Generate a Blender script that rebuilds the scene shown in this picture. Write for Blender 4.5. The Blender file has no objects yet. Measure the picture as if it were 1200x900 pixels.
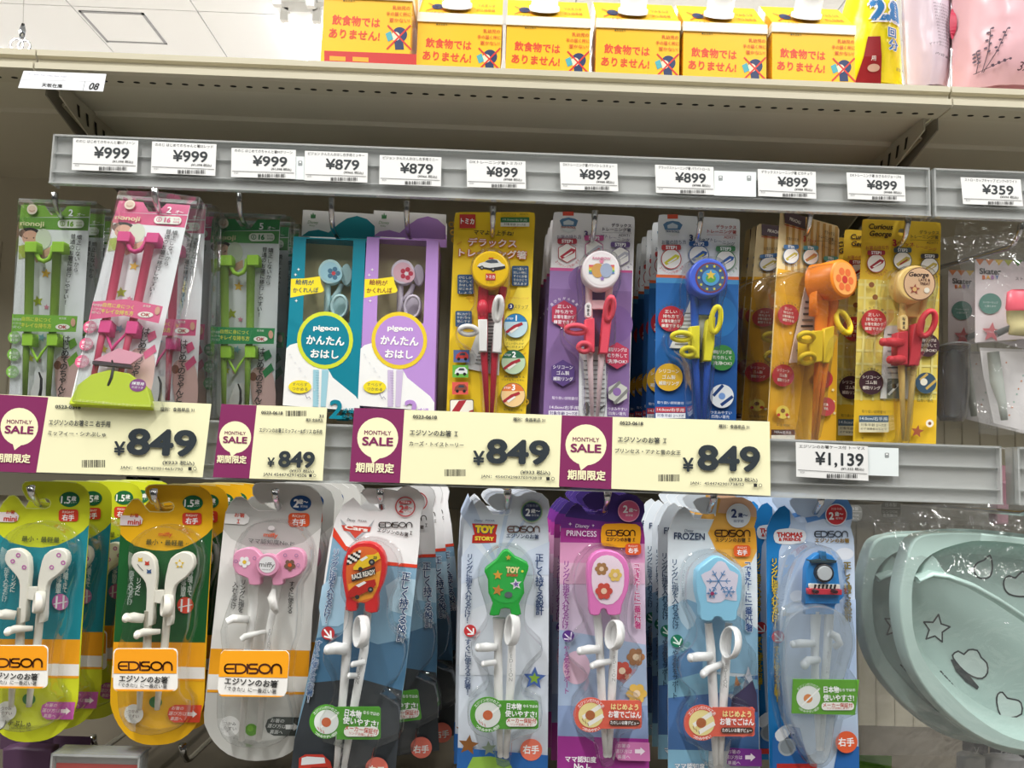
import bpy, math, random
from mathutils import Matrix, Vector
from mathutils.geometry import tessellate_polygon
SC = bpy.context.scene
COL = SC.collection
random.seed(7)
PI = math.pi
# ------------------------------------------------------------------ camera
FPX = 983.0
def _cambasis():
    rho = math.radians(1.95)
    dy = Vector((-20, -100, -FPX)).normalized()
    c, s = math.cos(rho), math.sin(rho)
    z = (20*c - 100*s)/FPX
    dx = Vector((c, -s, -z)).normalized()
    dz = dx.cross(dy)
    m = Matrix((dx, dy, dz)).transposed()      # world -> camera
    return m.transposed()                      # camera -> world
CR = _cambasis()
CAM = Vector((0, 0, 1.5))
cd = bpy.data.cameras.new('camera'); cam = bpy.data.objects.new('camera', cd); COL.objects.link(cam)
cam.matrix_world = Matrix.Translation(CAM) @ CR.to_4x4()
cd.sensor_width = 36; cd.lens = FPX*36/1200; cd.clip_start = .05; cd.clip_end = 60
SC.camera = cam
# ------------------------------------------------------------------ world, exposure
SC.view_settings.view_transform = 'Standard'; SC.view_settings.look = 'None'
SC.view_settings.exposure = -0.56; SC.view_settings.gamma = 1; SC.view_settings.use_curve_mapping = False
W = bpy.data.worlds.new('world'); SC.world = W; W.use_nodes = True
W.node_tree.nodes['Background'].inputs[0].default_value = (1, .985, .95, 1)
W.node_tree.nodes['Background'].inputs[1].default_value = WORLD = .06
SC.cycles.transparent_max_bounces = 32; SC.cycles.max_bounces = 8
def area(name, loc, rx, sx, sy, power, col=(1, .99, .96)):
    l = bpy.data.lights.new(name, 'AREA'); l.shape = 'RECTANGLE'; l.size = sx; l.size_y = sy; l.energy = power; l.color = col
    o = bpy.data.objects.new(name, l); COL.objects.link(o); o.location = loc; o.rotation_euler = (rx, 0, 0)
CEIL = 3.64
# rows of ceiling tubes over the aisle on the camera's side
for x in (-2.6, -.8, 1.0, 2.8):
    area('aisle_area_light', (x, -.4, CEIL-.14), 0, .12, 1.3, 84)
    area('aisle_area_light', (x, -1.9, CEIL-.14), 0, .12, 1.3, 26)
for x in (-4.4, -2.4, -.4, 1.6, 3.6):
    for y in (3.7, 6.4, 9.0): area('aisle_area_light', (x, y, CEIL-.16), 0, .12, 2.4, 230)  # extra lamp rows beyond the shelving, added to brighten the ceiling

def ray(u, v):
    return CR @ Vector((u-600, 450-v, -FPX))
def P(u, v, Y):
    d = ray(u, v); return CAM + d*(Y/d.y)
def PZ(u, v, z):
    d = ray(u, v); return CAM + d*((z-CAM.z)/d.z)
# ------------------------------------------------------------------ materials
def lin(h):
    h = h.lstrip('#')
    if len(h) == 3: h = ''.join(c+c for c in h)
    r = []
    for i in (0, 2, 4):
        x = int(h[i:i+2], 16)/255
        r.append(x/12.92 if x <= .04045 else ((x+.055)/1.055)**2.4)
    return (*r, 1)
_mats = {}
def M(col, kind='p'):
    k = (col, kind)
    if k in _mats: return _mats[k]
    m = bpy.data.materials.new(f'{kind}_{col}'); _mats[k] = m; m.use_nodes = True
    nt = m.node_tree; N = nt.nodes; L = nt.links; b = N['Principled BSDF']; out = N['Material Output']
    b.inputs['Base Color'].default_value = lin(col)
    tc = N.new('ShaderNodeTexCoord'); nz = N.new('ShaderNodeTexNoise'); L.new(tc.outputs['Object'], nz.inputs['Vector'])
    nz.inputs['Scale'].default_value = 60
    mr = N.new('ShaderNodeMapRange'); L.new(nz.outputs[0], mr.inputs[0])
    rough = {'p': .42, 's': .3, 'r': .5, 'm': .45, 'l': .5, 'w': .8, 'chrome': .2, 'foil': .25, 'c': .9}.get(kind, .4)
    mr.inputs[3].default_value = rough*.85; mr.inputs[4].default_value = rough*1.15
    L.new(mr.outputs[0], b.inputs['Roughness'])
    b.inputs['Specular IOR Level'].default_value = .35
    if kind == 'chrome': b.inputs['Metallic'].default_value = 1
    if kind == 'm':      # painted sheet metal with faint mottling
        mx = N.new('ShaderNodeMixRGB'); mx.blend_type = 'MULTIPLY'; mx.inputs[0].default_value = .12
        nz.inputs['Scale'].default_value = 9; nz.inputs['Detail'].default_value = 6
        mx.inputs[1].default_value = lin(col); L.new(nz.outputs[0], mx.inputs[2]); L.new(mx.outputs[0], b.inputs['Base Color'])
    if kind == 'foil':
        bp = N.new('ShaderNodeBump'); nz.inputs['Scale'].default_value = 14; bp.inputs['Strength'].default_value = .5; bp.inputs['Distance'].default_value = .012
        L.new(nz.outputs[0], bp.inputs['Height']); L.new(bp.outputs[0], b.inputs['Normal'])
    if kind == 'e':
        em = N.new('ShaderNodeEmission'); em.inputs[0].default_value = lin(col); em.inputs[1].default_value = 9
        L.new(em.outputs[0], out.inputs[0])
    if kind in ('clear', 'bag', 'milky', 'rail', 'case'):
        tr = N.new('ShaderNodeBsdfTransparent'); gl = N.new('ShaderNodeBsdfGlossy'); mx = N.new('ShaderNodeMixShader')
        tr.inputs[0].default_value = lin(col); gl.inputs['Roughness'].default_value = {'clear': .07, 'bag': .1, 'milky': .2, 'rail': .15, 'case': .12}[kind]
        lw = N.new('ShaderNodeLayerWeight'); lw.inputs[0].default_value = .35
        cr = N.new('ShaderNodeMapRange'); L.new(lw.outputs['Facing'], cr.inputs[0])
        cr.inputs[3].default_value = {'clear': .03, 'bag': .035, 'milky': .05, 'rail': .05, 'case': .06}[kind]; cr.inputs[4].default_value = .65
        bp = N.new('ShaderNodeBump'); nz.inputs['Scale'].default_value = {'bag': 26}.get(kind, 30); nz.inputs['Detail'].default_value = 3
        if kind == 'bag': nz.inputs['Distortion'].default_value = 1.5
        bp.inputs['Strength'].default_value = {'bag': .45, 'clear': .25}.get(kind, .1); bp.inputs['Distance'].default_value = .01 if kind == 'bag' else .004
        L.new(nz.outputs[0], bp.inputs['Height']); L.new(bp.outputs[0], gl.inputs['Normal'])
        base = tr.outputs[0]
        hz = {'milky': .22, 'rail': .4, 'case': .26, 'bag': .05, 'clear': .012}[kind]
        df = N.new('ShaderNodeBsdfDiffuse'); df.inputs[0].default_value = lin({'rail': '#e4e6e4', 'case': '#dfe9ee'}.get(kind, '#f2f2f0')); m2 = N.new('ShaderNodeMixShader'); m2.inputs[0].default_value = hz
        L.new(tr.outputs[0], m2.inputs[1]); L.new(df.outputs[0], m2.inputs[2]); base = m2.outputs[0]
        L.new(cr.outputs[0], mx.inputs[0]); L.new(base, mx.inputs[1]); L.new(gl.outputs[0], mx.inputs[2]); L.new(mx.outputs[0], out.inputs[0])
    return m
# ------------------------------------------------------------------ geometry helpers
class MB:
    def __init__(s): s.v = []; s.f = []; s.c = []; s.cols = []; s.sm = []
    def ci(s, col, kind='p'):
        k = (col, kind)
        if k not in s.cols: s.cols.append(k)
        return s.cols.index(k)
    def add(s, vs, fs, col, kind='p', smooth=False):
        n = len(s.v); i = s.ci(col, kind); s.v += [tuple(p) for p in vs]
        for f in fs: s.f.append(tuple(n+q for q in f)); s.c.append(i); s.sm.append(smooth)
    def box(s, x0, x1, y0, y1, z0, z1, col, kind='p'):
        vs = [(x, y, z) for x in (x0, x1) for y in (y0, y1) for z in (z0, z1)]
        s.add(vs, [(0, 1, 3, 2), (4, 6, 7, 5), (0, 4, 5, 1), (2, 3, 7, 6), (0, 2, 6, 4), (1, 5, 7, 3)], col, kind)
    def tube(s, pts, col, kind='p', n=10, cap=True, sq=1.0):
        # pts: (Vector, r) ; ring frames by parallel transport
        ps = [Vector(p) for p, r in pts]; rs = [r for p, r in pts]
        vs = []; fs = []; up = None
        for i, p in enumerate(ps):
            t = (ps[min(i+1, len(ps)-1)]-ps[max(i-1, 0)]).normalized()
            if up is None:
                up = Vector((0, 1, 0)) if abs(t.y) < .9 else Vector((1, 0, 0))
            a = (up - t*up.dot(t)).normalized(); up = a; b = t.cross(a)
            for k in range(n):
                w = 2*PI*k/n; r = rs[i]
                ra, rb = (r if isinstance(r, tuple) else (r, r))
                vs.append(p + a*(math.cos(w)*ra) + b*(math.sin(w)*rb))
        for i in range(len(ps)-1):
            for k in range(n):
                fs.append((i*n+k, i*n+(k+1) % n, (i+1)*n+(k+1) % n, (i+1)*n+k))
        if cap: fs.append(tuple(range(n))); fs.append(tuple(range((len(ps)-1)*n, len(ps)*n)))
        s.add(vs, fs, col, kind, True)
    def build(s, name, parent=None, label=None, kind=None, smooth=None):
        me = bpy.data.meshes.new(name); me.from_pydata(s.v, [], s.f)
        for c, k in s.cols: me.materials.append(M(c, k))
        me.polygons.foreach_set('material_index', s.c)
        me.polygons.foreach_set('use_smooth', s.sm if smooth is None else [smooth]*len(s.f))
        me.update()
        o = bpy.data.objects.new(name, me); COL.objects.link(o)
        if parent: o.parent = parent
        if label: o['label'] = label
        if kind: o['kind'] = kind
        return o
def tag(o, label, cat, group=None):
    o['label'] = label; o['category'] = cat
    if group: o['group'] = group
    return o
def empty(name, loc, label, cat, group=None, mat=None):
    o = bpy.data.objects.new(name, None); COL.objects.link(o); o.empty_display_size = .02
    o.matrix_world = Matrix.Translation(loc) @ (mat.to_4x4() if mat else Matrix.Identity(4))
    return tag(o, label, cat, group)
def struct(mb, name, parent=None):
    o = mb.build(name, parent)
    if not parent: o['kind'] = 'structure'
    return o
def smooth(pts, n=4):
    out = []; N = len(pts)
    for i in range(N):
        p0, p1, p2, p3 = (pts[(i+k-1) % N] for k in range(4))
        for j in range(n):
            t = j/n
            out.append(tuple(.5*((2*p1[q])+(-p0[q]+p2[q])*t+(2*p0[q]-5*p1[q]+4*p2[q]-p3[q])*t*t+(-p0[q]+3*p1[q]-3*p2[q]+p3[q])*t**3) for q in (0, 1)))
    return out
def rrect(x0, y0, x1, y1, r, n=5):
    if r <= 0: return [(x0, y0), (x1, y0), (x1, y1), (x0, y1)]
    o = []
    for cx, cy, a in ((x1-r, y0+r, -90), (x1-r, y1-r, 0), (x0+r, y1-r, 90), (x0+r, y0+r, 180)):
        for k in range(n+1):
            w = math.radians(a+90*k/n); o.append((cx+r*math.cos(w), cy+r*math.sin(w)))
    return o
def ell(a, b, ra, rb=None, n=28):
    rb = rb or ra; return [(a+ra*math.cos(2*PI*k/n), b+rb*math.sin(2*PI*k/n)) for k in range(n)]
def offs(pts, d):
    N = len(pts); area2 = sum(pts[i][0]*pts[(i+1) % N][1]-pts[(i+1) % N][0]*pts[i][1] for i in range(N)); sg = 1 if area2 > 0 else -1
    out = []
    for i in range(N):
        a = Vector(pts[i-1]); b = Vector(pts[i]); c = Vector(pts[(i+1) % N])
        e1 = (b-a); e2 = (c-b)
        if e1.length < 1e-9 or e2.length < 1e-9: out.append(tuple(b)); continue
        e1.normalize(); e2.normalize()
        n = Vector((e1.y+e2.y, -e1.x-e2.x))*sg
        if n.length < 1e-6: out.append(tuple(b)); continue
        n.normalize(); out.append(tuple(b+n*d))
    return out
_tc = {}
def tgeo(s, bold=0.0):
    """tessellated lettering; weight is given by laying shifted copies of the glyphs over each other in one plane"""
    k = (s, bold)
    if k in _tc: return _tc[k]
    if bold > 0:
        vs, fs, bb, _ = tgeo(s, 0.0); n = len(vs); V = list(vs); F = list(fs)
        m = 4 if cjk(s) and bold < .045 else 6; rings = [bold]
        for r in rings:
            for i in range(m):
                w = 2*PI*i/m+(PI/4 if m == 4 else 0); o = len(V)
                V += [(x+r*math.cos(w), y+r*math.sin(w)) for x, y in vs]; F += [tuple(q+o for q in f) for f in fs]
        _tc[k] = (V, F, (bb[0]-bold, bb[1]+bold, bb[2]-bold, bb[3]+bold), n); return _tc[k]
    c = bpy.data.curves.new('lettering', 'FONT'); c.body = s; c.size = 1; c.resolution_u = 2 if cjk(s) else 4
    o = bpy.data.objects.new('lettering', c); COL.objects.link(o)
    m = o.to_mesh(); vs = [(v.co.x, v.co.y) for v in m.vertices]; fs = [tuple(p.vertices) for p in m.polygons]
    o.to_mesh_clear(); bpy.data.objects.remove(o); bpy.data.curves.remove(c)
    if not vs: vs = [(0, 0), (.3, .7)]; fs = []
    xs = [v[0] for v in vs]; ys = [v[1] for v in vs]
    _tc[k] = (vs, fs, (min(xs), max(xs), min(ys), max(ys)), len(vs)); return _tc[k]
def cjk(s): return any(ord(c) > 0x2e80 for c in s)
class Card:
    """A flat-backed pack; drawing calls take positions read in a crop of the reference (set by view) and carry them onto the pack's own plane."""
    def __init__(s, name, label, cat, group, u, v, Y, yaw=0, pitch=0, lean=0):
        s.R = Matrix.Rotation(math.radians(yaw), 3, 'Z') @ Matrix.Rotation(math.radians(pitch), 3, 'X') @ Matrix.Rotation(math.radians(lean), 3, 'Y')
        s.o = P(u, v, Y); s.Y = Y
        s.root = empty(name, s.o, label, cat, group, s.R)
        s.Ri = s.R.transposed(); s.h = 0.0; s.lay = 0; s.mb = None; s.pn = None; s.bulge = None; s.kd = 'p'; s.cnt = True
        s.view(0, 0, 1)
    def view(s, x0, y0, k): s.x0, s.y0, s.k = x0, y0, k; s.sc = s.Y/FPX/k; return s
    def pt(s, a, b, h=None):
        h = (s.h if h is None else h)/1000
        d = s.Ri @ ray(s.x0+a/s.k, s.y0+b/s.k); c = s.Ri @ (CAM-s.o)
        t = (-h-c.y)/d.y; q = c+d*t; return (q.x, q.z)
    def part(s, name, h=None, label=None, kd='p', nolay=False):
        s.end(); s.mb = MB(); s.pn = (name, label); s.kd = kd
        if h is not None: s.h = h; s.lay = 0
        return s
    def end(s):
        if s.mb and s.mb.f:
            if s.bulge: s.mb.v = [(x, y+s.bulge(x, z), z) for x, y, z in s.mb.v]
            s.last = s.mb.build(s.pn[0], s.root, s.pn[1])
        s.mb = None
    def _y(s): s.lay += 1; return -s.h/1000-.00005*s.lay
    def fill(s, loops, col):   # loops in local metres
        y = s._y(); flat = [p for l in loops for p in l]
        fs = tessellate_polygon([[Vector((p[0], p[1], 0)) for p in l] for l in loops])
        s.mb.add([(p[0], y, p[1]) for p in flat], fs, col, s.kd)
    def poly(s, pts, col, sm=0, holes=()):
        if sm: pts = smooth(pts, sm)
        s.fill([[s.pt(*p) for p in pts]]+[[s.pt(*p) for p in h] for h in holes], col); return s
    def rect(s, a0, b0, a1, b1, col, r=0): return s.poly(rrect(a0, b0, a1, b1, r), col)
    def circ(s, a, b, r, col, rb=None): return s.poly(ell(a, b, r, rb), col)
    def ring(s, a, b, r0, r1, col): return s.poly(ell(a, b, r1), col, holes=[ell(a, b, r0)])
    def star(s, a, b, r, col, rot=0, n=5, q=.45):
        return s.poly([(a+(r if k % 2 == 0 else r*q)*math.sin(math.radians(rot+180*k/n)), b-(r if k % 2 == 0 else r*q)*math.cos(math.radians(rot+180*k/n))) for k in range(2*n)], col)
    def line(s, pts, w, col, closed=False):
        L = [Vector(s.pt(*p)) for p in pts]; y = s._y(); w *= s.sc/2; vs = []; n = len(L)
        if closed: L.append(L[0]); n += 1
        for i in range(n-1):
            e = (L[i+1]-L[i])
            if e.length < 1e-9: continue
            e.normalize(); nn = Vector((-e.y, e.x))*w; e = e*w*.6; k = len(vs)
            vs += [(L[i]-e+nn), (L[i]-e-nn), (L[i+1]+e-nn), (L[i+1]+e+nn)]
        s.mb.add([(v.x, y, v.y) for v in vs], [tuple(range(i, i+4)) for i in range(0, len(vs), 4)], col, s.kd); return s
    def _place(s, g, cx, cz, sx, sz, rot, sh, col, ox, oz, y):
        vs, fs, bb, nb = g; cr, sr = math.cos(rot), math.sin(rot); out = []; s.lay += .3*(len(vs)//nb-1) if len(vs) > nb and s.cnt else 0
        for i_, (x, z) in enumerate(vs):
            X = (x-ox)*sx + (z-oz)*sz*sh; Z = (z-oz)*sz
            out.append((cx+X*cr-Z*sr, y-1.4e-5*(i_//nb), cz+X*sr+Z*cr))
        s.mb.add(out, fs, col, s.kd)
    def text(s, t, a, b, h, col, w=None, al='c', bold=0.0, rot=0, sh=0, out=None, ow=.06):
        """h: height of the glyphs in crop pixels, w: fitted width"""
        for (cc, bo) in (([(out, bold+ow)] if out else [])+[(col, bold)]):
            g = tgeo(t, bo); g0 = tgeo(t, bold); bb = g0[2]; y = s._y()
            sz = h*s.sc/(.92 if cjk(t) else .72); sx = sz
            if w: sx = w*s.sc/max(1e-6, bb[1]-bb[0])
            cx, cz = s.pt(a, b); ox = {'c': (bb[0]+bb[1])/2, 'l': bb[0], 'r': bb[1]}[al]
            oz = .37 if cjk(t) else .35
            s._place(g, cx, cz, sx, sz, math.radians(rot), sh, cc, ox, oz, y)
        return s
    def wordmark(s, a, b, w, h, col, t=.155):
        """rounded capitals E D I S O and an arched n, drawn as strokes"""
        T = t*h; h2 = h-T; y0 = b-h2/2; W_ = w-T; cw = (.168, .185, .0, .158, .2, .165); gap = (1-sum(cw))/5; x = a-W_/2
        arc = lambda cx, cy, rx, ry, a0, a1, n=9: [(cx+rx*math.cos(math.radians(a0+(a1-a0)*k/n)), cy+ry*math.sin(math.radians(a0+(a1-a0)*k/n))) for k in range(n+1)]
        ww = [c*W_ for c in cw]; H = h2
        def L(p): s.line(p, T/1.0, col)
        r = H*.42; e = x; L([(e+ww[0], y0)]+arc(e+r, y0+r, r, r, 270, 180, 5)+arc(e+r, y0+H-r, r, r, 180, 90, 5)+[(e+ww[0], y0+H)]); L([(e+T*.4, y0+H/2), (e+ww[0]*.94, y0+H/2)])
        e += ww[0]+gap*W_; L([(e, y0), (e+ww[1]*.4, y0)]+arc(e+ww[1]*.45, y0+H/2, ww[1]*.55, H/2, -90, 90)+[(e, y0+H), (e, y0)])
        e += ww[1]+gap*W_; L([(e, y0), (e, y0+H)])
        e += ww[2]+gap*W_; q = H*.25; L([(e+ww[3]*.95, y0)]+arc(e+q, y0+q, q, q, 270, 90, 6)+arc(e+ww[3]-q, y0+H-q, q, q, -90, 90, 6)+[(e+ww[3]*.05, y0+H)])
        e += ww[3]+gap*W_; L(arc(e+ww[4]/2, y0+H/2, ww[4]/2, H/2, 0, 360, 22))
        e += ww[4]+gap*W_; L([(e, y0+H)]+arc(e+ww[5]/2, y0+ww[5]*.5, ww[5]/2, ww[5]*.5, 180, 360, 8)+[(e+ww[5], y0+H)]); return s
    def vtext(s, t, a, b0, b1, h, col, bold=0.0, a1=None, out=None, ow=.06):
        n = len(t)
        if h > 25: bold = max(bold, .012)+.008
        for cc, bo in (([(out, bold+ow)] if out else [])+[(col, bold)]):
            y = s._y()
            s.cnt = True
            for i, ch in enumerate(t):
                if ch == ' ': continue
                g = tgeo(ch, bo); bb = tgeo(ch, bold)[2]; f = (i+.5)/n
                cx, cz = s.pt(a+((a1-a)*f if a1 is not None else 0), b0+(b1-b0)*f)
                sz = h*1.12*s.sc/.92; ro = -PI/2 if ch in 'ー「」…~' else 0
                s._place(g, cx, cz, sz, sz, ro, 0, cc, (bb[0]+bb[1])/2, (bb[2]+bb[3])/2, y); s.cnt = False
        s.cnt = True; return s
    def atext(s, t, a, b, r, a0, a1, h, col, bold=0.0, flip=False, out=None, ow=.06):
        n = len(t)
        for cc, bo in (([(out, bold+ow)] if out else [])+[(col, bold)]):
            y = s._y()
            s.cnt = True
            for i, ch in enumerate(t):
                if ch == ' ': continue
                g = tgeo(ch, bo); bb = g[2]; th = math.radians(a0+(a1-a0)*(i+.5)/n)
                cx, cz = s.pt(a+r*math.sin(th), b-r*math.cos(th)); sz = h*s.sc/(.92 if cjk(ch) else .72)
                s._place(g, cx, cz, sz, sz, (-th+(PI if flip else 0)), 0, cc, (bb[0]+bb[1])/2, .37, y); s.cnt = False
        s.cnt = True; return s
    def bars(s, a0, b0, a1, b1, col='#333333', n=22):
        y = s._y(); rr = random.Random(n); x = a0
        while x < a1:
            w = (a1-a0)/n*rr.choice((.35, .5, .8)); p = [s.pt(x, b0), s.pt(x+w, b0), s.pt(x+w, b1), s.pt(x, b1)]
            s.mb.add([(q[0], y, q[1]) for q in p], [(0, 1, 2, 3)], col, s.kd); x += w+(a1-a0)/n*rr.choice((.4, .6, .9))
        return s
    # ---- solids
    def slab(s, pts, h0, h1, col, kind='s', bev=0, sm=0, holes=(), dome=0):
        if sm: pts = smooth(pts, sm)
        lp = [s.pt(*p, h1) for p in pts]; hl = [[s.pt(*p, h1) for p in h] for h in holes]
        b = bev*s.sc; top = offs(lp, -b) if b else lp; n = len(lp)
        vs = [(x, -h0/1000, z) for x, z in lp]+[(x, -h1/1000+b*.9, z) for x, z in lp]; fs = [(i, (i+1) % n, n+(i+1) % n, n+i) for i in range(n)]
        if b:
            mid = offs(lp, -b*.3); vs += [(x, -h1/1000+b*.3, z) for x, z in mid]; vs += [(x, -h1/1000, z) for x, z in top]
            fs += [(n+i, n+(i+1) % n, 2*n+(i+1) % n, 2*n+i) for i in range(n)]+[(2*n+i, 2*n+(i+1) % n, 3*n+(i+1) % n, 3*n+i) for i in range(n)]
        s.mb.add(vs, fs, col, kind, bev > 0)
        alll = [top]+hl; flat = [p for l in alll for p in l]
        t = tessellate_polygon([[Vector((p[0], p[1], 0)) for p in l] for l in alll])
        s.mb.add([(p[0], -h1/1000, p[1]) for p in flat], t, col, kind)
        alll = [lp]+hl; flat = [p for l in alll for p in l]
        t = tessellate_polygon([[Vector((p[0], p[1], 0)) for p in l] for l in alll])
        s.mb.add([(p[0], -h0/1000, p[1]) for p in flat], t, col, kind)
        for l in hl:
            m = len(l); s.mb.add([(x, -h0/1000, z) for x, z in l]+[(x, -h1/1000, z) for x, z in l], [(i, (i+1) % m, m+(i+1) % m, m+i) for i in range(m)], col, kind)
        return s
    def rod(s, pts, col, kind='s', n=10, flat=1.0):
        """pts (a, b, height mm, radius px)"""
        q = []
        for a, b, h, r in pts:
            x, z = s.pt(a, b, h); q.append((Vector((x, -h/1000, z)), (r*s.sc*flat, r*s.sc)))
        s.mb.tube(q, col, kind, n); return s
    def tor(s, a, b, h, RA, RB, r, col, tilt=0, rot=0, kind='s', n=22, m=8, rd=None, yw=0):
        """ring: RA across, RB up (tilted out of the card by tilt degrees)"""
        x0, z0 = s.pt(a, b, h); k = s.sc; t = math.radians(tilt); ro = math.radians(rot); rd = rd or r
        U = Vector((math.cos(ro), 0, math.sin(ro))); yy = math.radians(yw)
        U = U*math.cos(yy)+Vector((0, -math.sin(yy), 0)); RA = RA/math.cos(yy); V = Vector((-math.sin(ro)*math.cos(t), -math.sin(t), math.cos(ro)*math.cos(t))); Nn = U.cross(V)
        vs = []; fs = []
        for i in range(n):
            w = 2*PI*i/n; c = Vector((x0, -h/1000, z0)) + U*(RA*k*math.cos(w)) + V*(RB*k*math.sin(w))
            d = (U*math.cos(w)*RB+V*math.sin(w)*RA).normalized()
            for j in range(m):
                e = 2*PI*j/m; vs.append(c+d*(math.cos(e)*r*k)+Nn*(math.sin(e)*rd*k))
        for i in range(n):
            for j in range(m): fs.append((i*m+j, i*m+(j+1) % m, ((i+1) % n)*m+(j+1) % m, ((i+1) % n)*m+j))
        s.mb.add(vs, fs, col, kind, True); return s
    def ball(s, a, b, h, ra, rb, rh, col, kind='s', n=14, m=8):
        x0, z0 = s.pt(a, b, h); vs = []; fs = []
        for i in range(m+1):
            p = PI*i/m
            for j in range(n):
                w = 2*PI*j/n; vs.append((x0+ra*s.sc*math.sin(p)*math.cos(w), -h/1000-rh/1000*math.sin(p)*math.sin(w), z0+rb*s.sc*math.cos(p)))
        for i in range(m):
            for j in range(n): fs.append((i*n+j, i*n+(j+1) % n, (i+1)*n+(j+1) % n, (i+1)*n+j))
        s.mb.add(vs, fs, col, kind, True); return s
    def blister(s, pts, H, col='#fbfcfc', kind='clear', sm=3, ins=6, flange=4, h0=.4):
        if sm: pts = smooth(pts, sm)
        lp = [s.pt(*p, H) for p in pts]; n = len(lp); k = s.sc
        prof = [(flange, h0), (flange*.5, h0+.5), (0, h0+.4), (-ins*.25, H*.5), (-ins*.45, H*.82), (-ins*.9, H*.96), (-ins*1.6, H)]
        vs = []; fs = []
        for d, h in prof: vs += [(x, -h/1000, z) for x, z in offs(lp, d*k)]
        for r in range(len(prof)-1): fs += [(r*n+i, r*n+(i+1) % n, (r+1)*n+(i+1) % n, (r+1)*n+i) for i in range(n)]
        s.mb.add(vs, fs, col, kind, True)
        top = vs[-n:]; t = tessellate_polygon([[Vector((p[0], p[2], 0)) for p in top]]); s.mb.add(top, t, col, kind, True)
        return s
def ROOTKIDS(root):
    return [o for o in COL.objects if o.parent == root]
ORD = ['second', 'third', 'fourth', 'fifth', 'sixth', 'seventh']
def behind(card, n, what, step=.026, dx=0, dz=0, rots=None, skip=()):
    card.end(); bpy.context.view_layer.update(); kids = ROOTKIDS(card.root); out = []
    for i in range(n):
        k = i+1; r = card.root.copy(); COL.objects.link(r)
        ddx = dx[i] if isinstance(dx, (list, tuple)) else dx*k
        r.matrix_world = Matrix.Translation((ddx, step*k, dz)) @ card.root.matrix_world @ Matrix.Rotation(math.radians(rots[i] if rots else 0), 4, 'Y')
        r['label'] = f'{what}, {ORD[i]} on its hook'
        for ch in kids:
            if ch.name.split('.')[0] in skip: continue
            d = ch.copy(); COL.objects.link(d); d.parent = r
        out.append(r)
    return out
# ------------------------------------------------------------------ shelving and ceiling
LIP = .82; WALL = 1.16; XL = P(42, 90, LIP).x; XR = P(1113, 130, LIP).x; BAY = XR-XL
BEIGE = '#c6bfa8'; BEIGE2 = '#cdc7b2'
zt = (P(42, 62, LIP).z+P(1110, 97, LIP).z)/2      # top of lip
zb = (P(42, 85, LIP).z+P(1110, 126, LIP).z)/2     # lower edge of lip
mb = MB(); mb.box(-3.2, 3.2, WALL, WALL+.02, 0, zb+.003, '#cfc8b2', 'm'); wall = struct(mb, 'wall_back')
# shallow vertical ribs of the back panel
mb = MB()
for i in range(120):
    x = -1.5+i*.025; mb.box(x, x+.002, WALL-.0012, WALL, .9, zb-.09, '#c3bca6', 'm')
o = mb.build('rib', wall); o['kind'] = 'stuff'
mb = MB(); mb.box(-8, 8, -4, 14, -.02, 0, '#85807a', 'w'); struct(mb, 'floor')
# ceiling board panels: each panel one part, joints between
ceil_o = None
mb = MB(); mb.box(-9, 9, -5, 16, CEIL+.012, CEIL+.04, '#c9ccd2', 'c'); ceil_o = struct(mb, 'ceiling')
PWX = .60; PWY = 1.25
x0p = PZ(77, 0, CEIL).x; y0p = PZ(300, 16, CEIL).y
panel_me = None
for i in range(-8, 9):
    for j in range(-1, 6):
        if panel_me is None:
            m = MB(); m.box(.003, PWX-.003, .003, PWY-.003, 0, .012, '#eef1f5', 'c'); o = m.build('ceiling_panel', ceil_o); panel_me = o.data
        else:
            o = bpy.data.objects.new('ceiling_panel', panel_me); COL.objects.link(o); o.parent = ceil_o
        o.location = (x0p+i*PWX, y0p+j*PWY-PWY, CEIL)
# access hatch
hc = [PZ(95, 12, CEIL), PZ(170, 13, CEIL), PZ(193, 51, CEIL), PZ(124, 50, CEIL)]
hx0 = (hc[0].x+hc[3].x)/2; hx1 = (hc[1].x+hc[2].x)/2; hy0 = hc[0].y; hy1 = hc[2].y
r = empty('ceiling_hatch', (hx0, hy0, CEIL), 'white square access hatch with a thin grey frame in the ceiling', 'hatch')
m = MB(); w, d = hx1-hx0, hy1-hy0; t = .012
for a in ((0, w, 0, t), (0, w, d-t, d), (0, t, 0, d), (w-t, w, 0, d)): m.box(a[0], a[1], a[2], a[3], -.006, 0, '#a5a8ae', 'm')
m.build('frame', r); m = MB(); m.box(t, w-t, t, d-t, -.003, 0, '#eef1f5', 'c'); m.build('hatch_cover', r)
# tube lights in the next aisle
def fixture(u, v0, Ylen, label, first=1):
    a = PZ(u, v0, CEIL-.05); r = empty('fluorescent_light', (a.x, a.y, CEIL), label, 'ceiling light', 'tube lights in the ceiling')
    m = MB(); m.add([(-.13, 0, 0), (.13, 0, 0), (.05, 0, -.05), (-.05, 0, -.05), (-.13, Ylen, 0), (.13, Ylen, 0), (.05, Ylen, -.05), (-.05, Ylen, -.05)], [(0, 1, 2, 3), (4, 7, 6, 5), (0, 3, 7, 4), (3, 2, 6, 7), (2, 1, 5, 6), (0, 4, 5, 1)], '#f4f5f6', 'm'); m.build('housing', r)
    for sx in (-.075, .075):
        m = MB(); m.tube([(Vector((sx, .03, -.065)), .014), (Vector((sx, Ylen-.03, -.065)), .014)], '#fbfdff', 'e'); m.build('tube', r)
        for yy in (.0, Ylen-.03):
            m = MB(); m.box(sx-.018, sx+.018, yy, yy+.03, -.09, -.03, '#dfe0e0', 's'); m.build('lamp_holder', r)
    return r
fixture(352, 14, 2.4, 'twin tube ceiling light glowing above the top shelf beside the red striped carton')
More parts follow.
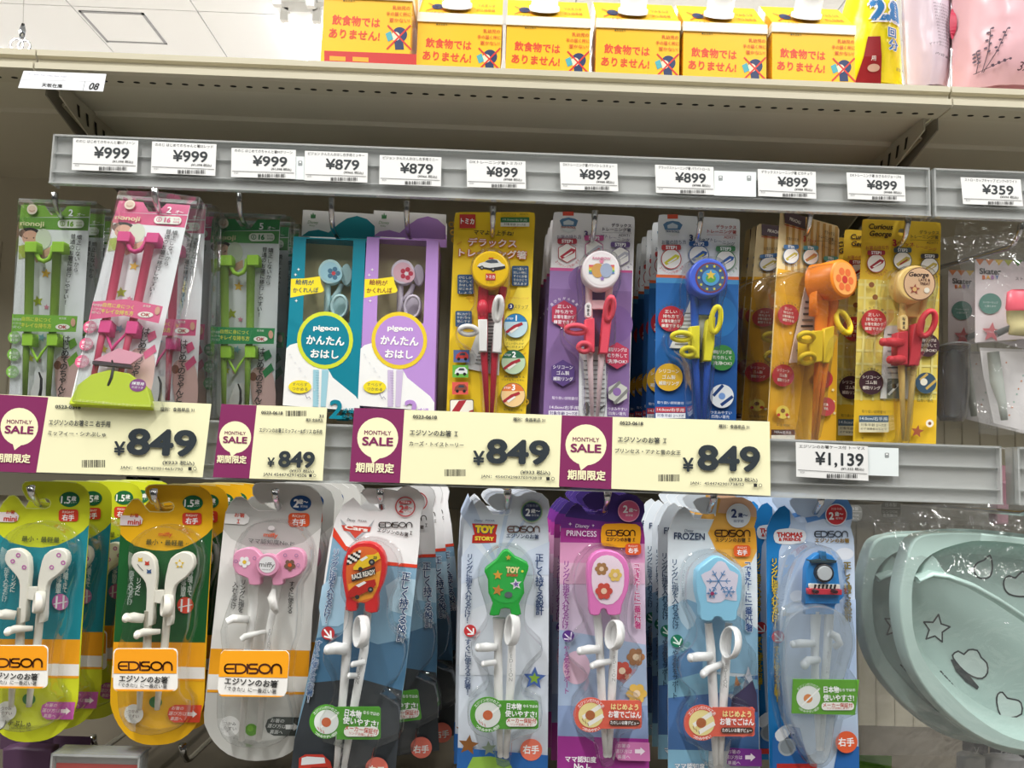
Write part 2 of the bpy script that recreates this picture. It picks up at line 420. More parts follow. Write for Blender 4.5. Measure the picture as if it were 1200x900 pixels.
r = fixture(352, 14, 1.2, 'twin tube ceiling light at the picture top, nearer than the other'); r.location.y -= 1.3
fixture(-40, 62, 2.4, 'twin tube ceiling light farthest away at the picture edge, above the shelf joint')

# hanging wire with rings
wp = PZ(28, -6, CEIL); r = empty('hanging_wire_clip', (wp.x, wp.y, CEIL), 'thin ceiling wire with a metal clip and two rings hanging at its end', 'hanging clip')
hd = P(26, 30, wp.y).z; hb = P(24, 52, wp.y).z; xx = P(27, 30, wp.y).x-wp.x
m = MB(); m.tube([(Vector((0, 0, 0)), .0015), (Vector((xx, 0, hd-CEIL)), .0015)], '#c9ccd0', 's', 6); m.build('wire', r)
m = MB(); m.tube([(Vector((xx, 0, hd-CEIL+.01)), .006), (Vector((xx, 0, hd-CEIL-.02)), .014), (Vector((xx, 0, hd-CEIL-.06)), .011)], '#8f9398', 'chrome', 8); m.build('clip', r)
for dx, dz, rr in ((-.02, -.095, .03), (.015, -.10, .028)):
    m = MB(); pts = [(Vector((xx+dx+rr*math.cos(a*PI/8), 0, hd-CEIL+dz+rr*math.sin(a*PI/8))), .0035) for a in range(17)]; m.tube(pts, '#9a9ea3', 'chrome', 6, False); m.build('ring', r)

# top shelf boards
def shelf(xa, xb, label):
    r = empty('top_shelf', (xa, LIP, zt), label, 'shelf', 'top shelf boards'); L = xb-xa; g = .0002; H = zt-zb; D = WALL-LIP
    # board (underside with folded channel and rear perforations)
    m = MB(); zu = -H+.002
    holes = []
    prof = [(.020, -H+.004), (.1, -H+.004), (.104, -H-.0), (.16, -H), (.164, -H+.003), (D, -H+.003), (D, -H+.006), (.02, -H+.010)]
    n = len(prof)
    vs = [(g, y, z) for y, z in prof]+[(L-g, y, z) for y, z in prof]
    m.add(vs, [(i, (i+1) % n, n+(i+1) % n, n+i) for i in range(n)]+[tuple(range(n)), tuple(range(n, 2*n))], BEIGE2, 'm'); m.build('shelf_board', r)
    # lip: stepped front profile
    prof = [(.03, -.004), (.0, 0), (-.004, -.002), (-.004, -.008), (.0, -.010), (.0, -H+.010), (-.006, -H+.007), (-.006, -H+.001), (-.002, -H-.001), (.024, -H-.001), (.024, -H+.002), (.002, -H+.004), (.004, -H+.012), (.005, -.012)]
    n = len(prof); m = MB(); vs = [(g, y, z) for y, z in prof]+[(L-g, y, z) for y, z in prof]
    t = tessellate_polygon([[Vector((y, z, 0)) for y, z in prof]])
    m.add(vs, [(i, (i+1) % n, n+(i+1) % n, n+i) for i in range(n)]+[tuple(x) for x in t]+[tuple(q+n for q in x) for x in t], BEIGE, 'm'); m.build('front_lip', r)
    # perforations on the underside of the lip
    k = int(L/.0165); hm = MB(); hm.add([(.0028*math.cos(a*PI/5)*1.25, .0022*math.sin(a*PI/5), 0) for a in range(10)]+[(.0028*math.cos(a*PI/5)*1.25, .0022*math.sin(a*PI/5), .0015) for a in range(10)], [tuple(range(10))]+[(i, (i+1) % 10, 10+(i+1) % 10, 10+i) for i in range(10)], '#17150f', 'w')
    me = None
    for i in range(k):
        if me is None: o = hm.build('perforation', r); me = o.data
        else: o = bpy.data.objects.new('perforation', me); COL.objects.link(o); o.parent = r
        o.location = (.012+i*(L-.024)/(k-1), .013, -H-.0012)
    return r
shelf(XL+.001, XR-.001, 'beige steel top shelf spanning the full width, carrying the yellow cartons')
shelf(XL-BAY, XL-.0005, 'beige steel top shelf of the neighbouring bay, left of the shelf edge sticker')
shelf(XR+.0005, XR+BAY, 'beige steel top shelf of the neighbouring bay, under the pink pouch')
# brackets
def bracket(x, label, flip):
    r = empty('shelf_bracket', (x, LIP, zb), label, 'bracket', 'shelf brackets'); D = WALL-LIP
    pr = [(.028, .002), (D, .002), (D, -.085), (D-.05, -.08), (.10, -.03), (.028, -.012)]
    for dx in (0, .014*flip):
        n = len(pr); m = MB(); t = tessellate_polygon([[Vector((y, z, 0)) for y, z in pr]]); vs = [(dx-.0008, y, z) for y, z in pr]+[(dx+.0008, y, z) for y, z in pr]
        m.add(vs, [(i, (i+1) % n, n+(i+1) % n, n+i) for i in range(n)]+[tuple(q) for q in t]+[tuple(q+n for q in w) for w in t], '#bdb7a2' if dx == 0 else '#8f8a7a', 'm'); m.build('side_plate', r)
    m = MB(); xs = -.0016*flip
    for i in range(9):
        y = .06+i*.020; m.add([(xs, y, -.006-i*.0012), (xs, y+.006, -.006-i*.0012), (xs, y+.010, -.018-i*.002), (xs, y+.005, -.018-i*.002)], [(0, 1, 2, 3)], '#2e2a22', 'w')
    m.build('slot_row', r)
    m = MB(); m.tube([(Vector((.007*flip, .05, -.012)), .0022), (Vector((.007*flip, .12, -.022)), .0022), (Vector((.007*flip, .2, -.05)), .0028)], '#b9b29a', 'm', 6); m.build('strut', r)
    return r
bracket(XL+.010, 'sheet steel bracket with slots under the shelf end, beside the edge sticker', -1)
bracket(XR-.012, 'sheet steel bracket with slots under the shelf end, below the lilac pouch', 1)
# slotted uprights on the wall
for x, nm in ((XL-.02, 'left'), (XR-.02, 'right')):
    r = empty('slotted_upright', (x, WALL, 0), {'left': 'beige slotted steel upright on the back panel behind the small yellow packs', 'right': 'beige slotted steel upright on the back panel behind the rightmost hooks'}[nm], 'upright', 'slotted uprights')
    m = MB(); m.box(0, .045, -.012, 0, 0, zb-.02, '#a9a391', 'm'); m.build('post', r); me = None
    sm_ = MB(); sm_.box(-.003, .003, -.0006, 0, -.008, .008, '#14120e', 'w')
    for k in range(34):
        for q in (.013, .032):
            if me is None: o = sm_.build('slot', r); me = o.data
            else: o = bpy.data.objects.new('slot', me); COL.objects.link(o); o.parent = r
            o.location = (q, -.012, 1.0+k*.025)
# horizontal seam rail in the back panel
zs = P(560, 585, WALL).z
m = MB(); m.box(-1.5, 1.5, WALL-.012, WALL, zs-.014, zs+.016, '#8d8878', 'm'); o = m.build('trim_1'); o['kind'] = 'structure'
# shelf edge sticker
c = Card('shelf_edge_sticker', 'white sticker reading 08 hanging from the shelf lip near the joint', 'sticker', None, 27.8, 83, LIP-.0085, 0, 0, 0).view(0, 60, 4.5)
c.part('paper').slab([(125, 103), (560, 120), (543, 212), (95, 193)], 0, .5, '#eceef2', 'p')
c.part('lettering', .5).line([(100, 150), (560, 163)], 1.5, '#9a9aa0').line([(448, 160), (438, 207)], 2, '#333')
c.text('天板在庫', 275, 181, 22, '#333', w=112, bold=.02, rot=-2).text('08', 497, 185, 38, '#222', bold=.02, sh=.3, rot=-2).text('天板在庫管理ラベル', 300, 131, 6, '#aab', w=330, rot=-2).text('見本', 335, 150, 6, '#888', rot=-2)
c.end()

# unseen board added under the hooks to block light from the floor
zlow = P(600, 1010, .74).z
r = empty('floor_light_blocker', (-1.5, .70, zlow), 'unseen brown grey board added below the hanging rows to block floor light', 'shelf')
m = MB(); m.box(0, 3.0, 0, WALL-.70, -.03, 0, '#5f584c', 'm'); m.build('shelf_board', r); m = MB(); m.box(0, 3.0, -.006, 0, -.04, .003, '#b5ae98', 'm'); m.build('front_lip', r)
# ------------------------------------------------------------------ ticket rails
def rail(xa, xb, Y, z0, z1, label, ends=True):
    r = empty('ticket_rail', (xa, Y, z0), label, 'ticket rail', 'clear ticket rails'); L = xb-xa; H = z1-z0
    m = MB(); m.box(0, L, .002, .0034, 0, H, '#dde0e0', 'rail'); m.build('back_plate', r)
    for q, (f0, f1, dp) in enumerate(((.965, 1, .006), (.62, .63, .003), (.24, .255, .004), (0, .02, .007))):
        m = MB(); m.box(0, L, -dp+.002, .002, f0*H, f1*H, '#eef0f0', 'rail'); m.build('ridge', r)
    m = MB(); m.box(0, L, .0034, .02, H-.0015, H, '#e6e8e8', 'rail'); m.build('top_flange', r)
    if ends:
        for xx in (0, L-.0016):
            m = MB(); m.box(xx, xx+.0016, -.004, .014, 0, H, '#eef0f0', 'rail'); m.build('end_cap', r)
    return r
UR = .83; LR = .72
ux0 = P(62, 190, UR).x; ux1 = P(1088, 230, UR).x
uz1 = (P(62, 157, UR).z+P(1088, 200, UR).z)/2; uz0 = (P(62, 217, UR).z+P(1088, 254, UR).z)/2
rail(ux0, ux1, UR, uz0, uz1, 'long clear ticket rail above the upper row, holding ten white price tags')
rail(P(1093, 230, UR).x, P(1093, 230, UR).x+.8, UR, uz0, uz1, 'clear ticket rail of the next bay, holding the 359 yen tag')
lx1 = P(1171, 550, LR).x; lx0 = lx1-.89
lz1 = P(1168, 523, LR).z; lz0 = P(1170, 591, LR).z
rail(lx0, lx1, LR, lz0, lz1, 'long clear ticket rail between the two rows, holding the yellow sale cards')
rail(P(1190, 560, LR).x, P(1190, 560, LR).x+.5, LR, lz0, lz1, 'clear ticket rail at the picture edge, right of the plate bag')

def tagcard(u, v, uw, vh, ul, vl, price, sub, nm, label, Y=UR-.0035):
    """white price tag. corner TL, TR(uw,vh) BL(ul,vl) in photo pixels"""
    c = Card('price_tag', label, 'price tag', 'white price tags on the ticket rails', u, v, Y)
    W_ = uw-u; c.part('paper').slab([(u, v), (uw, vh), (uw+(ul-u), vh+(vl-v)), (ul, vl)], 0, .35, '#e2e2e0', 'p')
    H_ = vl-v; rot = -math.degrees(math.atan2(vh-v, W_))
    def q(fx, fy): return (u+W_*fx+(ul-u)*fy, v+(vh-v)*fx+H_*fy)
    c.part('lettering', .35)
    c.text(nm, *q(.5, .09), 3.9, '#3c3c3c', w=W_*.92, bold=.01)
    c.text(price, *q(.60, .42), H_*.36, '#33373a', w=W_*(.55 if len(price) < 6 else .68), bold=.022)
    c.text(sub, *q(.78, .68), 3.3, '#444', w=W_*.32, bold=.01)
    c.line([q(.02, .80), q(.98, .80)], .5, '#333'); c.text('3121', *q(.08, .86), 2, '#555')
    c.part('barcode'); a = q(.42, .87); c.bars(a[0], a[1], a[0]+W_*.42, a[1]+H_*.12, '#333', 26)
    c.end(); return c
TG = [
 (85.7, 161.7, 162, 164.7, 84, 199, '¥999', '(¥1,098 税込)', 'ののじ はじめてのちゃんと箸Sグリーン', 'white 999 yen tag at the start of the upper rail, above the light green chopsticks'),
 (178.3, 165.7, 253.7, 169, 176.7, 202.7, '¥999', '(¥1,098 税込)', 'ののじ はじめてのちゃんと箸SSレッド', 'white 999 yen tag above the pink chopsticks pack, second on the upper rail'),
 (271.3, 173.3, 346.7, 175.7, 270.7, 207.3, '¥999', '(¥1,098 税込)', 'ののじ はじめてのちゃんと箸Mグリーン', 'white 999 yen tag above the dark green pack, third on the upper rail'),
 (357.3, 176.7, 431, 179.3, 356.7, 211.3, '¥879', '(¥966 税込)', 'ピジョン かんたんおはし右手用ミッキー', 'white 879 yen tag above the teal boxed chopsticks'),
 (445, 181.7, 517.3, 184.3, 444.3, 215.7, '¥879', '(¥966 税込)', 'ピジョン かんたんおはし右手用ミニー', 'white 879 yen tag above the lilac boxed chopsticks'),
 (546.7, 186.7, 615.7, 189, 547.3, 219, '¥899', '(¥988 税込)', 'DXトレーニング箸トミカ17', 'white 899 yen tag above the yellow police car pack'),
 (656, 190, 723.3, 192, 657.3, 222, '¥899', '(¥988 税込)', 'DXトレーニング箸パウパトレスキュー', 'white 899 yen tag above the purple and white pack'),
 (767.6, 193, 836, 195.7, 768.8, 225.7, '¥899', '(¥988 税込)', 'デラックストレーニング箸 パウパトロール', 'white 899 yen tag above the blue pack, left of the blank insert'),
 (888, 198, 955.9, 201.4, 888.7, 229.5, '¥899', '(¥988 税込)', 'デラックストレーニング箸 ピカチュウ', 'white 899 yen tag right of the blank insert, above the orange chopsticks'),
 (992, 202, 1059.7, 205, 993.7, 233, '¥899', '(¥988 税込)', 'DXトレーニング箸 おさるのジョージN', 'white 899 yen tag at the end of the long upper rail'),
 (1125.7, 207.7, 1196, 210.3, 1128.7, 239, '¥359', '(¥394 税込)', 'ストローカップキャップ ピンク×ホワイト', 'white 359 yen tag on the short rail of the next bay')]
for t in TG: tagcard(*t)
tagcard(932.6, 518, 1017, 523, 933.3, 558.5, '¥1,139', '(¥1,252 税込)', 'エジソンのお箸ケース付 トーマス', 'white 1,139 yen tag on the lower rail, right of the last yellow sale card', LR-.0045)
def blank(u0, v0, u1, v1, Y, label, slots=2):
    c = Card('blank_insert', label, 'ticket insert', 'blank ticket inserts', u0, v0, Y); s_ = (u1-u0)*.034
    c.part('plate').slab([(u0, v0), (u1, v0+s_), (u1, v1+s_), (u0, v1)], 0, .4, '#dfe6e6', 'p'); c.part('slot', .4)
    for k in range(slots):
        a = u0+(u1-u0)*(.1+.68*k if slots == 2 else .55); c.rect(a, v0+(v1-v0)*.2, a+5, v0+(v1-v0)*.2+6, '#8f9494', 1).rect(a+1.3, v0+(v1-v0)*.2+1, a+3.7, v0+(v1-v0)*.2+2.4, '#f4f4f4')
    c.end()
blank(837, 200, 886, 229, UR-.003, 'blank white insert between two 899 yen tags on the upper rail')
blank(340, 183, 357, 210, UR-.0025, 'blank white insert half hidden behind the third 999 yen tag', 1)
blank(1017, 524, 1053, 557, LR-.003, 'translucent blank insert beside the 1,139 yen tag on the lower rail', 1)

def sale(k, x0, y0, outl, purple, bub, items, label, big):
    c = Card('sale_card', label, 'sale card', 'yellow monthly sale cards', x0+outl[0][0]/k, y0+outl[0][1]/k, LR-.0065).view(x0, y0, k)
    c.part('paper').slab(outl, 0, .35, '#f1edc4', 'p')
    c.part('purple_panel', .35).poly(purple, '#83305f')
    bx, by, br = bub
    c.circ(bx, by, br, '#f6f0c6').poly([(bx-br*.35, by+br*.9), (bx+br*.15, by+br*.95), (bx-br*.25, by+br*1.25)], '#f6f0c6')
    c.part('lettering', .52); c.text('MONTHLY', bx, by-br*.26, br*.21, '#83305f', w=br*1.3, bold=.01).text('SALE', bx, by+br*.16, br*.4, '#83305f', w=br*1.5, bold=.03)
    for it in items: c.text(it[0], it[1], it[2], it[3]*(1.3 if it[3] < 12 else 1.08), it[4], w=it[5], bold=it[6]+.008, al=it[7] if len(it) > 7 else 'c')
    (ya, yb, yh), (na, nb, nh, nw), bar, st = big
    c.text('¥', ya, yb, yh, '#333a3f', bold=.03).text('849', na, nb, nh, '#333a3f', w=nw, bold=.035)
    c.rect(*st, '#333')
    c.circ(st[2]+(st[2]-st[0])*.95, (st[1]+st[3])/2, (st[2]-st[0])*.5, '#333').circ(st[2]+(st[2]-st[0])*.95, (st[1]+st[3])/2, (st[2]-st[0])*.36, '#f1edc4')
    c.part('barcode', .42); c.bars(*bar); c.end()
G = '#3d4145'
sale(3, 0, 455, [(-18, 20), (743, 55), (712, 313), (-45, 290)], [(-17, 21), (170, 32), (127, 298), (-44, 291)], (68, 135, 66),
     [('期間限定', 45, 246, 27, '#f6f0c6', 122, .03), ('0523-0618', 240, 66, 9, G, 88, .02), ('種別：食器単品 31', 624, 75, 10, G, 118, .01), ('エジソンのお箸ミニ 右手用', 281, 123, 19, G, 212, .015), ('ミッフィー・シナぷしゅ', 272, 160, 15, G, 200, .01), ('(¥933 税込)', 629, 262, 11, G, 110, .01), ('JAN：4544742901465/790', 535, 281, 9, G, 215, .005)],
     'yellow 849 yen sale card at the start of the lower rail, under the pink pack', ((422, 212, 46), (571, 190, 88, 240), (288, 252, 368, 278), (664, 277, 676, 289)))
sale(3, 0, 455, [(778, 55), (1150, 68), (1134, 325), (748, 313)], [(778, 55), (903, 60), (876, 317), (748, 313)], (827, 172, 56),
     [('期間限定', 815, 250, 24, '#f6f0c6', 103, .03), ('0523-0618', 957, 86, 8, G, 75, .02), ('31', 1130, 98, 8, G, 15, .02), ('種別 食器単品', 1106, 112, 8, G, 60, .01), ('エジソンのお箸Ｉミッフィー&ポリス 右手用', 1023, 150, 14, G, 218, .015), ('(¥933 税込)', 1062, 291, 8, G, 84, .01), ('JAN 4544742914506', 1003, 304, 8, G, 150, .005)],
     'narrower yellow 849 yen sale card, smallest of the four, under the dark green pack', ((954, 260, 30), (1044, 250, 54, 126), (1005, 79, 1075, 98), (1088, 302, 1098, 312)))
sale(3, 380, 460, [(105, 54), (838, 80), (826, 333), (88, 313)], [(105, 54), (282, 60), (266, 318), (88, 313)], (188, 160, 72),
     [('期間限定', 178, 265, 30, '#f6f0c6', 134, .03), ('0523-0618', 354, 86, 9, G, 84, .02), ('種別：食器単品 31', 720, 96, 10, G, 112, .01), ('エジソンのお箸 Ｉ', 385, 143, 19, G, 168, .015), ('カーズ・トイストーリー', 395, 182, 15, G, 190, .01), ('(¥933 税込)', 742, 281, 11, G, 104, .01), ('JAN：4544742983703/93818', 658, 297, 9, G, 212, .005)],
     'yellow 849 yen sale card in the middle, under the police car pack', ((543, 231, 48), (681, 208, 82, 222), (423, 270, 495, 294), (780, 297, 792, 309)))
sale(3, 640, 460, [(55, 80), (786, 102), (789, 363), (45, 330)], [(55, 80), (234, 86), (229, 340), (45, 330)], (140, 184, 72),
     [('期間限定', 142, 291, 30, '#f6f0c6', 134, .03), ('0523-0618', 300, 108, 9, G, 82, .02), ('種別：食器単品 31', 660, 120, 10, G, 108, .01), ('エジソンのお箸 Ｉ', 337, 167, 19, G, 172, .015), ('プリンセス・アナと雪の女王', 357, 208, 15, G, 232, .01), ('(¥933 税込)', 692, 306, 11, G, 100, .01), ('JAN：4544742901738/52', 600, 320, 9, G, 190, .005)],
     'yellow 849 yen sale card farthest along, beside the white 1,139 yen tag', ((498, 254, 46), (641, 231, 86, 222), (395, 288, 467, 312), (728, 320, 740, 332)))

# ------------------------------------------------------------------ hooks
def hook(u, v, Y, zc, label, tipup=.024, xw=None, wall=WALL, r=.0027, sx=0):
    """u, v: photo position of the tip; Y: depth of the tip"""
    t = P(u, v, Y); o = empty('display_hook', (t.x, wall, t.z-tipup), label, 'hook', 'chrome display hooks')
    p = lambda x, y, z: Vector((x, y-wall, z))
    pts = [(p(sx, wall, 0), r), (p(sx*.5, (wall+Y)/2, 0), r), (p(0, Y+.022, 0), r), (p(0, Y+.012, .002), r), (p(0, Y+.006, .007), r), (p(0, Y+.001, tipup*.6), r*1.15), (p(0, Y-.002, tipup), r*1.3)]
    m = MB(); m.tube(pts, '#d5d6d8', 'chrome', 10); m.build('wire_arm', o)
    m = MB(); m.box(sx-.016, sx+.016, -.004, 0, -.014, .014, '#b9b9b5', 'm'); m.build('mounting_plate', o)
    return o
# ------------------------------------------------------------------ upper row of packs
Y1 = .875
def nonoji(name, label, what, u, v, Y, cols, num, pitch=0, lean=0, yaw=0, foot=False, sc=1):
    """two-rod chopsticks in a clear box; drawn in the frame of the light green pack, then moved"""
    dk, br, rod_, band, badge = cols[:5]
    c = Card(name, label, 'chopsticks pack', 'two rod training chopsticks packs on the upper row', 67, 240, Y1, 0, 0, 1.0)
    c.view(0, 220, 5)
    c.part('backing_card', 0).slab([(125, 100), (262, 103), (300, 160), (350, 162), (395, 106), (530, 110), (497, 640), (455, 1265), (50, 1285), (80, 700)], -.4, 0, '#e9eaec', 'p')
    c.part('header_print', 0).poly([(125, 100), (262, 103), (300, 160), (350, 162), (395, 106), (530, 110), (523, 170), (116, 174)], dk).poly([(116, 174), (523, 176), (516, 252), (108, 240)], cols[5])
    c.part('child_photo').circ(172, 268, 62, '#2b2320', 34).circ(178, 292, 48, '#d9a78e', 42).circ(158, 296, 4, '#3a2a26').circ(198, 294, 4, '#3a2a26').line([(168, 318), (190, 318)], 4, '#b4504c').poly([(110, 340), (190, 330), (245, 350), (230, 400), (110, 420)], '#a9b64a').circ(255, 300, 46, '#d5dcc6', 60).poly([(190, 400), (250, 370), (300, 345), (300, 390), (215, 440)], '#d7a98f')
    c.part('star_print').star(270, 503, 30, '#e8b83a', 8).star(222, 665, 34, '#a9b52e', -10).star(274, 700, 18, '#e08ea4', 5).star(247, 878, 26, '#8fc3d8', 20).star(180, 1000, 26, '#c3c42e', 0).star(230, 1010, 17, '#e08ea4')
    c.part('hand_photo').poly([(330, 1010), (400, 985), (450, 1010), (470, 1120), (455, 1265), (360, 1270), (330, 1180)], '#d9b3ad', 3).circ(340, 1040, 22, '#8a5a48', 26)
    c.poly([(400, 900), (440, 880), (455, 920), (415, 950)], band).poly([(395, 1010), (450, 960), (465, 1000), (410, 1050)], band)
    c.part('lettering').text(num, 418, 148, 40, '#fff', bold=.03).text('才〜', 478, 160, 22, '#fff', bold=.02)
    c.poly(rrect(342, 190, 495, 238, 22), '#f0f3e6').circ(370, 212, 16, dk).circ(370, 212, 12, '#f0f3e6').text('S' if num != '5' else 'S', 370, 212, 17, dk, bold=.03).text('16', 418, 214, 30, dk, bold=.05).text('センチ', 468, 206, 11, dk, bold=.02).text('右手用', 468, 224, 11, dk, bold=.02)
    c.text('nonoji', 195, 212, 30, '#e6dfae', w=140, bold=.02)
    c.vtext('矯正しないから', 473, 278, 500, 26, '#333', a1=448, bold=.005).vtext('普通のお箸に移行しやすい！', 437, 272, 690, 26, '#333', a1=388, bold=.005)
    c.vtext('はじめてのちゃんと箸', 398, 870, 1270, 40, '#333', a1=358, bold=.005)
    c.circ(195, 130, 30, '#f3e3cf').circ(195, 130, 22, '#e9cdb6').line([(180, 137), (195, 143), (210, 137)], 3, '#a5604a')
    for k, (a, b) in enumerate(((92, 880), (88, 980), (82, 1080))):
        c.part('round_badge').circ(a, b, 37, badge); c.text(('簡単', '食洗機', '丈夫')[k], a, b-9, 17, '#fff', w=52).text(('清潔', 'OK', '安心')[k], a, b+14, 17, '#fff', w=48)
    # solids
    for nm, q in (('chopstick', ((176, 360), (168, 760), (153, 980), (146, 1220))), ('chopstick', ((335, 360), (317, 760), (296, 980), (283, 1220)))):
        c.part(nm); c.rod([(q[0][0], q[0][1], 9, 26), (q[1][0], q[1][1], 9, 24), (q[2][0], q[2][1], 9, 18), (q[3][0], q[3][1], 9, 14)], rod_, 's', 8)
    for a in (178, 338):
        c.part('end_cap'); c.slab([(a-36, 330), (a-33, 314), (a+33, 314), (a+36, 330), (a+36, 376), (a-36, 376)], 3, 15, br, 'r', 5)
    c.part('hinge_bridge'); c.rod([(208, 340, 10, 10), (214, 390, 10, 12), (232, 422, 10, 13), (258, 432, 10, 13), (288, 418, 10, 13), (304, 385, 10, 12), (308, 340, 10, 10)], br, 'r', 8)
    for a in (158, 303):
        c.part('collar'); c.slab([(a-30, 852), (a+30, 852), (a+32, 925), (a-33, 925)], 3, 15, br, 'r', 4)
    c.part('spring_link'); c.rod([(168, 915, 10, 6), (200, 975, 10, 8), (220, 1015, 10, 12), (240, 975, 10, 8), (285, 915, 10, 6)], br, 'r', 8)
    c.part('paper_band', 17).poly([(72, 740), (455, 752), (445, 845), (68, 842)] if not foot else smooth([(72, 752), (250, 728), (455, 762), (445, 862), (250, 826), (66, 860)], 1), band)
    c.text('自然に身につく', 213, 772, 24, '#ece85a', w=165, bold=.01).text('キレイな持ち方', 213, 808, 27, '#ece85a', w=172, bold=.02)
    for k, t in enumerate(('特許取得', 'だから', '安心')): c.text(t, 100, 772+k*22, 15, '#e9efe0', w=50)
    c.text('食洗機', 368, 766, 13, '#e9efe0').circ(368, 816, 42, '#f3f1e6', 17).text('OK', 368, 816, 19, '#b0333a', w=50, bold=.04).circ(430, 790, 14, '#d8a48c', 24)
    c.part('black_tie'); c.rod([(228, 1080, 14, 4), (242, 1120, 14, 7), (240, 1180, 14, 8), (232, 1225, 13, 9)], '#2c2c2c', 's', 6)
    c.part('sachet').slab([(225, 1080), (290, 1078), (275, 1180), (330, 1235), (180, 1250), (160, 1230)], 4, 5, '#e4e2e0', 'p')
    if foot:
        c.part('lime_base', 4).slab([(40, 1320), (70, 1225), (130, 1165), (220, 1135), (330, 1150), (430, 1215), (470, 1310), (470, 1335), (40, 1335)], 2, 14, '#c3d432', 's', 5)
        c.part('base_print', 14.3).circ(385, 1215, 44, '#8b3f86', 36).text('練習用', 385, 1206, 17, '#fff', w=62, bold=.02).text('お皿つき', 385, 1228, 13, '#fff', w=58).text('はじめてのお箸れんしゅうセット', 240, 1322, 16, '#eef3a0', w=300)
        c.part('pink_tray').slab([(130, 1085), (330, 1100), (390, 1040), (250, 1010)], 12, 14, '#e7a2b5', 's', 2); c.part('tray_edge').slab([(125, 1092), (335, 1106), (335, 1122), (125, 1110)], 12, 16, '#3f3338', 's')
    # clear outer box
    c.part('clear_box').blister([(100, 66), (330, 60), (568, 84), (540, 640), (505, 1330), (44, 1330), (72, 640)], 21, '#eef1f1', 'clear', 0, 5, 3, -1)
    c.part('hanger_tab').slab([(110, 62), (566, 80), (562, 100), (108, 84)], -1.2, -.6, '#e5e8e8', 'milky')
    c.end()
    c.Rn = Matrix.Rotation(math.radians(yaw), 3, 'Z') @ Matrix.Rotation(math.radians(pitch), 3, 'X') @ Matrix.Rotation(math.radians(lean), 3, 'Y')
    p = P(u, v, Y); c.root.matrix_world = Matrix.Translation(p) @ c.Rn.to_4x4() @ Matrix.Scale(sc, 4)
    return c
LG = ('#7fb03c', '#a3d53e', '#7c9c3c', '#7cb342', '#7fb84a', '#6aa038')
PK = ('#e0608e', '#dc3d86', '#c94a68', '#dc5c88', '#d6527e', '#d94f80')
DG = ('#2f8648', '#a3d53e', '#8db04a', '#2f8a50', '#2f8a50', '#57a355')
c = nonoji('training_chopsticks_pack', 'light green two rod chopsticks in a clear box, first on the upper row', '', 67, 240, Y1, LG, '2', lean=1)
behind(c, 3, 'light green two rod chopsticks pack', .027, dx=[.003, .006, .008], skip=())
hook(65, 226, .858, 0, 'chrome hook carrying the light green two rod packs', .022)
c = nonoji('training_chopsticks_pack', 'pink two rod chopsticks in a clear box leaning forward over the sale card', '', 183, 237, .772, PK, '2', pitch=-15, lean=3.6, foot=True, sc=.92)
# those behind hang straight
d = nonoji('training_chopsticks_pack', 'pink two rod chopsticks pack hanging right behind the leaning one', '', 202, 243, .865, PK, '2', lean=1)
behind(d, 3, 'straight hanging pink two rod chopsticks pack', .027, dx=[-.001, .001, .001])
hook(182, 221, .757, 0, 'chrome hook carrying the pink two rod packs', .020)
c = nonoji('training_chopsticks_pack', 'green two rod training chopsticks with a dark green header marked 5', '', 290, 256, .885, DG, '5', lean=.5)
behind(c, 3, 'dark green headed two rod chopsticks pack', .027, dx=[.003, .007, .010])
hook(281, 226, .855, 0, 'chrome hook carrying the dark green headed packs', .026)

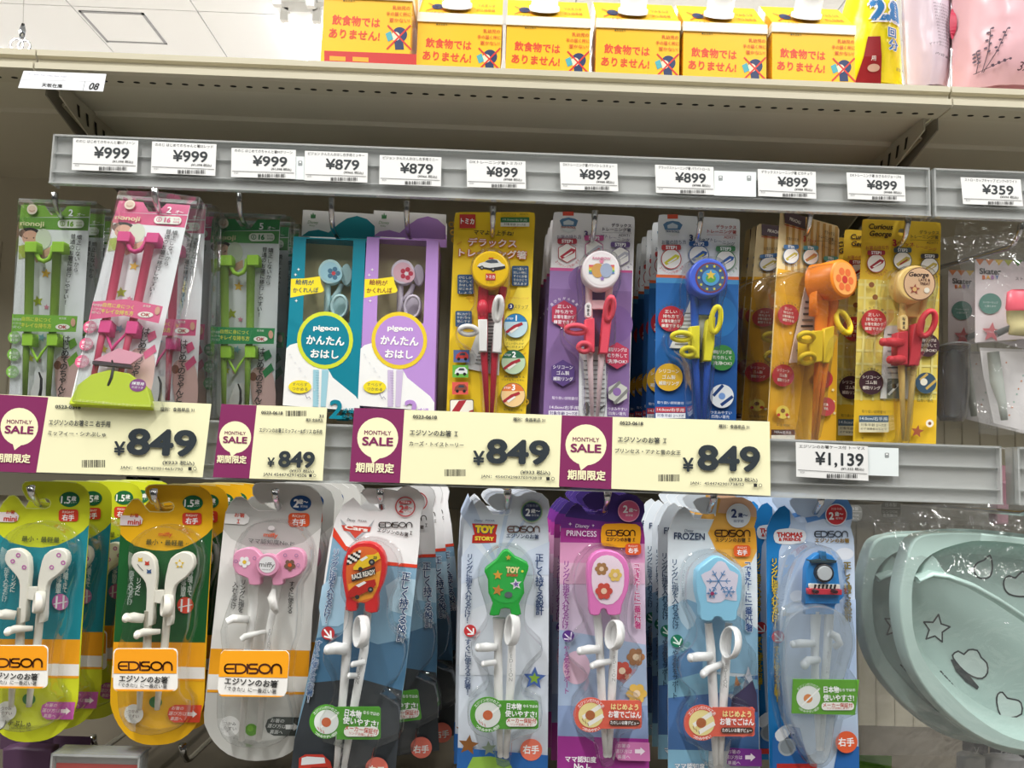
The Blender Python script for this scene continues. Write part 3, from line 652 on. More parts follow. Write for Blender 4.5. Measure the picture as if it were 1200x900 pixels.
def pigeon(label, what, u, v, Y, C, lab):
    base, hill, tint, letc, ringc = C
    c = Card('boxed_chopsticks', label, 'chopsticks pack', 'boxed beginner chopsticks with round logo', 390, 250, Y1-.012, 0, 0, .7)
    c.view(330, 235, 6)
    c.part('hang_card', -26).slab([(150, 65), (660, 95), (655, 270), (140, 250)], -26, -25.4, '#eceae6', 'p')
    c.part('hang_card_print', -25.3).poly([(140, 250), (190, 215), (260, 205), (330, 225), (400, 165), (460, 125), (530, 108), (600, 130), (655, 180), (655, 270)], hill, 0)
    c.text('Disney', 222, 152, 24, '#7aa06a', w=76, sh=.2).text('Baby', 215, 175, 12, '#7aa06a', w=40).poly([(205, 125), (205, 100), (210, 92), (215, 104), (222, 82), (229, 104), (234, 95), (240, 102), (238, 125)], '#4f8a5a')
    # box body: open window
    wall_ = [(85, 250), (590, 282), (590, 282)]
    out = [(85, 252), (590, 282), (548, 1480), (8, 1440)]
    win = [(172, 268), (505, 280), (478, 862), (148, 850)]
    c.part('box_front', 0).slab(out, -.4, 0, base, 'p', 0, 0, [win]); c.part('box_side')
    q = [c.pt(*p, 0) for p in out]
    for i in range(4):
        a, b = q[i], q[(i+1) % 4]; c.mb.add([(a[0], 0, a[1]), (b[0], 0, b[1]), (b[0], .026, b[1]), (a[0], .026, a[1])], [(0, 1, 2, 3)], base, 'p')
    c.part('box_back'); c.mb.add([(x, .0255, z) for x, z in q], [(0, 1, 2, 3)], '#d6cda0', 'p')
    c.part('front_print', 0)
    c.poly([(33, 1040)]+[(60, 1015), (115, 1000), (200, 990), (330, 1190), (360, 1245), (440, 1310), (520, 1375), (550, 1420), (548, 1480), (8, 1440)], '#ececea')
    c.part('flag_print').poly([(66, 550), (160, 548), (270, 533), (277, 580), (299, 630), (285, 645), (180, 660), (62, 683)], '#f3dc2f')
    c.text('絵柄が', 163, 576, 38, letc, w=130, bold=.02, rot=-1).text('かくれんぼ', 170, 630, 38, letc, w=180, bold=.015, rot=3)
    for a, b in ((98, 522), (120, 485), (104, 705)): c.star(a, b, 13, '#f1f1ea', 0, 4, .3)
    for k in range(9): c.text('+', 60+(k*67) % 230, 1080+(k*97) % 330, 22, '#d9dbe0')
    c.part('window_film', -.6, kd='clear').poly(win, '#ffffff')
    # the trainer inside
    c.part('head_disc'); c.slab(ell(340, 500, 84, 88, 30), -16, -8, tint, 's', 7); c.slab(ell(455, 520, 40, 76, 24), -22, -16, tint, 's', 5)
    c.part('head_print', -7.8).circ(340, 500, 68, lab[0]).circ(370, 520, 56, lab[0])
    for k in range(5): c.circ(366+30*math.cos(k*1.2566), 512+30*math.sin(k*1.2566), 17, lab[1])
    c.circ(366, 512, 14, lab[2])
    c.part('chopstick'); c.rod([(325, 580, -14, 22), (322, 700, -14, 24), (318, 850, -14, 24)], tint, 's', 8)
    c.part('chopstick'); c.rod([(420, 590, -20, 18), (400, 640, -18, 22), (345, 700, -16, 16)], tint, 's', 8)
    c.part('finger_ring').tor(408, 745, -10, 56, 78, 12, tint, 10, -4, rd=22)
    c.part('ring_web', -18).circ(408, 745, 52, tint, 74)
    c.view(330, 370, 6)
    c.part('round_logo', .3).circ(306, 172, 197, ringc, 202).circ(306, 172, 170, base, 174)
    c.part('lettering', .5).text('pigeon', 313, 85, 34, '#f3f3ef', w=180, bold=.035).text('かんたん', 308, 175, 66, '#f3f3ef', w=270, bold=.04).text('おはし', 303, 270, 62, '#f3f3ef', w=200, bold=.04)
    c.part('printed_stick', .3)
    for sx, w0 in ((242, 20), (308, 24)): c.poly([(sx-w0, 380), (sx+w0, 380), (sx+(16 if sx < 300 else 2), 640), (sx-(22 if sx < 300 else 34), 640)], '#9cc9d6' if base[1] == '0' else '#c9b9d6')
    for k in range(13): c.line([(240+k*1.0, 400+k*18), (264, 402+k*18)], 3, '#7fb0c0' if base[1] == '0' else '#a994bb')
    c.part('yellow_badge').circ(130, 500, 80, '#ecd82b', 46).text('すべらず', 130, 484, 24, '#555', w=104).text('つかめる', 130, 516, 24, '#555', w=108).line([(165, 550), (180, 580), (195, 570), (205, 585)], 3, '#557')
    c.part('age_lettering').text('2', 385, 658, 130, base, w=95, bold=.03).text('才頃', 470, 668, 36, base, bold=.03).text('から', 465, 712, 36, base, bold=.03)
    c.end()
    c.root.matrix_world = Matrix.Translation(P(u, v, Y)) @ c.R.to_4x4()
    return c
c = pigeon('teal boxed beginner chopsticks with a window and a yellow ringed round logo', '', 390, 250, Y1-.012, ('#0b7f93', '#1f8791', '#bfe3e6', '#356', '#cfd83a'), ('#a9d8e6', '#4f7f9c', '#d8505a'))
behind(c, 1, 'teal boxed beginner chopsticks', .034, dx=.001)
hook(389, 232, .850, 0, 'chrome hook carrying the teal boxed chopsticks', .030)
c = pigeon('lilac boxed beginner chopsticks with a window and a yellow ringed round logo', '', 475.5, 250.5, Y1-.012, ('#b58cce', '#b186c6', '#dcd3e2', '#8a3c3c', '#e3c62f'), ('#e3b7c6', '#c23c54', '#f0e9ee'))
behind(c, 1, 'lilac boxed beginner chopsticks', .034, dx=-.001)
hook(477, 236, .852, 0, 'chrome hook carrying the lilac boxed chopsticks', .026)

def dx_card(label, ref, Y, corners, hole, x0, y0, k, base, yaw=0, lean=0, pitch=0, nm='card_training_chopsticks'):
    c = Card(nm, label, 'chopsticks pack', 'card backed training chopsticks on the upper row', ref[0], ref[1], Y, yaw, pitch, lean)
    c.view(x0, y0, k)
    a, b, r = hole
    c.part('backing_card', 0).slab(corners, -.5, 0, base, 'p', 0, 0, [ell(a, b, r, n=14)])
    return c
def rc(tl, tr, br, bl, r):   # quad with rounded top corners
    def cor(p, q, s_):
        p, q, s_ = map(Vector, (p, q, s_)); a = p+(q-p).normalized()*r; b = p+(s_-p).normalized()*r
        return [tuple(a), tuple(a*.15+b*.15+p*.7), tuple(b)]
    return cor(tl, bl, tr)+cor(tr, tl, br)+[br, bl]

def dx_bottom(c, A, ink='#f3f3f3'):
    pass
# --- police car pack -------------------------------------------------
c = dx_card('yellow card pack of red and white training chopsticks with a police car disc', (578, 262), Y1, rc((43, 62), (358, 62), (318, 905), (8, 905), 22), (195, 106, 9), 520, 230, 3.333, '#f0cb2b', lean=.2)
c.part('card_pattern')
for k in range(26): c.line([(20+(k*71) % 320, 90+(k*133) % 740), (36+(k*71) % 320, 80+(k*133) % 740)], 5, '#e0a92a') if k % 3 else c.ring(30+(k*71) % 300, 110+(k*133) % 700, 8, 11, '#e3b028')
c.poly([(330, 300), (335, 560), (250, 600), (236, 480)], '#f5dc52', 3)
c.part('logo_panel').rect(62, 72, 124, 126, '#c9403c').text('トミカ', 93, 99, 25, '#fff', w=54, bold=.04)
c.part('size_panel').rect(222, 84, 334, 104, '#3c7a4c', 3).text('15.5cm/右手用', 278, 94, 9, '#dfe9d8', w=96).rect(222, 104, 334, 120, '#eef0e8').text('対象年齢 3〜7才', 278, 112, 10, '#444', w=88).text('CHOPSTICK', 255, 72, 9, '#8a7a2a', w=60).text('ADXT1', 313, 72, 8, '#8a7a2a')
c.part('title_lettering').text('ママより上手ね!', 195, 145, 20, '#333', w=158, bold=.025, sh=.1).text('デラックス', 190, 184, 32, '#f7f0e8', w=194, bold=.03, out='#d23c32', ow=.055).text('トレーニング箸', 192, 227, 32, '#f7f0e8', w=270, bold=.03, out='#d23c32', ow=.055)
for i, (p, ls) in enumerate((((54, 308, 116, 384), ('けむしが', 'ちびしく', 'おはしを', 'はじめま', 'しょう')), ((266, 274, 331, 352), ('一つ選んで', 'ほしい時に', 'すぐにお箸', 'を小さじで', '使えます')), ((46, 450, 110, 512), ('親にわかり', 'やすいから', '安心です')))):
    c.part('note_panel').rect(*p, '#2f4f74', 6)
    for k, t in enumerate(ls): c.text(t, (p[0]+p[2])/2, p[1]+12+k*14.5, 11, '#e9e6d8', w=p[2]-p[0]-12)
c.part('step_heading').circ(262, 432, 12, '#333c6c').text('3', 262, 432, 13, '#fff', bold=.03).text('ステップ', 302, 434, 16, '#444', w=56).text('いろいろトレーニング', 290, 400, 8, '#c06a4a', w=84)
for (a, b, col, t, lt) in ((281, 508, '#2f7fb8', '1', '#bcd6de'), (272, 650, '#2f6a4c', '2', '#b9cfae'), (270, 778, '#dd7a3c', '3', '#ecc78e')):
    c.part('step_badge').circ(a, b, 48, '#4a5a50').circ(a, b, 46, lt).poly([(a-46*math.cos(w), b-46*math.sin(w)) for w in [math.radians(20+k*14) for k in range(11)]], col)
    c.text('STEP', a-22, b-28, 8, '#fff', w=26).text(t, a+2, b-30, 22, '#fff', bold=.04).poly([(a-40, b+22), (a-8, b-2), (a+24, b-14), (a+28, b-4), (a-2, b+10), (a-34, b+30)], '#a8303a').poly([(a-24, b+22), (a+6, b+4), (a+12, b+8), (a-18, b+30)], '#efe9e0')
c.part('note_lettering')
for k, t in enumerate(('2つのリングで', '正しい持ち方が', '身に付きます')): c.text(t, 277, 565+k*13, 9, '#333', w=70)
c.text('輪が支援する', 276, 707, 9, '#333', w=80).text('リングを外した時も', 270, 720, 9, '#333', w=88).text('慣れたらリングを', 270, 836, 9, '#333', w=74)
c.part('car_photo')
for (a, b, bg, cc) in ((73, 627, '#5c6e9c', '#c04038'), (69, 686, '#6ab04a', '#dfe2e2'), (68, 752, '#d85a50', '#8a4a3a')):
    c.rect(a-34, b-24, a+28, b+24, bg).poly([(a-26, b+10), (a-22, b-6), (a-8, b-16), (a+14, b-16), (a+24, b-4), (a+24, b+10)], cc).poly([(a-12, b-3), (a-6, b-12), (a+10, b-12), (a+14, b-3)], '#3c4652').circ(a-14, b+11, 6, '#222').circ(a+13, b+11, 6, '#222')
c.part('tip_panel').rect(24, 795, 118, 900, '#5a5140', 8).rect(27, 798, 115, 900, '#efe9da', 7).poly([(27, 850), (60, 800), (90, 798), (45, 870), (27, 890)], '#a8303a').poly([(70, 900), (100, 840), (115, 835), (115, 860), (90, 900)], '#a8303a')
c.part('leaflet').slab([(150, 480), (200, 400), (230, 410), (215, 700), (80, 670)], 1, 2, '#d8dad9', 'p')
c.part('leaflet_print', 2.2)
for k in range(16): c.rect(182-k*4, 455+k*13, 206-k*2, 460+k*13, ('#555', '#8a8c8c')[k % 2])
c.part('chopstick').rod([(155, 355, 8, 20), (152, 440, 8, 22), (158, 610, 8, 15), (172, 905, 8, 6)], '#c22a3c', 's', 8)
c.part('chopstick').rod([(232, 355, 8, 16), (222, 440, 8, 16), (200, 610, 8, 15), (184, 905, 8, 6)], '#c22a3c', 's', 8)
c.part('cross_bar').slab([(150, 385), (225, 385), (222, 455), (165, 455)], 4, 9, '#b3243a', 's', 3)
c.part('oval_cap').ball(151, 436, 12, 22, 34, 6, '#d2364a')
c.part('grip_sleeve').slab([(134, 480), (170, 480), (170, 606), (136, 606)], 4, 17, '#eceae8', 'r', 5)
c.part('grip_sleeve').slab([(196, 500), (228, 440), (226, 612), (188, 608)], 4, 17, '#eceae8', 'r', 5)
c.part('finger_ring').tor(96, 524, 16, 32, 17, 10.5, '#efedea', 30, kind='r')
c.part('finger_ring').tor(212, 440, 20, 14, 46, 10.5, '#efedea', 20, -4, kind='r'); c.slab(ell(212, 440, 13, 44, 20), 16, 19, '#e6e4e1', 'r')
c.part('head_disc').slab(ell(182, 285, 73, 73, 36), 6, 21, '#f2c512', 's', 7)
c.part('police_car_print', 21.2).poly([(130, 274), (140, 262), (160, 256), (168, 250), (190, 244), (212, 248), (226, 262), (238, 268), (240, 280), (222, 286), (195, 291), (140, 280)], '#e4e4e2').poly([(132, 273), (180, 280), (240, 272), (241, 281), (222, 287), (197, 291), (138, 281)], '#26272c').poly([(160, 257), (170, 250), (190, 246), (208, 250), (214, 260), (185, 262)], '#4a5260').circ(149, 279, 8, '#1d1d20').circ(149, 279, 4, '#999').circ(193, 287, 8, '#1d1d20').circ(193, 287, 4, '#999').rect(176, 240, 194, 245, '#c0392f').rect(164, 302, 202, 328, '#c9403c').text('トミカ', 183, 315, 14, '#fff', w=32, bold=.03).text('© TOMY', 182, 337, 6, '#6a5a10')
c.part('blister').blister([(105, 250), (150, 200), (215, 200), (262, 250), (258, 360), (240, 420), (245, 560), (215, 640), (205, 900), (155, 900), (135, 640), (55, 570), (50, 500), (115, 420), (108, 350)], 25, sm=3)
behind(c, 2, 'yellow card pack with a police car disc', .03, dx=.0)
hook(578, 242, .852, 0, 'chrome hook carrying the police car pack', .026)

STEP_X = '#'
def dx_common(c, V, names, ink, steps, hexb, notes, size, nst=None, shape='hex'):
    """V: dict of positions of one card type, read in its own crop"""
    c.part('title_lettering'); c.text('デラックス', *V['t1'], names[2], w=V['t1w'], bold=.02).text('トレーニング箸', *V['t2'], names[2], w=V['t2w'], bold=.02)
    a, b, w = V['t2'][0], V['t2'][1], V['t2w']; c.line([(a-w/2, b+V['t2'][2]*.8), (a+w/2, b+V['t2'][2]*.9)], 1, names[2]).text('ADXT1', a+w*.25, b+V['t2'][2]*1.5, V['t2'][2]*.7, names[2])
    c.part('heading_lettering').text('お箸の持ち方', *V['h1'], names[0], w=V['h1w'], rot=3).text('3', *V['h3'], names[1], bold=.05).text('ステップ', *V['h2'], names[1], w=V['h2w'], bold=.03, rot=-4).text('トレーニング', *V['h4'], names[0], w=V['h4w'], rot=-9)
    for i, ((x, y, r), col, ic) in enumerate(zip(V['st'], steps, ((V['ica'], V['icb']),)*3)):
        c.part('step_badge')
        if shape == 'hex': H_ = lambda q: [(x+q*math.sin(k*PI/3), y-q*math.cos(k*PI/3)) for k in range(6)]
        else: H_ = lambda q: ell(x, y, q)
        c.poly(H_(r), col).poly(H_(r*.92), '#f3f1ec')
        c.poly([(x-r*.7, y+r*.35), (x+r*.4, y-r*.45), (x+r*.85, y-r*.3), (x+r*.7, y), (x-r*.5, y+r*.62)], ic[0 if i else 1]).poly([(x-r*.4, y+r*.38), (x+r*.5, y-r*.18), (x+r*.55, y-r*.05), (x-r*.2, y+r*.45)], '#f3f1ec' if i != 1 else ic[1])
        c.rect(x-r*.95, y-r*1.38, x+r*.95, y-r*.86, col, r*.18).text(f'STEP{i+1}', x, y-r*1.12, r*.34, '#fff', w=r*1.1, bold=.04)
        c.atext('2つのリングを使います' if i == 0 else ('リングを外します' if i == 1 else '普通に使います'), x, y, r*1.32, 235, 120, r*.27, col, flip=True)
    for (x, y, r, col, lines, ic) in hexb:
        c.part('note_badge')
        if shape == 'hex': c.poly([(x+r*math.sin(k*PI/3), y-r*math.cos(k*PI/3)) for k in range(6)], col)
        else: c.circ(x, y, r, col)
        n = len(lines)
        for k, t in enumerate(lines): c.text(t, x, y+(k-(n-1)/2)*r*(.44 if n < 4 else .37), r*(.3 if n < 4 else .27), ink, w=min(r*1.5, len(t)*r*.32), bold=.015)
        if ic: c.atext(ic, x, y, r*1.12, -60, 60, r*.2, ink if shape == 'hex' else '#555')
# --- purple and white pack ------------------------------------------
c = dx_card('purple and white card pack of pink training chopsticks with a white disc', (699, 256), Y1, rc((62, 60), (380, 78), (355, 890), (20, 890), 20), (221, 104, 11), 630, 230, 3.333, '#eeecee', lean=.0)
c.part('purple_panel').poly([(49, 278), (370, 290), (355, 890), (20, 890)], '#9478ac').poly([(49, 278), (370, 290), (370, 299), (48, 290)], '#cf5a94').poly([(46, 360), (366, 372), (355, 890), (20, 890)], '#86699c').circ(300, 500, 72, '#7d5f99', 75).circ(180, 330, 60, '#86689f', 60)
c.rect(98, 60, 141, 76, '#d4503e')
c.part('shield_emblem').poly([(86, 95), (96, 88), (120, 83), (145, 88), (158, 95), (150, 118), (95, 118)], '#5c82a4', 1).poly([(92, 118), (150, 118), (150, 132), (122, 145), (95, 132)], '#dfe3e4').poly([(100, 100), (120, 92), (142, 100), (140, 112), (102, 112)], '#c5d0d6').text('PAW PATROL', 121, 122, 9, '#b04a3c', w=58, bold=.03)
VP = dict(t1=(327, 115, 15), t1w=80, t2=(309, 131, 15), t2w=114, h1=(123, 160, 17), h1w=98, h3=(189, 148, 24), h2=(230, 156, 15), h2w=62, h4=(312, 166, 15), h4w=98, st=((115, 222, 40), (220, 210, 40), (322, 236, 40)), ica='#b9b9c4', icb='#c04050')
dx_common(c, VP, ('#7a6a8c', '#5c4a7c', '#4a4458'), '#f2eef4', ('#b84450', '#c85a94', '#6a5488'),
    ((103, 463, 55, '#b23a54', ('正しい', '持ち方で', 'お箸を動かす', '練習できる!'), '遊びながら練習'), (309, 624, 52, '#c2405c', ('補助リングは', '取り外して', '洗浄OK!'), None), (98, 692, 52, '#5c4580', ('シリコーン', 'ゴム製', '補助リング'), None)), None, None)
c.part('tip_badge').poly([(311+42*math.sin(k*PI/3), 769-42*math.cos(k*PI/3)) for k in range(6)], '#c3c4bc').line([(278, 770), (318, 728)], 12, '#7f7f7c').line([(300, 808), (348, 760)], 12, '#7f7f7c').circ(308, 765, 16, '#8c6aa6')
c.part('note_lettering').text('取り扱い説明書付', 105, 790, 12, '#ece8f0', w=100).text('14.0cm/右手用', 102, 826, 14, '#ece8f0', w=112, bold=.01).rect(42, 838, 158, 860, '#e5e0ea').text('対象年齢 2〜7才', 100, 849, 14, '#5c4580', w=110, bold=.01).text('つまみやすい', 309, 832, 13, '#ece8f0', w=76).text('四角い箸先', 309, 850, 13, '#ece8f0', w=68)
c.part('leaflet').slab([(163, 590), (265, 585), (272, 885), (160, 885)], 1, 2, '#dfe1e2', 'p')
c.part('leaflet_print', 2.2)
for k in range(12): c.rect(180+(k % 2)*8, 640+k*18, 262, 645+k*18, ('#777', '#aaa')[k % 2])
c.circ(190, 830, 12, '#666', 26).line([(235, 840), (260, 818)], 6, '#444')
c.part('chopstick').rod([(199, 350, 8, 14), (202, 480, 8, 14), (204, 610, 8, 13), (214, 890, 8, 6)], '#f3d6da', 's', 8)
c.part('chopstick').rod([(282, 350, 8, 14), (268, 480, 8, 14), (250, 610, 8, 13), (232, 890, 8, 6)], '#f3d6da', 's', 8)
c.part('cross_bar').slab([(210, 405), (275, 405), (272, 440), (212, 440)], 4, 9, '#efccd2', 's', 3)
c.part('name_plate').slab(rrect(185, 415, 212, 475, 13), 8, 14, '#f0ecec', 's', 3).part('name_plate_print', 14.2).vtext('なまえ', 198, 422, 468, 11, '#333', bold=.03)
c.part('grip_sleeve').slab([(186, 480), (222, 474), (224, 608), (186, 606)], 4, 17, '#ea4c62', 'r', 5)
c.part('grip_sleeve').slab([(258, 450), (298, 396), (286, 520), (276, 614), (240, 612)], 4, 17, '#ea4c62', 'r', 5)
c.part('finger_ring').tor(150, 520, 18, 38, 17, 10.5, '#f2576a', 32, kind='r')
c.part('finger_ring').tor(182, 590, 18, 22, 17, 10.5, '#f2576a', 20, kind='r')
c.part('finger_ring').tor(281, 438, 22, 15, 44, 10.5, '#f2576a', 20, -6, kind='r'); c.slab(ell(281, 438, 13, 42, 20), 17, 20, '#ea4c62', 'r')
c.part('head_disc').slab(ell(248, 287, 74, 76, 36), 6, 24, '#f3e9ec', 's', 7)
c.part('head_print', 24.2).circ(250, 287, 62, '#f6f1f2', 60)
for k, cc in enumerate(('#e05a6a', '#e9a24a', '#e6d85a', '#6ab86a', '#6a8ac8')):
    for sx in (-1, 1): c.rect(250+sx*38-12, 268+k*7, 250+sx*38+12, 275+k*7, cc)
c.circ(235, 290, 24, '#d8a45a', 28).circ(268, 290, 24, '#a9b6d0', 28).star(250, 255, 12, '#e98aa8').star(252, 322, 10, '#9a78c4').text('RAINBOW', 250, 243, 10, '#d87a9a', w=70, bold=.02)
c.part('blister').blister([(170, 240), (215, 205), (290, 205), (330, 250), (330, 340), (310, 400), (312, 560), (285, 640), (262, 880), (190, 880), (175, 640), (105, 560), (105, 490), (170, 430), (165, 330)], 28, sm=3)
behind(c, 3, 'purple and white card pack with pink chopsticks', .03, dx=-.0012, rots=[.5, 1.2, 1.8])
hook(697, 247, .852, 0, 'chrome hook carrying the purple and white pack', .026)
# --- blue pack -------------------------------------------------------
c = dx_card('blue and white card pack of yellow and blue training chopsticks', (822, 262), Y1, rc((72, 70), (391, 88), (375, 890), (56, 872), 20), (230, 115, 11), 750, 230, 3.333, '#e9ecee', lean=.0)
c.part('blue_panel').poly([(63, 305), (386, 315), (375, 890), (56, 872)], '#2a68ac').poly([(63, 305), (386, 315), (386, 327), (63, 317)], '#dd6a3c').poly([(63, 317), (386, 327), (386, 345), (63, 338)], '#4d96cc').circ(310, 470, 70, '#2f78bc', 80).poly([(60, 700), (380, 640), (375, 890), (56, 872)], '#23579c').rect(107, 71, 148, 88, '#d4573e')
c.part('shield_emblem').poly([(90, 110), (104, 100), (127, 96), (152, 100), (166, 112), (156, 132), (98, 132)], '#5c82a4', 1).poly([(98, 132), (158, 132), (155, 146), (128, 158), (100, 146)], '#dfe3e4').poly([(106, 114), (127, 104), (148, 114), (146, 126), (108, 126)], '#c5d0d6').text('PAW PATROL', 128, 138, 9, '#3c5a7c', w=54, bold=.03)
V2 = dict(t1=(336, 121, 15), t1w=82, t2=(319, 139, 15), t2w=118, h1=(132, 180, 17), h1w=98, h3=(199, 163, 24), h2=(240, 170, 15), h2w=62, h4=(322, 180, 15), h4w=98, st=((121, 246, 40), (228, 232, 40), (332, 252, 40)), ica='#3c68b0', icb='#d4cf3a')
dx_common(c, V2, ('#3a4a6c', '#2c3c64', '#b8403c'), '#f2f2ec', ('#c24444', '#3c68a4', '#4a8a5a'),
    ((119, 480, 50, '#b8303c', ('正しい', '持ち方で', 'お箸を動かす', '練習できる!'), '遊びながら練習'), (318, 632, 50, '#3f8a44', ('補助リングは', '取り外して', '洗浄OK!'), None), (110, 708, 54, '#dcae34', ('シリコーン', 'ゴム製', '補助リング'), '安心して使えるゴム')), None, None, shape='o')
c.part('tip_badge').circ(316, 782, 46, '#e2e6ea').line([(285, 778), (318, 742)], 12, '#23427c').line([(315, 815), (355, 785)], 12, '#23427c').circ(316, 782, 13, '#7aa0d8')
c.part('note_lettering').text('取り扱い説明書付', 116, 808, 11, '#e9ecf2', w=104).rect(58, 824, 174, 846, '#b8404c').text('14.0cm/右手用', 116, 835, 13, '#f4ecec', w=106, bold=.01).rect(58, 848, 174, 868, '#e9ecf2').text('対象年齢 2〜7才', 116, 858, 13, '#23427c', w=106).text('つまみやすい', 312, 846, 13, '#e9ecf2', w=84).text('四角い箸先', 310, 862, 13, '#e9ecf2', w=70)
c.part('leaflet').slab([(168, 480), (205, 385), (245, 395), (290, 420), (265, 600), (115, 592)], 1, 2, '#dfe1e2', 'p')
c.part('leaflet_print', 2.2)
for k in range(9): c.rect(168-k*4, 455+k*15, 205, 459+k*15, ('#777', '#aaa')[k % 2])
c.rect(230, 390, 276, 412, '#d8dade').rect(240, 398, 262, 402, '#555')
BL = '#2f5fc4'
c.part('chopstick').rod([(212, 370, 8, 17), (214, 500, 8, 16), (217, 630, 8, 15), (232, 885, 8, 7)], BL, 's', 8)
c.part('chopstick').rod([(296, 370, 8, 15), (285, 500, 8, 15), (264, 640, 8, 15), (250, 885, 8, 7)], BL, 's', 8)
c.part('cross_bar').slab([(222, 395), (288, 400), (284, 465), (222, 460)], 4, 9, '#3a6ad0', 's', 3)
c.part('grip_sleeve').slab([(198, 508), (234, 504), (234, 632), (200, 630)], 4, 17, '#e3d92a', 'r', 5)
c.part('grip_sleeve').slab([(264, 480), (296, 470), (292, 580), (280, 644), (246, 642)], 4, 17, '#e3d92a', 'r', 5)
c.part('finger_ring').tor(162, 548, 20, 36, 16, 10.5, '#eee02c', 30, kind='r')
c.part('finger_ring').tor(188, 608, 20, 24, 16, 10.5, '#dccf28', 20, kind='r')
c.part('finger_ring').tor(296, 482, 24, 18, 50, 10.5, '#f0e22e', 10, -6, kind='r')
c.part('head_disc').slab(ell(268, 316, 77, 75, 36), 6, 26, '#4a68d8', 's', 7)
c.part('head_print', 26.2).circ(276, 318, 60, '#7a3c4c', 60).circ(276, 318, 54, '#3c5a8a', 54)
for k in range(10): c.star(276+46*math.cos(k*.628), 318+46*math.sin(k*.628), 7, '#d8d24a')
c.circ(276, 318, 34, '#4f9ad0', 32).circ(276, 322, 20, '#5aa24c', 16).star(276, 308, 20, '#e5c24c')
c.part('blister').blister([(190, 250), (235, 230), (315, 235), (345, 285), (345, 370), (328, 430), (322, 580), (300, 660), (278, 870), (208, 870), (190, 660), (118, 590), (118, 520), (175, 440), (180, 340)], 30, sm=3)
behind(c, 4, 'blue and white card pack with yellow chopsticks', .03, dx=-.0008, rots=[.8, .4, 1.2, 1.6])
hook(821, 249, .852, 0, 'chrome hook carrying the blue pack', .026)
# --- orange pack, turned on its hook ---------------------------------
YW = 27
c = dx_card('striped yellow card pack turned sideways with bright orange training chopsticks', (948, 262), Y1-.008, [(137, 60), (146, 51), (345, 108), (352, 122), (345, 620), (340, 890), (88, 890), (120, 330)], (246, 108, 12), 870, 230, 3.1, '#e9d3a0', yaw=YW, lean=1)
c.part('print_panel').poly([(137, 60), (146, 51), (345, 108), (352, 122), (349, 300), (128, 262), (120, 330)], '#e8d2a2').poly([(128, 262), (349, 300), (340, 890), (88, 890)], '#dfa82c').poly([(126, 275), (348, 310), (346, 400), (118, 345)], '#dca536')
for k in range(9): c.poly([(160+k*22, 62+k*6), (170+k*22, 64+k*6), (164+k*22, 270+k*4), (154+k*22, 268+k*4)], '#c99f58')
for k in range(14): c.star(120+(k*53) % 215, 400+(k*97) % 430, 7, '#f3e4b0', k*20)
c.part('logo_panel').poly([(150, 54), (226, 76), (226, 120), (150, 98)], '#5b4a52').text('PIKACHU', 188, 90, 13, '#e9e4dc', w=56, bold=.03, rot=-6).line([(150, 105), (222, 124)], 3, '#b8403c')
V3 = dict(t1=(312, 135, 14), t1w=54, t2=(300, 153, 13), t2w=78, h1=(178, 158, 14), h1w=60, h3=(221, 156, 20), h2=(246, 164, 13), h2w=42, h4=(305, 190, 13), h4w=60, st=((171, 218, 29), (241, 222, 29), (312, 258, 27)), ica='#c98a5a', icb='#c9b95a')
dx_common(c, V3, ('#5c4a3c', '#b8403c', '#5c4a3c'), '#f4ece0', ('#4f78a8', '#5a98a8', '#5a9a8c'),
    ((157, 432, 38, '#b8383c', ('正しい', '持ち方で', 'お箸を動かす', '練習できる!'), '遊びながら練習'), (137, 652, 40, '#b8383c', ('シリコーン', 'ゴム製', '補助リング'), '安心して使えるゴム'), (282, 665, 34, '#b8383c', ('洗浄', 'OK!'), None), (290, 765, 34, '#b8484c', ('四角', '箸先'), None)), None, None, shape='o')
c.part('flower_print').circ(133, 785, 24, '#ecd058').circ(118, 795, 6, '#c8402c').circ(148, 795, 6, '#c8402c').circ(133, 780, 8, '#8a5a2a')
c.part('note_lettering').text('取り扱い説明書付', 135, 832, 10, '#4a3a2a', w=66).rect(90, 848, 176, 868, '#5a3c30').text('14.0cm/右手用', 132, 858, 11, '#eee', w=80).rect(90, 868, 176, 886, '#e9e2d2')
c.part('leaflet').slab([(228, 330), (262, 340), (262, 600), (172, 605)], 2, 3, '#dcc7bd', 'p')
c.part('leaflet_print', 3.2)
for k in range(9): c.rect(228-k*4, 380+k*22, 256, 388+k*22, ('#4a3c38', '#8a7a74')[k % 2], 2)
OR = '#f0882a'
c.part('head_disc')
hx, hz = c.pt(345, 305, 30)
c.mb.tube([(Vector((hx-.004, -.004, hz)), .021), (Vector((hx-.002, -.012, hz)), .0205), (Vector((hx, -.036, hz)), .0205), (Vector((hx, -.039, hz)), .0185)], OR, 's', 32)
c.part('head_print')
c.mb.add([(hx+.0168*math.cos(w*PI/14), -.0393, hz+.0168*math.sin(w*PI/14)) for w in range(28)], [tuple(range(28))], '#f3a85a')
for k in range(6): c.mb.add([(hx+.009*math.cos(k*PI/3)+.004*math.cos(w*PI/6), -.0395, hz-.001+.009*math.sin(k*PI/3)+.004*math.sin(w*PI/6)) for w in range(12)], [tuple(range(12))], '#e2703c')
c.mb.add([(hx+.004*math.cos(w*PI/6), -.0396, hz-.001+.004*math.sin(w*PI/6)) for w in range(12)], [tuple(range(12))], '#c93c34')
c.part('chopstick').rod([(290, 380, 20, 24), (284, 480, 18, 22), (278, 600, 18, 16), (256, 885, 18, 6)], OR, 's', 8)
c.part('chopstick').rod([(330, 380, 20, 20), (318, 480, 18, 18), (300, 600, 18, 15), (268, 885, 18, 6)], OR, 's', 8)
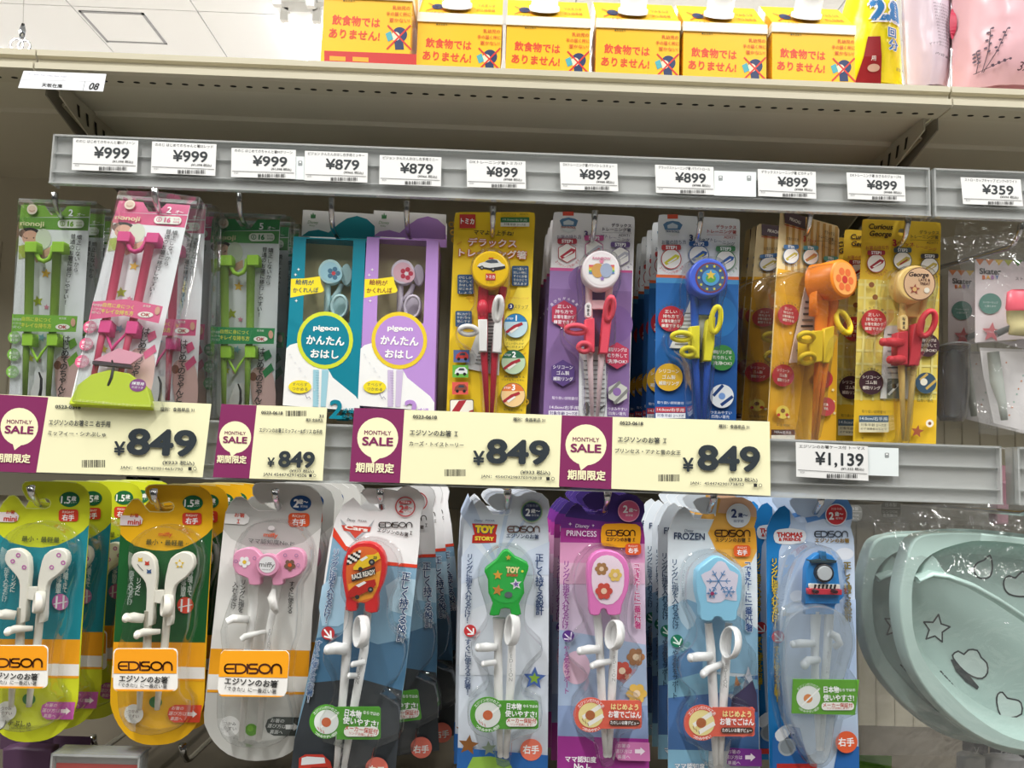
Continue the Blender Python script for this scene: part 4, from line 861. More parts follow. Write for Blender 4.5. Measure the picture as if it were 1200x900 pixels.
c.part('cross_bar').slab([(272, 330), (345, 330), (335, 440), (268, 430)], 10, 20, OR, 's', 3)
c.part('grip_sleeve').slab([(246, 490), (296, 486), (292, 600), (244, 606)], 10, 26, '#ecc81e', 'r', 5)
c.part('grip_sleeve').slab([(298, 480), (336, 470), (330, 580), (316, 606), (294, 604)], 10, 26, '#ecc81e', 'r', 5)
c.part('finger_ring').tor(232, 512, 28, 34, 18, 9, '#f2cf22', 40, kind='r').part('finger_ring').tor(236, 590, 28, 32, 20, 9, '#e8c41c', 40, kind='r')
c.part('finger_ring').tor(366, 457, 26, 31, 45, 10.5, '#f5d624', -20, 6, kind='r')
c.part('bubble').blister([(150, 300), (250, 255), (380, 235), (402, 300), (390, 400), (400, 470), (350, 520), (330, 620), (290, 880), (215, 880), (205, 640), (190, 600), (180, 520), (160, 400)], 38, sm=3)
c.end()
kids = behind(c, 3, 'striped yellow card pack with orange chopsticks', .032, dx=[-.012, -.018, -.024], rots=[0, 0, 1], skip=())
for q, r in enumerate(kids):
    r.matrix_world = Matrix.Translation(P(928-q*8, 272+q*3, Y1+.075+q*.045)) @ Matrix.Rotation(math.radians(4-q), 4, 'Z') @ Matrix.Rotation(math.radians(1+q), 4, 'Y')
hook(950, 242, .850, 0, 'chrome hook carrying the orange chopsticks pack', .028)
# --- yellow pack with cream and red chopsticks -----------------------
c = dx_card('yellow card pack of cream and red training chopsticks, last card on the upper row', (1058, 270), Y1, rc((95, 82), (381, 95), (362, 905), (60, 905), 16), (238, 130, 13), 980, 230, 3.1, '#edc63a')
c.part('print_panel').poly([(80, 300), (372, 315), (363, 740), (66, 740)], '#e9d56a').poly([(66, 740), (363, 740), (360, 905), (60, 905)], '#e8bd30')
for k in range(9): c.line([(82-k*1.5, 320+k*48), (370-k, 330+k*48)], 9, '#ecdf8c')
for k in range(7): c.line([(105+k*42, 305), (90+k*42, 740)], 8, '#ecdf8c')
c.part('script_lettering').text('Curious', 161, 111, 20, '#3a2a20', w=92, bold=.03, sh=.25).text('George', 160, 137, 20, '#3a2a20', w=84, bold=.03, sh=.25)
V4 = dict(t1=(336, 133, 14), t1w=74, t2=(319, 149, 14), t2w=104, h1=(147, 188, 15), h1w=88, h3=(209, 170, 24), h2=(247, 175, 14), h2w=62, h4=(318, 188, 14), h4w=92, st=((142, 245, 34), (237, 236, 34), (334, 258, 34)), ica='#c9b45a', icb='#a8303c')
dx_common(c, V4, ('#b8504a', '#b03a3c', '#6a5a3c'), '#f6ece0', ('#a83a44', '#4f6470', '#4a4648'),
    ((132, 458, 46, '#c03c3c', ('正しい', '持ち方で', 'お箸を動かす', '練習できる!'), '遊びながら練習'), (326, 543, 42, '#4a3038', ('補助リングは', '取り外して', '洗浄OK!'), None), (121, 678, 44, '#4a3038', ('シリコーン', 'ゴム製', '補助リング'), '安心して使えるゴム')), None, None, shape='o')
c.part('tip_badge').circ(318, 680, 38, '#3c5468').line([(298, 668), (322, 648)], 9, '#c9a85a').line([(320, 700), (352, 672)], 9, '#c9a85a').circ(310, 676, 13, '#ece6d4')
c.part('paw_print').circ(121, 325, 10, '#8a5a34').circ(134, 370, 10, '#8a5a34')
c.part('note_lettering').text('取り扱い説明書付', 129, 784, 11, '#4a3a2a', w=88).rect(75, 797, 182, 822, '#4f6474', 3).text('14.0cm/右手用', 128, 809, 13, '#dfe6ea', w=100, bold=.01).rect(75, 822, 182, 858, '#ddd6b4', 3).text('対象年齢 2〜7才', 128, 832, 11, '#4a4a44', w=96).text('必ず保護者のもとで', 128, 846, 8, '#4a4a44', w=96).text('つまみやすい', 317, 729, 12, '#5a5a2c', w=70).text('四角い箸先', 314, 744, 12, '#5a5a2c', w=60).text('©', 88, 880, 8, '#4a3a2a')
c.part('biscuit_print').circ(330, 826, 14, '#f0e8d8').circ(330, 826, 6, '#8a5a34').star(285, 855, 24, '#a4583c', 10)
c.part('leaflet').slab([(176, 470), (250, 470), (262, 735), (160, 735)], 1, 2, '#d9d9d4', 'p')
c.part('leaflet_print', 2.2)
for k in range(8): c.rect(186, 500+k*20, 248, 505+k*20, ('#555', '#999')[k % 2])
c.rect(184, 662, 240, 735, '#5a6258').line([(190, 720), (228, 680)], 8, '#d8dad4').circ(210, 690, 9, '#2c302c')
CRM = '#ecc878'
c.part('chopstick').rod([(246, 360, 8, 13), (240, 440, 8, 14), (236, 610, 8, 13), (244, 890, 8, 6)], CRM, 's', 8)
c.part('chopstick').rod([(322, 360, 8, 13), (304, 450, 8, 14), (282, 610, 8, 13), (256, 890, 8, 6)], CRM, 's', 8)
c.part('cross_bar').slab([(236, 380), (310, 380), (306, 440), (240, 436)], 4, 9, '#e6c070', 's', 3)
c.part('name_plate').slab(rrect(231, 430, 262, 490, 15), 8, 14, '#f0d690', 's', 3).part('name_plate_print', 14.2).vtext('なまえ', 246, 438, 484, 11, '#333', bold=.03)
c.part('grip_sleeve').slab([(222, 494), (262, 488), (262, 612), (220, 610)], 4, 17, '#c2303c', 'r', 5)
c.part('grip_sleeve').slab([(286, 462), (326, 452), (312, 540), (304, 614), (262, 614)], 4, 17, '#c2303c', 'r', 5)
c.part('finger_post').rod([(172, 530, 22, 14), (195, 530, 20, 17), (235, 532, 14, 17)], '#d23c46', 'r', 10).ball(170, 530, 22, 14, 15, 5, '#d23c46', 'r')
c.part('finger_post').rod([(198, 594, 22, 14), (215, 594, 20, 16), (240, 592, 14, 16)], '#d23c46', 'r', 10).ball(196, 594, 22, 13, 15, 5, '#d23c46', 'r')
c.part('finger_ring').tor(331, 462, 24, 24, 46, 10.5, '#d8404a', 15, -14, kind='r', rd=14)
c.part('head_disc').slab(ell(288, 316, 66, 66, 36), 6, 26, '#f0cc80', 's', 7)
c.part('head_print', 26.2).circ(302, 318, 58, '#5a3028', 60).circ(302, 318, 55, '#e0b892', 57).text('George', 300, 284, 16, '#3a2420', w=74, bold=.04, sh=.25).text('LATE &', 320, 304, 10, '#5a3028', w=42, bold=.02).text('TREAT', 322, 318, 10, '#5a3028', w=38, bold=.02).star(284, 338, 20, '#9a4a3c', 8).circ(284, 338, 8, '#e0b070').circ(328, 342, 10, '#f0e8d8')
c.part('blister').blister([(215, 290), (235, 255), (300, 242), (360, 262), (378, 320), (366, 400), (360, 500), (335, 560), (300, 640), (275, 890), (220, 890), (205, 640), (160, 600), (155, 500), (215, 440), (210, 360)], 30, sm=3)
behind(c, 3, 'yellow card pack with cream and red chopsticks', .032, dx=[-.006, -.007, -.008], dz=-.003, rots=[.8, 1, 1])
hook(1064, 249, .850, 0, 'chrome hook carrying the cream and red chopsticks', .030)
# ------------------------------------------------------------------ lower row of packs
Y2 = .742
ED = '#4a2418'
def ehook(u, v, label): return hook(u, v+8, Y2-.014, 0, label, .017, r=.0026)
def mini(label, name, u, v, C, posdx=0, faceart=0):
    """short chopsticks with paddle heads; drawn in the frame of the dark green and yellow pack"""
    base, mid, star_, arr, nm = C
    c = Card('blister_chopsticks_pack', label, 'chopsticks pack', 'small paddle chopsticks packs on the lower row', 182, 580, Y2, 0, 0, .6)
    c.view(120, 555, 5.63)
    HD = smooth([(118, 380), (122, 330), (150, 240), (195, 172), (235, 165), (268, 195), (300, 238)], 1)
    V2 = lambda a, b: (a*5.63/5, (b+145)*5.63-0*5) if 0 else (a*5.63/5, (700+b/5-555)*5.63)
    out = [(118, 390), (119, 340), (130, 280), (160, 215), (200, 170), (235, 166), (262, 188), (285, 222), (312, 250), (360, 253), (440, 253), (466, 240), (474, 215), (464, 195), (445, 185), (395, 195), (350, 205), (322, 195), (300, 160), (284, 125), (286, 95), (305, 78), (350, 72), (560, 76), (640, 84), (695, 115), (722, 160), (727, 220), (726, 380)]
    out += [V2(*p) for p in ((615, 150), (598, 560), (590, 640), (560, 730), (500, 805), (420, 850), (330, 865), (240, 860), (160, 825), (95, 750), (55, 660), (46, 570), (62, 300), (75, 100))]
    c.part('backing_card', 0).slab(out, -.6, 0, base, 'p', 0, 2)
    c.part('hanger_rim', 0).line([p for p in out[3:25]], 5, '#f3e7a0' if base[1] == 'e' else '#e3ec8c')
    arc = [(119, 400), (160, 440), (230, 480), (330, 505), (420, 510), (520, 495), (620, 450), (690, 400), (726, 360)]
    c.part('colour_panel').poly([(118, 385)]+arc+[V2(603, 265), V2(66, 262)], mid)
    c.part('stripe_print').poly([V2(66, 262), V2(604, 265), V2(600, 410), V2(60, 400)], '#f0a41e').poly([V2(60, 400), V2(600, 410), V2(599, 478), V2(56, 470)], '#efece6').poly([V2(56, 470), V2(599, 478), V2(598, 492), V2(55, 486)], '#f0a41e')
    c.part('age_badge').circ(597, 193, 67, '#1f6840', 50).text('1.5', 573, 195, 46, '#fff', w=62, bold=.03).text('歳', 626, 187, 30, '#fff', bold=.03).text('ごろ〜', 627, 212, 13, '#fff', w=36)
    c.part('right_hand_badge').rect(529, 258, 657, 338, '#d8432c', 20).text('RIGHT', 592, 276, 14, '#f6dfd0', w=76, bold=.02).text('右手', 592, 312, 38, '#fff', w=80, bold=.03)
    c.part('ribbon_print').poly([(122, 275), (250, 278), (270, 300), (262, 330), (236, 342), (119, 340)], '#ecdfe0', 0).text('お箸', 214, 276, 24, '#c8402c', w=56, bold=.02).text('mini', 214, 318, 34, '#c8402c', w=84, bold=.03)
    c.part('slogan_print').text('最小・最軽量', 415, 455, 36, '#3c4a2c', w=240, bold=.01).text('※1', 562, 462, 12, '#3c4a2c')
    if nm: c.text(nm, 420, 398, 26, '#e2602c', w=88, bold=.02)
    c.part('side_lettering').vtext('分離できて', 587, 640, 805, 30, '#dfe8e0', a1=578).vtext('洗浄簡単', 542, 675, 812, 30, '#dfe8e0', a1=536).vtext('リングに', 248, 690, 800, 30, '#dfe8e0', a1=236).vtext('指を入れるだけ', 200, 640, 865, 30, '#dfe8e0', a1=186)
    c.part('round_picture').circ(553, 866, 54, star_).line([(530, 830), (526, 905)], 12, '#eee').line([(575, 825), (572, 908)], 12, '#eee').line([(510, 880), (598, 862)], 6, '#eee')
    c.view(120, 700, 5)
    c.part('tip_badge').circ(190, 678, 56, '#ecebe4').text('つかみ', 188, 664, 20, '#5a2a24', w=56).text('やすい', 188, 692, 20, '#5a2a24', w=60).circ(318, 610, 38, '#2f7a34', 34)
    c.part('arrow_label').poly([(430, 625), (588, 627), (576, 728), (425, 728), (398, 712), (388, 680), (396, 645)], arr).text('お箸の', 448, 645, 20, '#f4e0dc', w=66, sh=.2).text('選び方は', 448, 676, 22, '#f4e0dc', w=100, sh=.2).text('裏面へ', 440, 706, 20, '#f4e0dc', w=66, sh=.2).poly([(505, 668), (535, 668), (535, 658), (562, 679), (535, 700), (535, 690), (505, 690)], '#f6ece8')
    # sticks
    c.view(120, 555, 5.63); K = '#f0ece0'
    L = [(206, 530), (262, 516), (310, 535), (345, 580), (352, 680), (345, 760), (335, 905), (330, 1000), (275, 1000), (285, 905), (290, 760), (270, 700), (215, 640), (188, 590)]
    R_ = [(520, 516), (580, 530), (602, 570), (595, 625), (540, 690), (480, 735), (462, 800), (458, 900), (452, 1000), (400, 1000), (405, 900), (408, 740), (425, 640), (450, 560)]
    c.part('paddle_stick').slab(L, 6, 13, K, 's', 6, 2); c.rod([(303, 905, 10, 26), V2(262, 300)+(10, 27), V2(232, 420)+(10, 22), V2(220, 570)+(10, 20), V2(217, 660)+(10, 16)], K, 's', 8)
    c.part('paddle_stick').slab(R_, 6, 13, K, 's', 6, 2); c.rod([(430, 905, 10, 26), V2(363, 300)+(10, 25), V2(345, 420)+(10, 23), V2(328, 570)+(10, 20), V2(320, 658)+(10, 17)], K, 's', 8)
    c.part('bridge').slab([(325, 770), (420, 770), (415, 820), (380, 858), (330, 850)], 7, 12, K, 's', 4)
    c.part('finger_ring').tor(428, 870, 18, 22, 62, 8, K, 0, -3, rd=32, yw=55)
    c.part('finger_ring').rod([V2(138, 120)+(20, 24), V2(180, 118)+(18, 32), V2(240, 124)+(14, 28)], K, 's', 10); c.ball(*V2(140, 120), 20, 20, 30, 6, K)
    c.part('finger_ring').rod([V2(205, 218)+(20, 24), V2(240, 205)+(18, 26), V2(340, 200)+(14, 16)], K, 's', 10); c.ball(*V2(206, 218), 20, 18, 28, 6, K)
    c.part('paddle_print', 13.2)
    if faceart == 0:
        for a, b, cc in ((250, 566, '#e8c02c'), (295, 590, '#c8402c'), (308, 644, '#3a5a8c')): c.poly([(a-16, b+14), (a-12, b), (a-16, b-14), (a, b-6), (a+16, b-14), (a+12, b), (a+16, b+14)], cc)
        c.line([(232, 598), (250, 622), (268, 640)], 4, '#555').star(510, 596, 34, '#ecc92c').circ(510, 596, 15, '#f6efe0')
    else:
        for a, b in ((545, 560), (575, 610), (500, 640), (280, 560), (320, 640), (245, 600)): c.ring(a, b, 8, 15, '#c264b0')
    c.view(120, 700, 5)
    c.part('brand_sticker', 23.4).slab(rrect(63, 300, 440, 550, 28), 22.6, 23.4, '#efede8', 'p', 1, 0)
    c.h = 23.4; c.lay = 4; c.poly([(66, 446), (70, 330), (80, 308), (100, 301), (415, 303), (434, 318), (438, 345), (435, 446)], '#f2a020').wordmark(252, 402, 322, 56, ED).text('エジソンのお箸', 243, 479, 36, '#2c2c2c', w=264, bold=.03).text('「できた!」に一番近い箸', 240, 516, 22, '#2c2c2c', w=260, bold=.01).text('®', 392, 466, 9, '#2c2c2c').poly([(68, 536), (430, 540), (405, 550), (95, 548)], '#f2a020')
    if faceart: c.part('footer_print', 0).text('シナぷしゅ', 240, 756, 34, '#2c2c2c', w=160, bold=.01).text('synapushu', 250, 782, 10, '#2c2c2c', w=76).circ(125, 744, 54, '#2c2c2c').circ(125, 744, 48, '#f0f0ec')
    c.part('blister')
    c.view(120, 555, 5.63)
    c.blister([(160, 600), (165, 480), (230, 400), (330, 350), (450, 350), (560, 400), (625, 500), (630, 640), (590, 800), (575, 880), V2(500, 190), V2(470, 280), V2(455, 420), V2(450, 560), V2(500, 620), V2(480, 740), V2(400, 790), V2(280, 815), V2(160, 790), V2(95, 700), V2(80, 580), V2(75, 440), V2(80, 300), V2(110, 200), V2(100, 100), (150, 800)], 22, sm=2)
    c.end(); c.root.matrix_world = Matrix.Translation(P(u, v, Y2)) @ c.R.to_4x4()
    return c
c = mini('lime and teal blister pack of white paddle chopsticks, cut by the picture edge', '', 37.5, 576, ('#cfd62a', '#1f8794', '#c46aa8', '#c05aa4', ''), faceart=1)
behind(c, 4, 'lime and teal blister pack of paddle chopsticks', .033, dx=[.004, .018, .020, .022])
ehook(37.5, 562, 'chrome hook carrying the lime and teal packs')
c = mini('yellow and dark green blister pack of white paddle chopsticks', '', 182, 580, ('#edb41a', '#1d5a2c', '#d8432c', '#d8482c', 'miffy'))
behind(c, 4, 'yellow and dark green blister pack of paddle chopsticks', .033, dx=[.003, .006, .009, .010])
ehook(181, 566, 'chrome hook carrying the yellow and dark green packs')

# --- grey pack with pink bow shaped head ------------------------------
c = Card('blister_chopsticks_pack', 'grey rounded blister pack of white chopsticks with a pink bow shaped head', 'chopsticks pack', 'long chopsticks packs on the lower row', 322, 580, Y2, 0, 0, 2.2)
c.view(235, 560, 5.63); V2 = lambda a, b: (a*5.63/5, (720+b/5-560)*5.63)
out = [(155, 300), (170, 220), (200, 160), (235, 128), (275, 126), (310, 150), (340, 190), (380, 215), (500, 218), (528, 205), (536, 185), (525, 165), (505, 155), (440, 165), (400, 172), (372, 150), (346, 105), (344, 65), (362, 38), (400, 32), (640, 42), (720, 55), (775, 95), (798, 150), (800, 250), V2(655, 0), V2(640, 250), V2(610, 600), V2(600, 690), V2(560, 780), V2(480, 835), V2(380, 855), V2(270, 855), V2(160, 820), V2(80, 750), V2(35, 670), V2(20, 590), V2(48, 300), V2(75, 50)]
c.part('backing_card', 0).slab(out, -.6, 0, '#c4c4bf', 'p', 0, 2)
c.part('hanger_rim').line(out[2:23], 5, '#e9e9e6')
c.part('pale_panel').poly([(150, 340), (200, 400), (300, 450), (420, 475), (560, 465), (680, 425), (795, 330), V2(655, 0), V2(645, 212), V2(60, 200), V2(82, 0)], '#e4e3df')
c.part('stripe_print').poly([V2(60, 200), V2(640, 212), V2(632, 365), V2(46, 350)], '#f0a41e').poly([V2(46, 350), V2(632, 365), V2(628, 455), V2(40, 440)], '#f0efea').poly([V2(40, 440), V2(628, 455), V2(627, 470), V2(38, 456)], '#f0a41e')
c.part('age_badge').circ(661, 167, 70, '#1f4a80', 52).text('2', 632, 167, 52, '#fff', bold=.04).text('歳〜', 678, 158, 32, '#fff', w=64, bold=.03).text('就学前', 684, 189, 14, '#fff', w=46)
c.part('right_hand_badge').rect(581, 232, 720, 322, '#e0582c', 24).text('RIGHT', 650, 252, 16, '#f8e2d4', w=84, bold=.02).text('右手', 650, 292, 42, '#fff', w=88, bold=.03)
c.part('ribbon_print').poly([(168, 235), (300, 235), (325, 262), (318, 295), (290, 308), (158, 300)], '#f0efec', 0).text('お箸', 260, 246, 27, '#d8452c', w=66, bold=.02).text('Ｉ', 252, 286, 30, '#d8452c', bold=.04)
c.part('slogan_print').text('miffy', 466, 375, 27, '#e2602c', w=92, bold=.02).text('ママ認知度No.1', 460, 422, 32, '#555', w=276, bold=.005).text('※2', 612, 430, 12, '#555').circ(470, 330, 22, '#ecece9', 16)
c.part('side_lettering').vtext('リングに指を', 288, 670, 885, 32, '#3c3c3c', a1=266).vtext('入れるだけ', 236, 685, 865, 32, '#3c3c3c', a1=220).vtext('すぐに使える', 608, 680, 895, 30, '#3c3c3c', a1=592)
PKK = '#eaa0c0'
c.part('chopstick').rod([(352, 700, 10, 34), (345, 880, 10, 31), V2(278, 200)+(10, 24), V2(240, 740)+(10, 19)], '#ecebe8', 's', 10)
c.part('chopstick').rod([(505, 700, 10, 30), (480, 880, 10, 24), V2(400, 100)+(10, 22), V2(340, 740)+(10, 20)], '#ecebe8', 's', 10)
c.part('bow_head').slab([(210, 560), (222, 500), (262, 470), (330, 460), (375, 485), (410, 520), (480, 520), (530, 480), (600, 462), (660, 475), (688, 520), (685, 590), (650, 640), (590, 665), (545, 672), (540, 705), (475, 708), (470, 660), (440, 650), (420, 650), (395, 665), (392, 706), (320, 704), (312, 665), (250, 640), (218, 600)], 6, 15, PKK, 's', 7, 2)
c.part('centre_disc').slab(ell(441, 575, 78, 74, 30), 12, 19, PKK, 's', 5).part('centre_print', 19.2).circ(440, 573, 54, '#f0eff0').text('miffy', 438, 572, 30, '#777', w=98, bold=.01).text('mercis bv', 435, 604, 8, '#777', w=56)
c.part('head_print', 15.3)
for k in range(5): c.circ(290+24*math.cos(k*1.257+.3), 555+24*math.sin(k*1.257+.3), 15, '#f6f4f4')
c.circ(290, 555, 13, '#ecc23c')
for k in range(5): c.circ(590+24*math.cos(k*1.257+.3), 575+24*math.sin(k*1.257+.3), 15, '#7a5a48')
c.circ(590, 575, 13, '#e2582c')
for a, b in ((236, 550), (358, 530), (560, 510), (634, 512), (645, 575)): c.ring(a, b, 8, 12, '#a07ca4')
c.part('finger_ring').rod([(485, 735, 22, 14), (470, 790, 24, 26), (485, 850, 22, 26), (500, 885, 16, 16)], '#ecebe8', 's', 10)
c.part('finger_ring').rod([V2(158, 40)+(22, 22), V2(190, 24)+(22, 27), V2(280, 30)+(14, 24)], '#e9e8e4', 's', 10)
c.part('finger_ring').rod([V2(240, 145)+(20, 18), V2(260, 130)+(20, 22), V2(380, 100)+(14, 14)], '#e9e8e4', 's', 10)
c.view(235, 720, 5)
c.part('stick_lettering', 15).vtext('EDISON', 408, 85, 200, 20, '#999', a1=398)
c.part('tip_badge', 0).circ(172, 655, 60, '#eeeeec').text('つかみ', 172, 640, 20, '#444', w=70).text('やすい', 172, 668, 20, '#444', w=72)
c.part('green_pea_print').circ(298, 676, 36, '#5a9a1c', 36).circ(292, 668, 18, '#76b42c')
c.part('arrow_label').poly([(430, 600), (608, 603), (596, 650), (560, 712), (430, 710), (392, 690), (380, 655), (394, 615)], '#3d4440').text('お箸の', 452, 622, 22, '#dfe2e0', w=76, sh=.2).text('選び方は', 448, 654, 22, '#dfe2e0', w=104, sh=.2).text('裏面へ', 445, 688, 22, '#dfe2e0', w=72, sh=.2).poly([(500, 645), (545, 645), (545, 635), (578, 658), (545, 682), (545, 672), (500, 672)], '#e9ebe9')
c.part('brand_sticker', 24.4).slab([(135, 210), (500, 212), (518, 230), (520, 260), (505, 450), (490, 478), (460, 482), (130, 478), (106, 462), (100, 435), (115, 250), (120, 225)], 23.6, 24.4, '#efede8', 'p', 1)
c.h = 24.4; c.lay = 4; c.poly([(106, 365), (117, 235), (135, 211), (500, 213), (518, 232), (520, 262), (510, 372)], '#f4a41e').wordmark(308, 318, 340, 62, ED).text('エジソンのお箸', 298, 398, 38, '#2c2c2c', w=290, bold=.03).text('「できた!」に一番近い箸', 296, 441, 24, '#2c2c2c', w=280, bold=.01).text('®', 456, 388, 9, '#2c2c2c').poly([(108, 468), (492, 476), (460, 483), (128, 479)], '#f4a41e')
c.part('blister').view(235, 560, 5.63).blister([(205, 560), (230, 420), (310, 320), (420, 285), (560, 290), (660, 350), (720, 460), (715, 600), (640, 720), (640, 850), V2(560, 130), V2(530, 220), V2(510, 460), V2(540, 600), V2(510, 720), V2(400, 780), V2(280, 790), V2(160, 760), V2(95, 660), V2(90, 480), V2(120, 220), V2(110, 100), (190, 800), (230, 700)], 23, sm=2)
behind(c, 5, 'grey rounded blister pack with a pink head', .033, dx=[.004, .006, .010, .012, .014], rots=[-1, -2, -3, -3, -3])
ehook(323, 566, 'chrome hook carrying the grey rounded packs')

def edi_card(label, u, v, base, lean, view, out, sm=2):
    c = Card('blister_chopsticks_pack', label, 'chopsticks pack', 'long chopsticks packs on the lower row', u, v, Y2, 0, 0, lean)
    c.view(*view); c.part('backing_card', 0).slab(out, -.6, 0, base, 'p', 0, sm)
    return c
def pill(c, cx, cy, R_, x1, y0, y1, col, kind, h=20, sk=0):
    """round badge joined to a rounded rectangle"""
    c.part('pill_label', h)
    c.slab(ell(cx, cy, R_, n=30), h-1.2, h, col, 'p'); c.lay = 3; c.slab([(cx+R_*.6, y0), (x1-10, y0), (x1, y0+10), (x1, y1-10), (x1-10, y1), (cx+R_*.6, y1)], h-1.1, h+.05, col, 'p')
    mx = (cx+R_*.95+x1)/2; w = x1-cx-R_*.95; H = y1-y0; c.h = h+.15
    if kind == 'green':
        c.circ(cx, cy, R_*.72, '#dfe3e0').line([(cx-R_*.3, cy+R_*.3), (cx+R_*.6, cy-R_*.4)], R_*.1, '#f6f6f4').circ(cx, cy+2, R_*.28, '#c8643c')
        for k in range(3): c.line([(cx-R_*.5+k*R_*.16, cy+R_*.3+k*R_*.1), (cx-R_*.42+k*R_*.14, cy+R_*.46+k*R_*.1)], 3, '#c03c34')
        c.text('日本物', cx+R_*.95+w*.28, y0+H*.2, H*.2, '#fff', w=w*.42, bold=.04).text('ならではの', mx+w*.26, y0+H*.19, H*.1, '#fff', w=w*.4, bold=.02)
        c.text('使いやすさ!', mx-w*.02, y0+H*.46, H*.2, '#fff', w=w*.88, bold=.03).poly(rrect(mx-w*.46, y0+H*.6, mx+w*.46, y0+H*.9, H*.14), '#f3f1ec').text('メーカー保証付', mx, y0+H*.69, H*.15, '#c8402c', w=w*.82, bold=.02).text('リング交換します!', mx, y0+H*.83, H*.08, '#c8402c', w=w*.6)
        c.atext('エジソンだけの工夫', cx, cy, R_*.86, -58, 58, R_*.17, '#fff', bold=.01).atext('つかみやすい設計', cx, cy, R_*.86, 228, 132, R_*.17, '#fff', bold=.01, flip=True)
    else:
        c.circ(cx, cy, R_*.72, '#efdf9a').line([(cx-R_*.4, cy+R_*.1), (cx+R_*.5, cy-R_*.5)], R_*.22, '#f6f4ee').line([(cx-R_*.1, cy+R_*.5), (cx+R_*.65, cy+R_*.05)], R_*.22, '#f6f4ee').circ(cx-4, cy, R_*.28, '#b0653a')
        for k in range(3): c.line([(cx-R_*.5+k*R_*.16, cy+R_*.2+k*R_*.12), (cx-R_*.42+k*R_*.14, cy+R_*.36+k*R_*.12)], 3, '#7a3c24')
        c.text('はじめよう', mx, y0+H*.22, H*.2, '#fbe9a0', w=w*.76, bold=.04).text('お箸でごはん', mx, y0+H*.49, H*.22, '#fff', w=w*.9, bold=.03).poly(rrect(mx-w*.45, y0+H*.68, mx+w*.45, y0+H*.88, H*.1), '#4a2c20').text('たのしいお箸デビュー', mx, y0+H*.78, H*.12, '#fff', w=w*.78, bold=.02)
        c.atext('エジソンだけの工夫', cx, cy, R_*.86, -58, 58, R_*.18, '#fff', bold=.01).atext('つかみやすい', cx, cy, R_*.86, 215, 145, R_*.18, '#fff', bold=.01, flip=True)
def estick(c, A, B, ring, posts, K='#eeedec', lt=None):
    """A, B: stick paths (a, b, r); ring: (a,b,RA,RB,rot); posts: paths"""
    c.part('chopstick').rod([(a, b, 11, r) for a, b, r in A], K, 's', 10)
    c.part('chopstick').rod([(a, b, 11, r) for a, b, r in B], K, 's', 10)
    for q in (A, B):
        a, b, r = q[-1]; c.part('stick_tip').rod([(a+(q[-2][0]-a)*.08, b+(q[-2][1]-b)*.08, 11, r*1.1), (a, b+2, 11, r*1.05), (a, b+8, 11, r*.6)], '#f4f4f4', 'r', 8)
    if ring: c.part('finger_ring').tor(ring[0], ring[1], 19, ring[2]*.85, ring[3]*.92, 7, K, 0, ring[4], rd=30, yw=58)
    for p in posts:
        c.part('finger_ring').rod([(a, b, 20-k*3, r) for k, (a, b, r) in enumerate(p)], K, 's', 10); a, b, r = p[0]; c.ball(a, b, 20, r*.75, r, 5, K)
    if lt: c.part('stick_lettering', 17).vtext('EDISON', *lt[:3], lt[3], '#9a9a9a', a1=lt[4])

# --- racing cars pack -------------------------------------------------
c = edi_card('white and blue blister pack of white chopsticks with a red racing car head', 446, 586, '#e9e9e9', 6, (370, 560, 5.625),
    [(80, 600), (110, 400), (150, 260), (200, 170), (262, 128), (285, 150), (330, 208), (350, 215), (440, 213), (468, 200), (475, 185), (462, 168), (400, 170), (370, 168), (340, 130), (312, 98), (325, 75), (350, 66), (500, 76), (548, 85), (585, 58), (620, 52), (680, 80), (718, 125), (724, 170), (700, 235), (694, 290), (690, 420), (600, 1280), (560, 1480), (545, 1640), (535, 1920), (-145, 1920), (-120, 1700), (30, 1000)], 1)
c.part('hanger_rim').line([(312, 98), (350, 66), (500, 76), (548, 85), (585, 58), (620, 52), (680, 80), (718, 125), (724, 170), (700, 235)], 5, '#c9c9c9')
c.part('scene_print').poly([(128, 380), (235, 480), (300, 540), (470, 562), (675, 580), (620, 1100), (600, 1280), (540, 1640), (535, 1920), (-145, 1920), (-120, 1700), (30, 1000)], '#7fa4bc')
c.poly([(20, 1040), (200, 1000), (420, 1080), (620, 1040), (600, 1280), (575, 1400), (300, 1340), (-20, 1330)], '#4a7494', 0).poly([(470, 700), (560, 640), (668, 660), (640, 900), (500, 860)], '#a9c6d6').poly([(-20, 1330), (300, 1300), (580, 1380), (535, 1920), (-145, 1920), (-120, 1700)], '#3a3f44').poly([(60, 700), (200, 640), (260, 900), (60, 960)], '#a9cbe0', 2)
c.poly([(135, 318), (215, 440), (470, 542), (678, 562), (676, 584), (470, 565), (205, 470), (128, 378)], '#d8432c')
c.part('logo_emblem').poly([(178, 265), (225, 312), (358, 318), (400, 268), (372, 330), (276, 408), (205, 335)], '#a9adb2').poly([(185, 305), (378, 318), (370, 348), (320, 352), (274, 392), (240, 348), (200, 340)], '#c84a3c').text('Cars', 282, 326, 24, '#f0e8e0', w=150, bold=.04).text('Disney', 250, 272, 17, '#444', w=52, sh=.2).text('PIXAR', 322, 278, 12, '#444', w=56)
c.part('lettering').wordmark(536, 304, 220, 38, '#2e2420').text('エジソンのお箸', 520, 352, 26, '#2e2420', w=200, bold=.02, rot=-1).text('Ｉ', 637, 356, 26, '#2e2420', bold=.03)
c.part('age_badge').ring(600, 186, 58, 66, '#b8484c').rect(560, 146, 642, 168, '#b8484c', 10).text('対象年齢', 600, 157, 13, '#fff', w=60).text('2', 575, 200, 44, '#b8383c', bold=.04).text('歳〜', 620, 192, 24, '#b8383c', w=52, bold=.03).text('就学前', 618, 217, 12, '#b8383c', w=44)
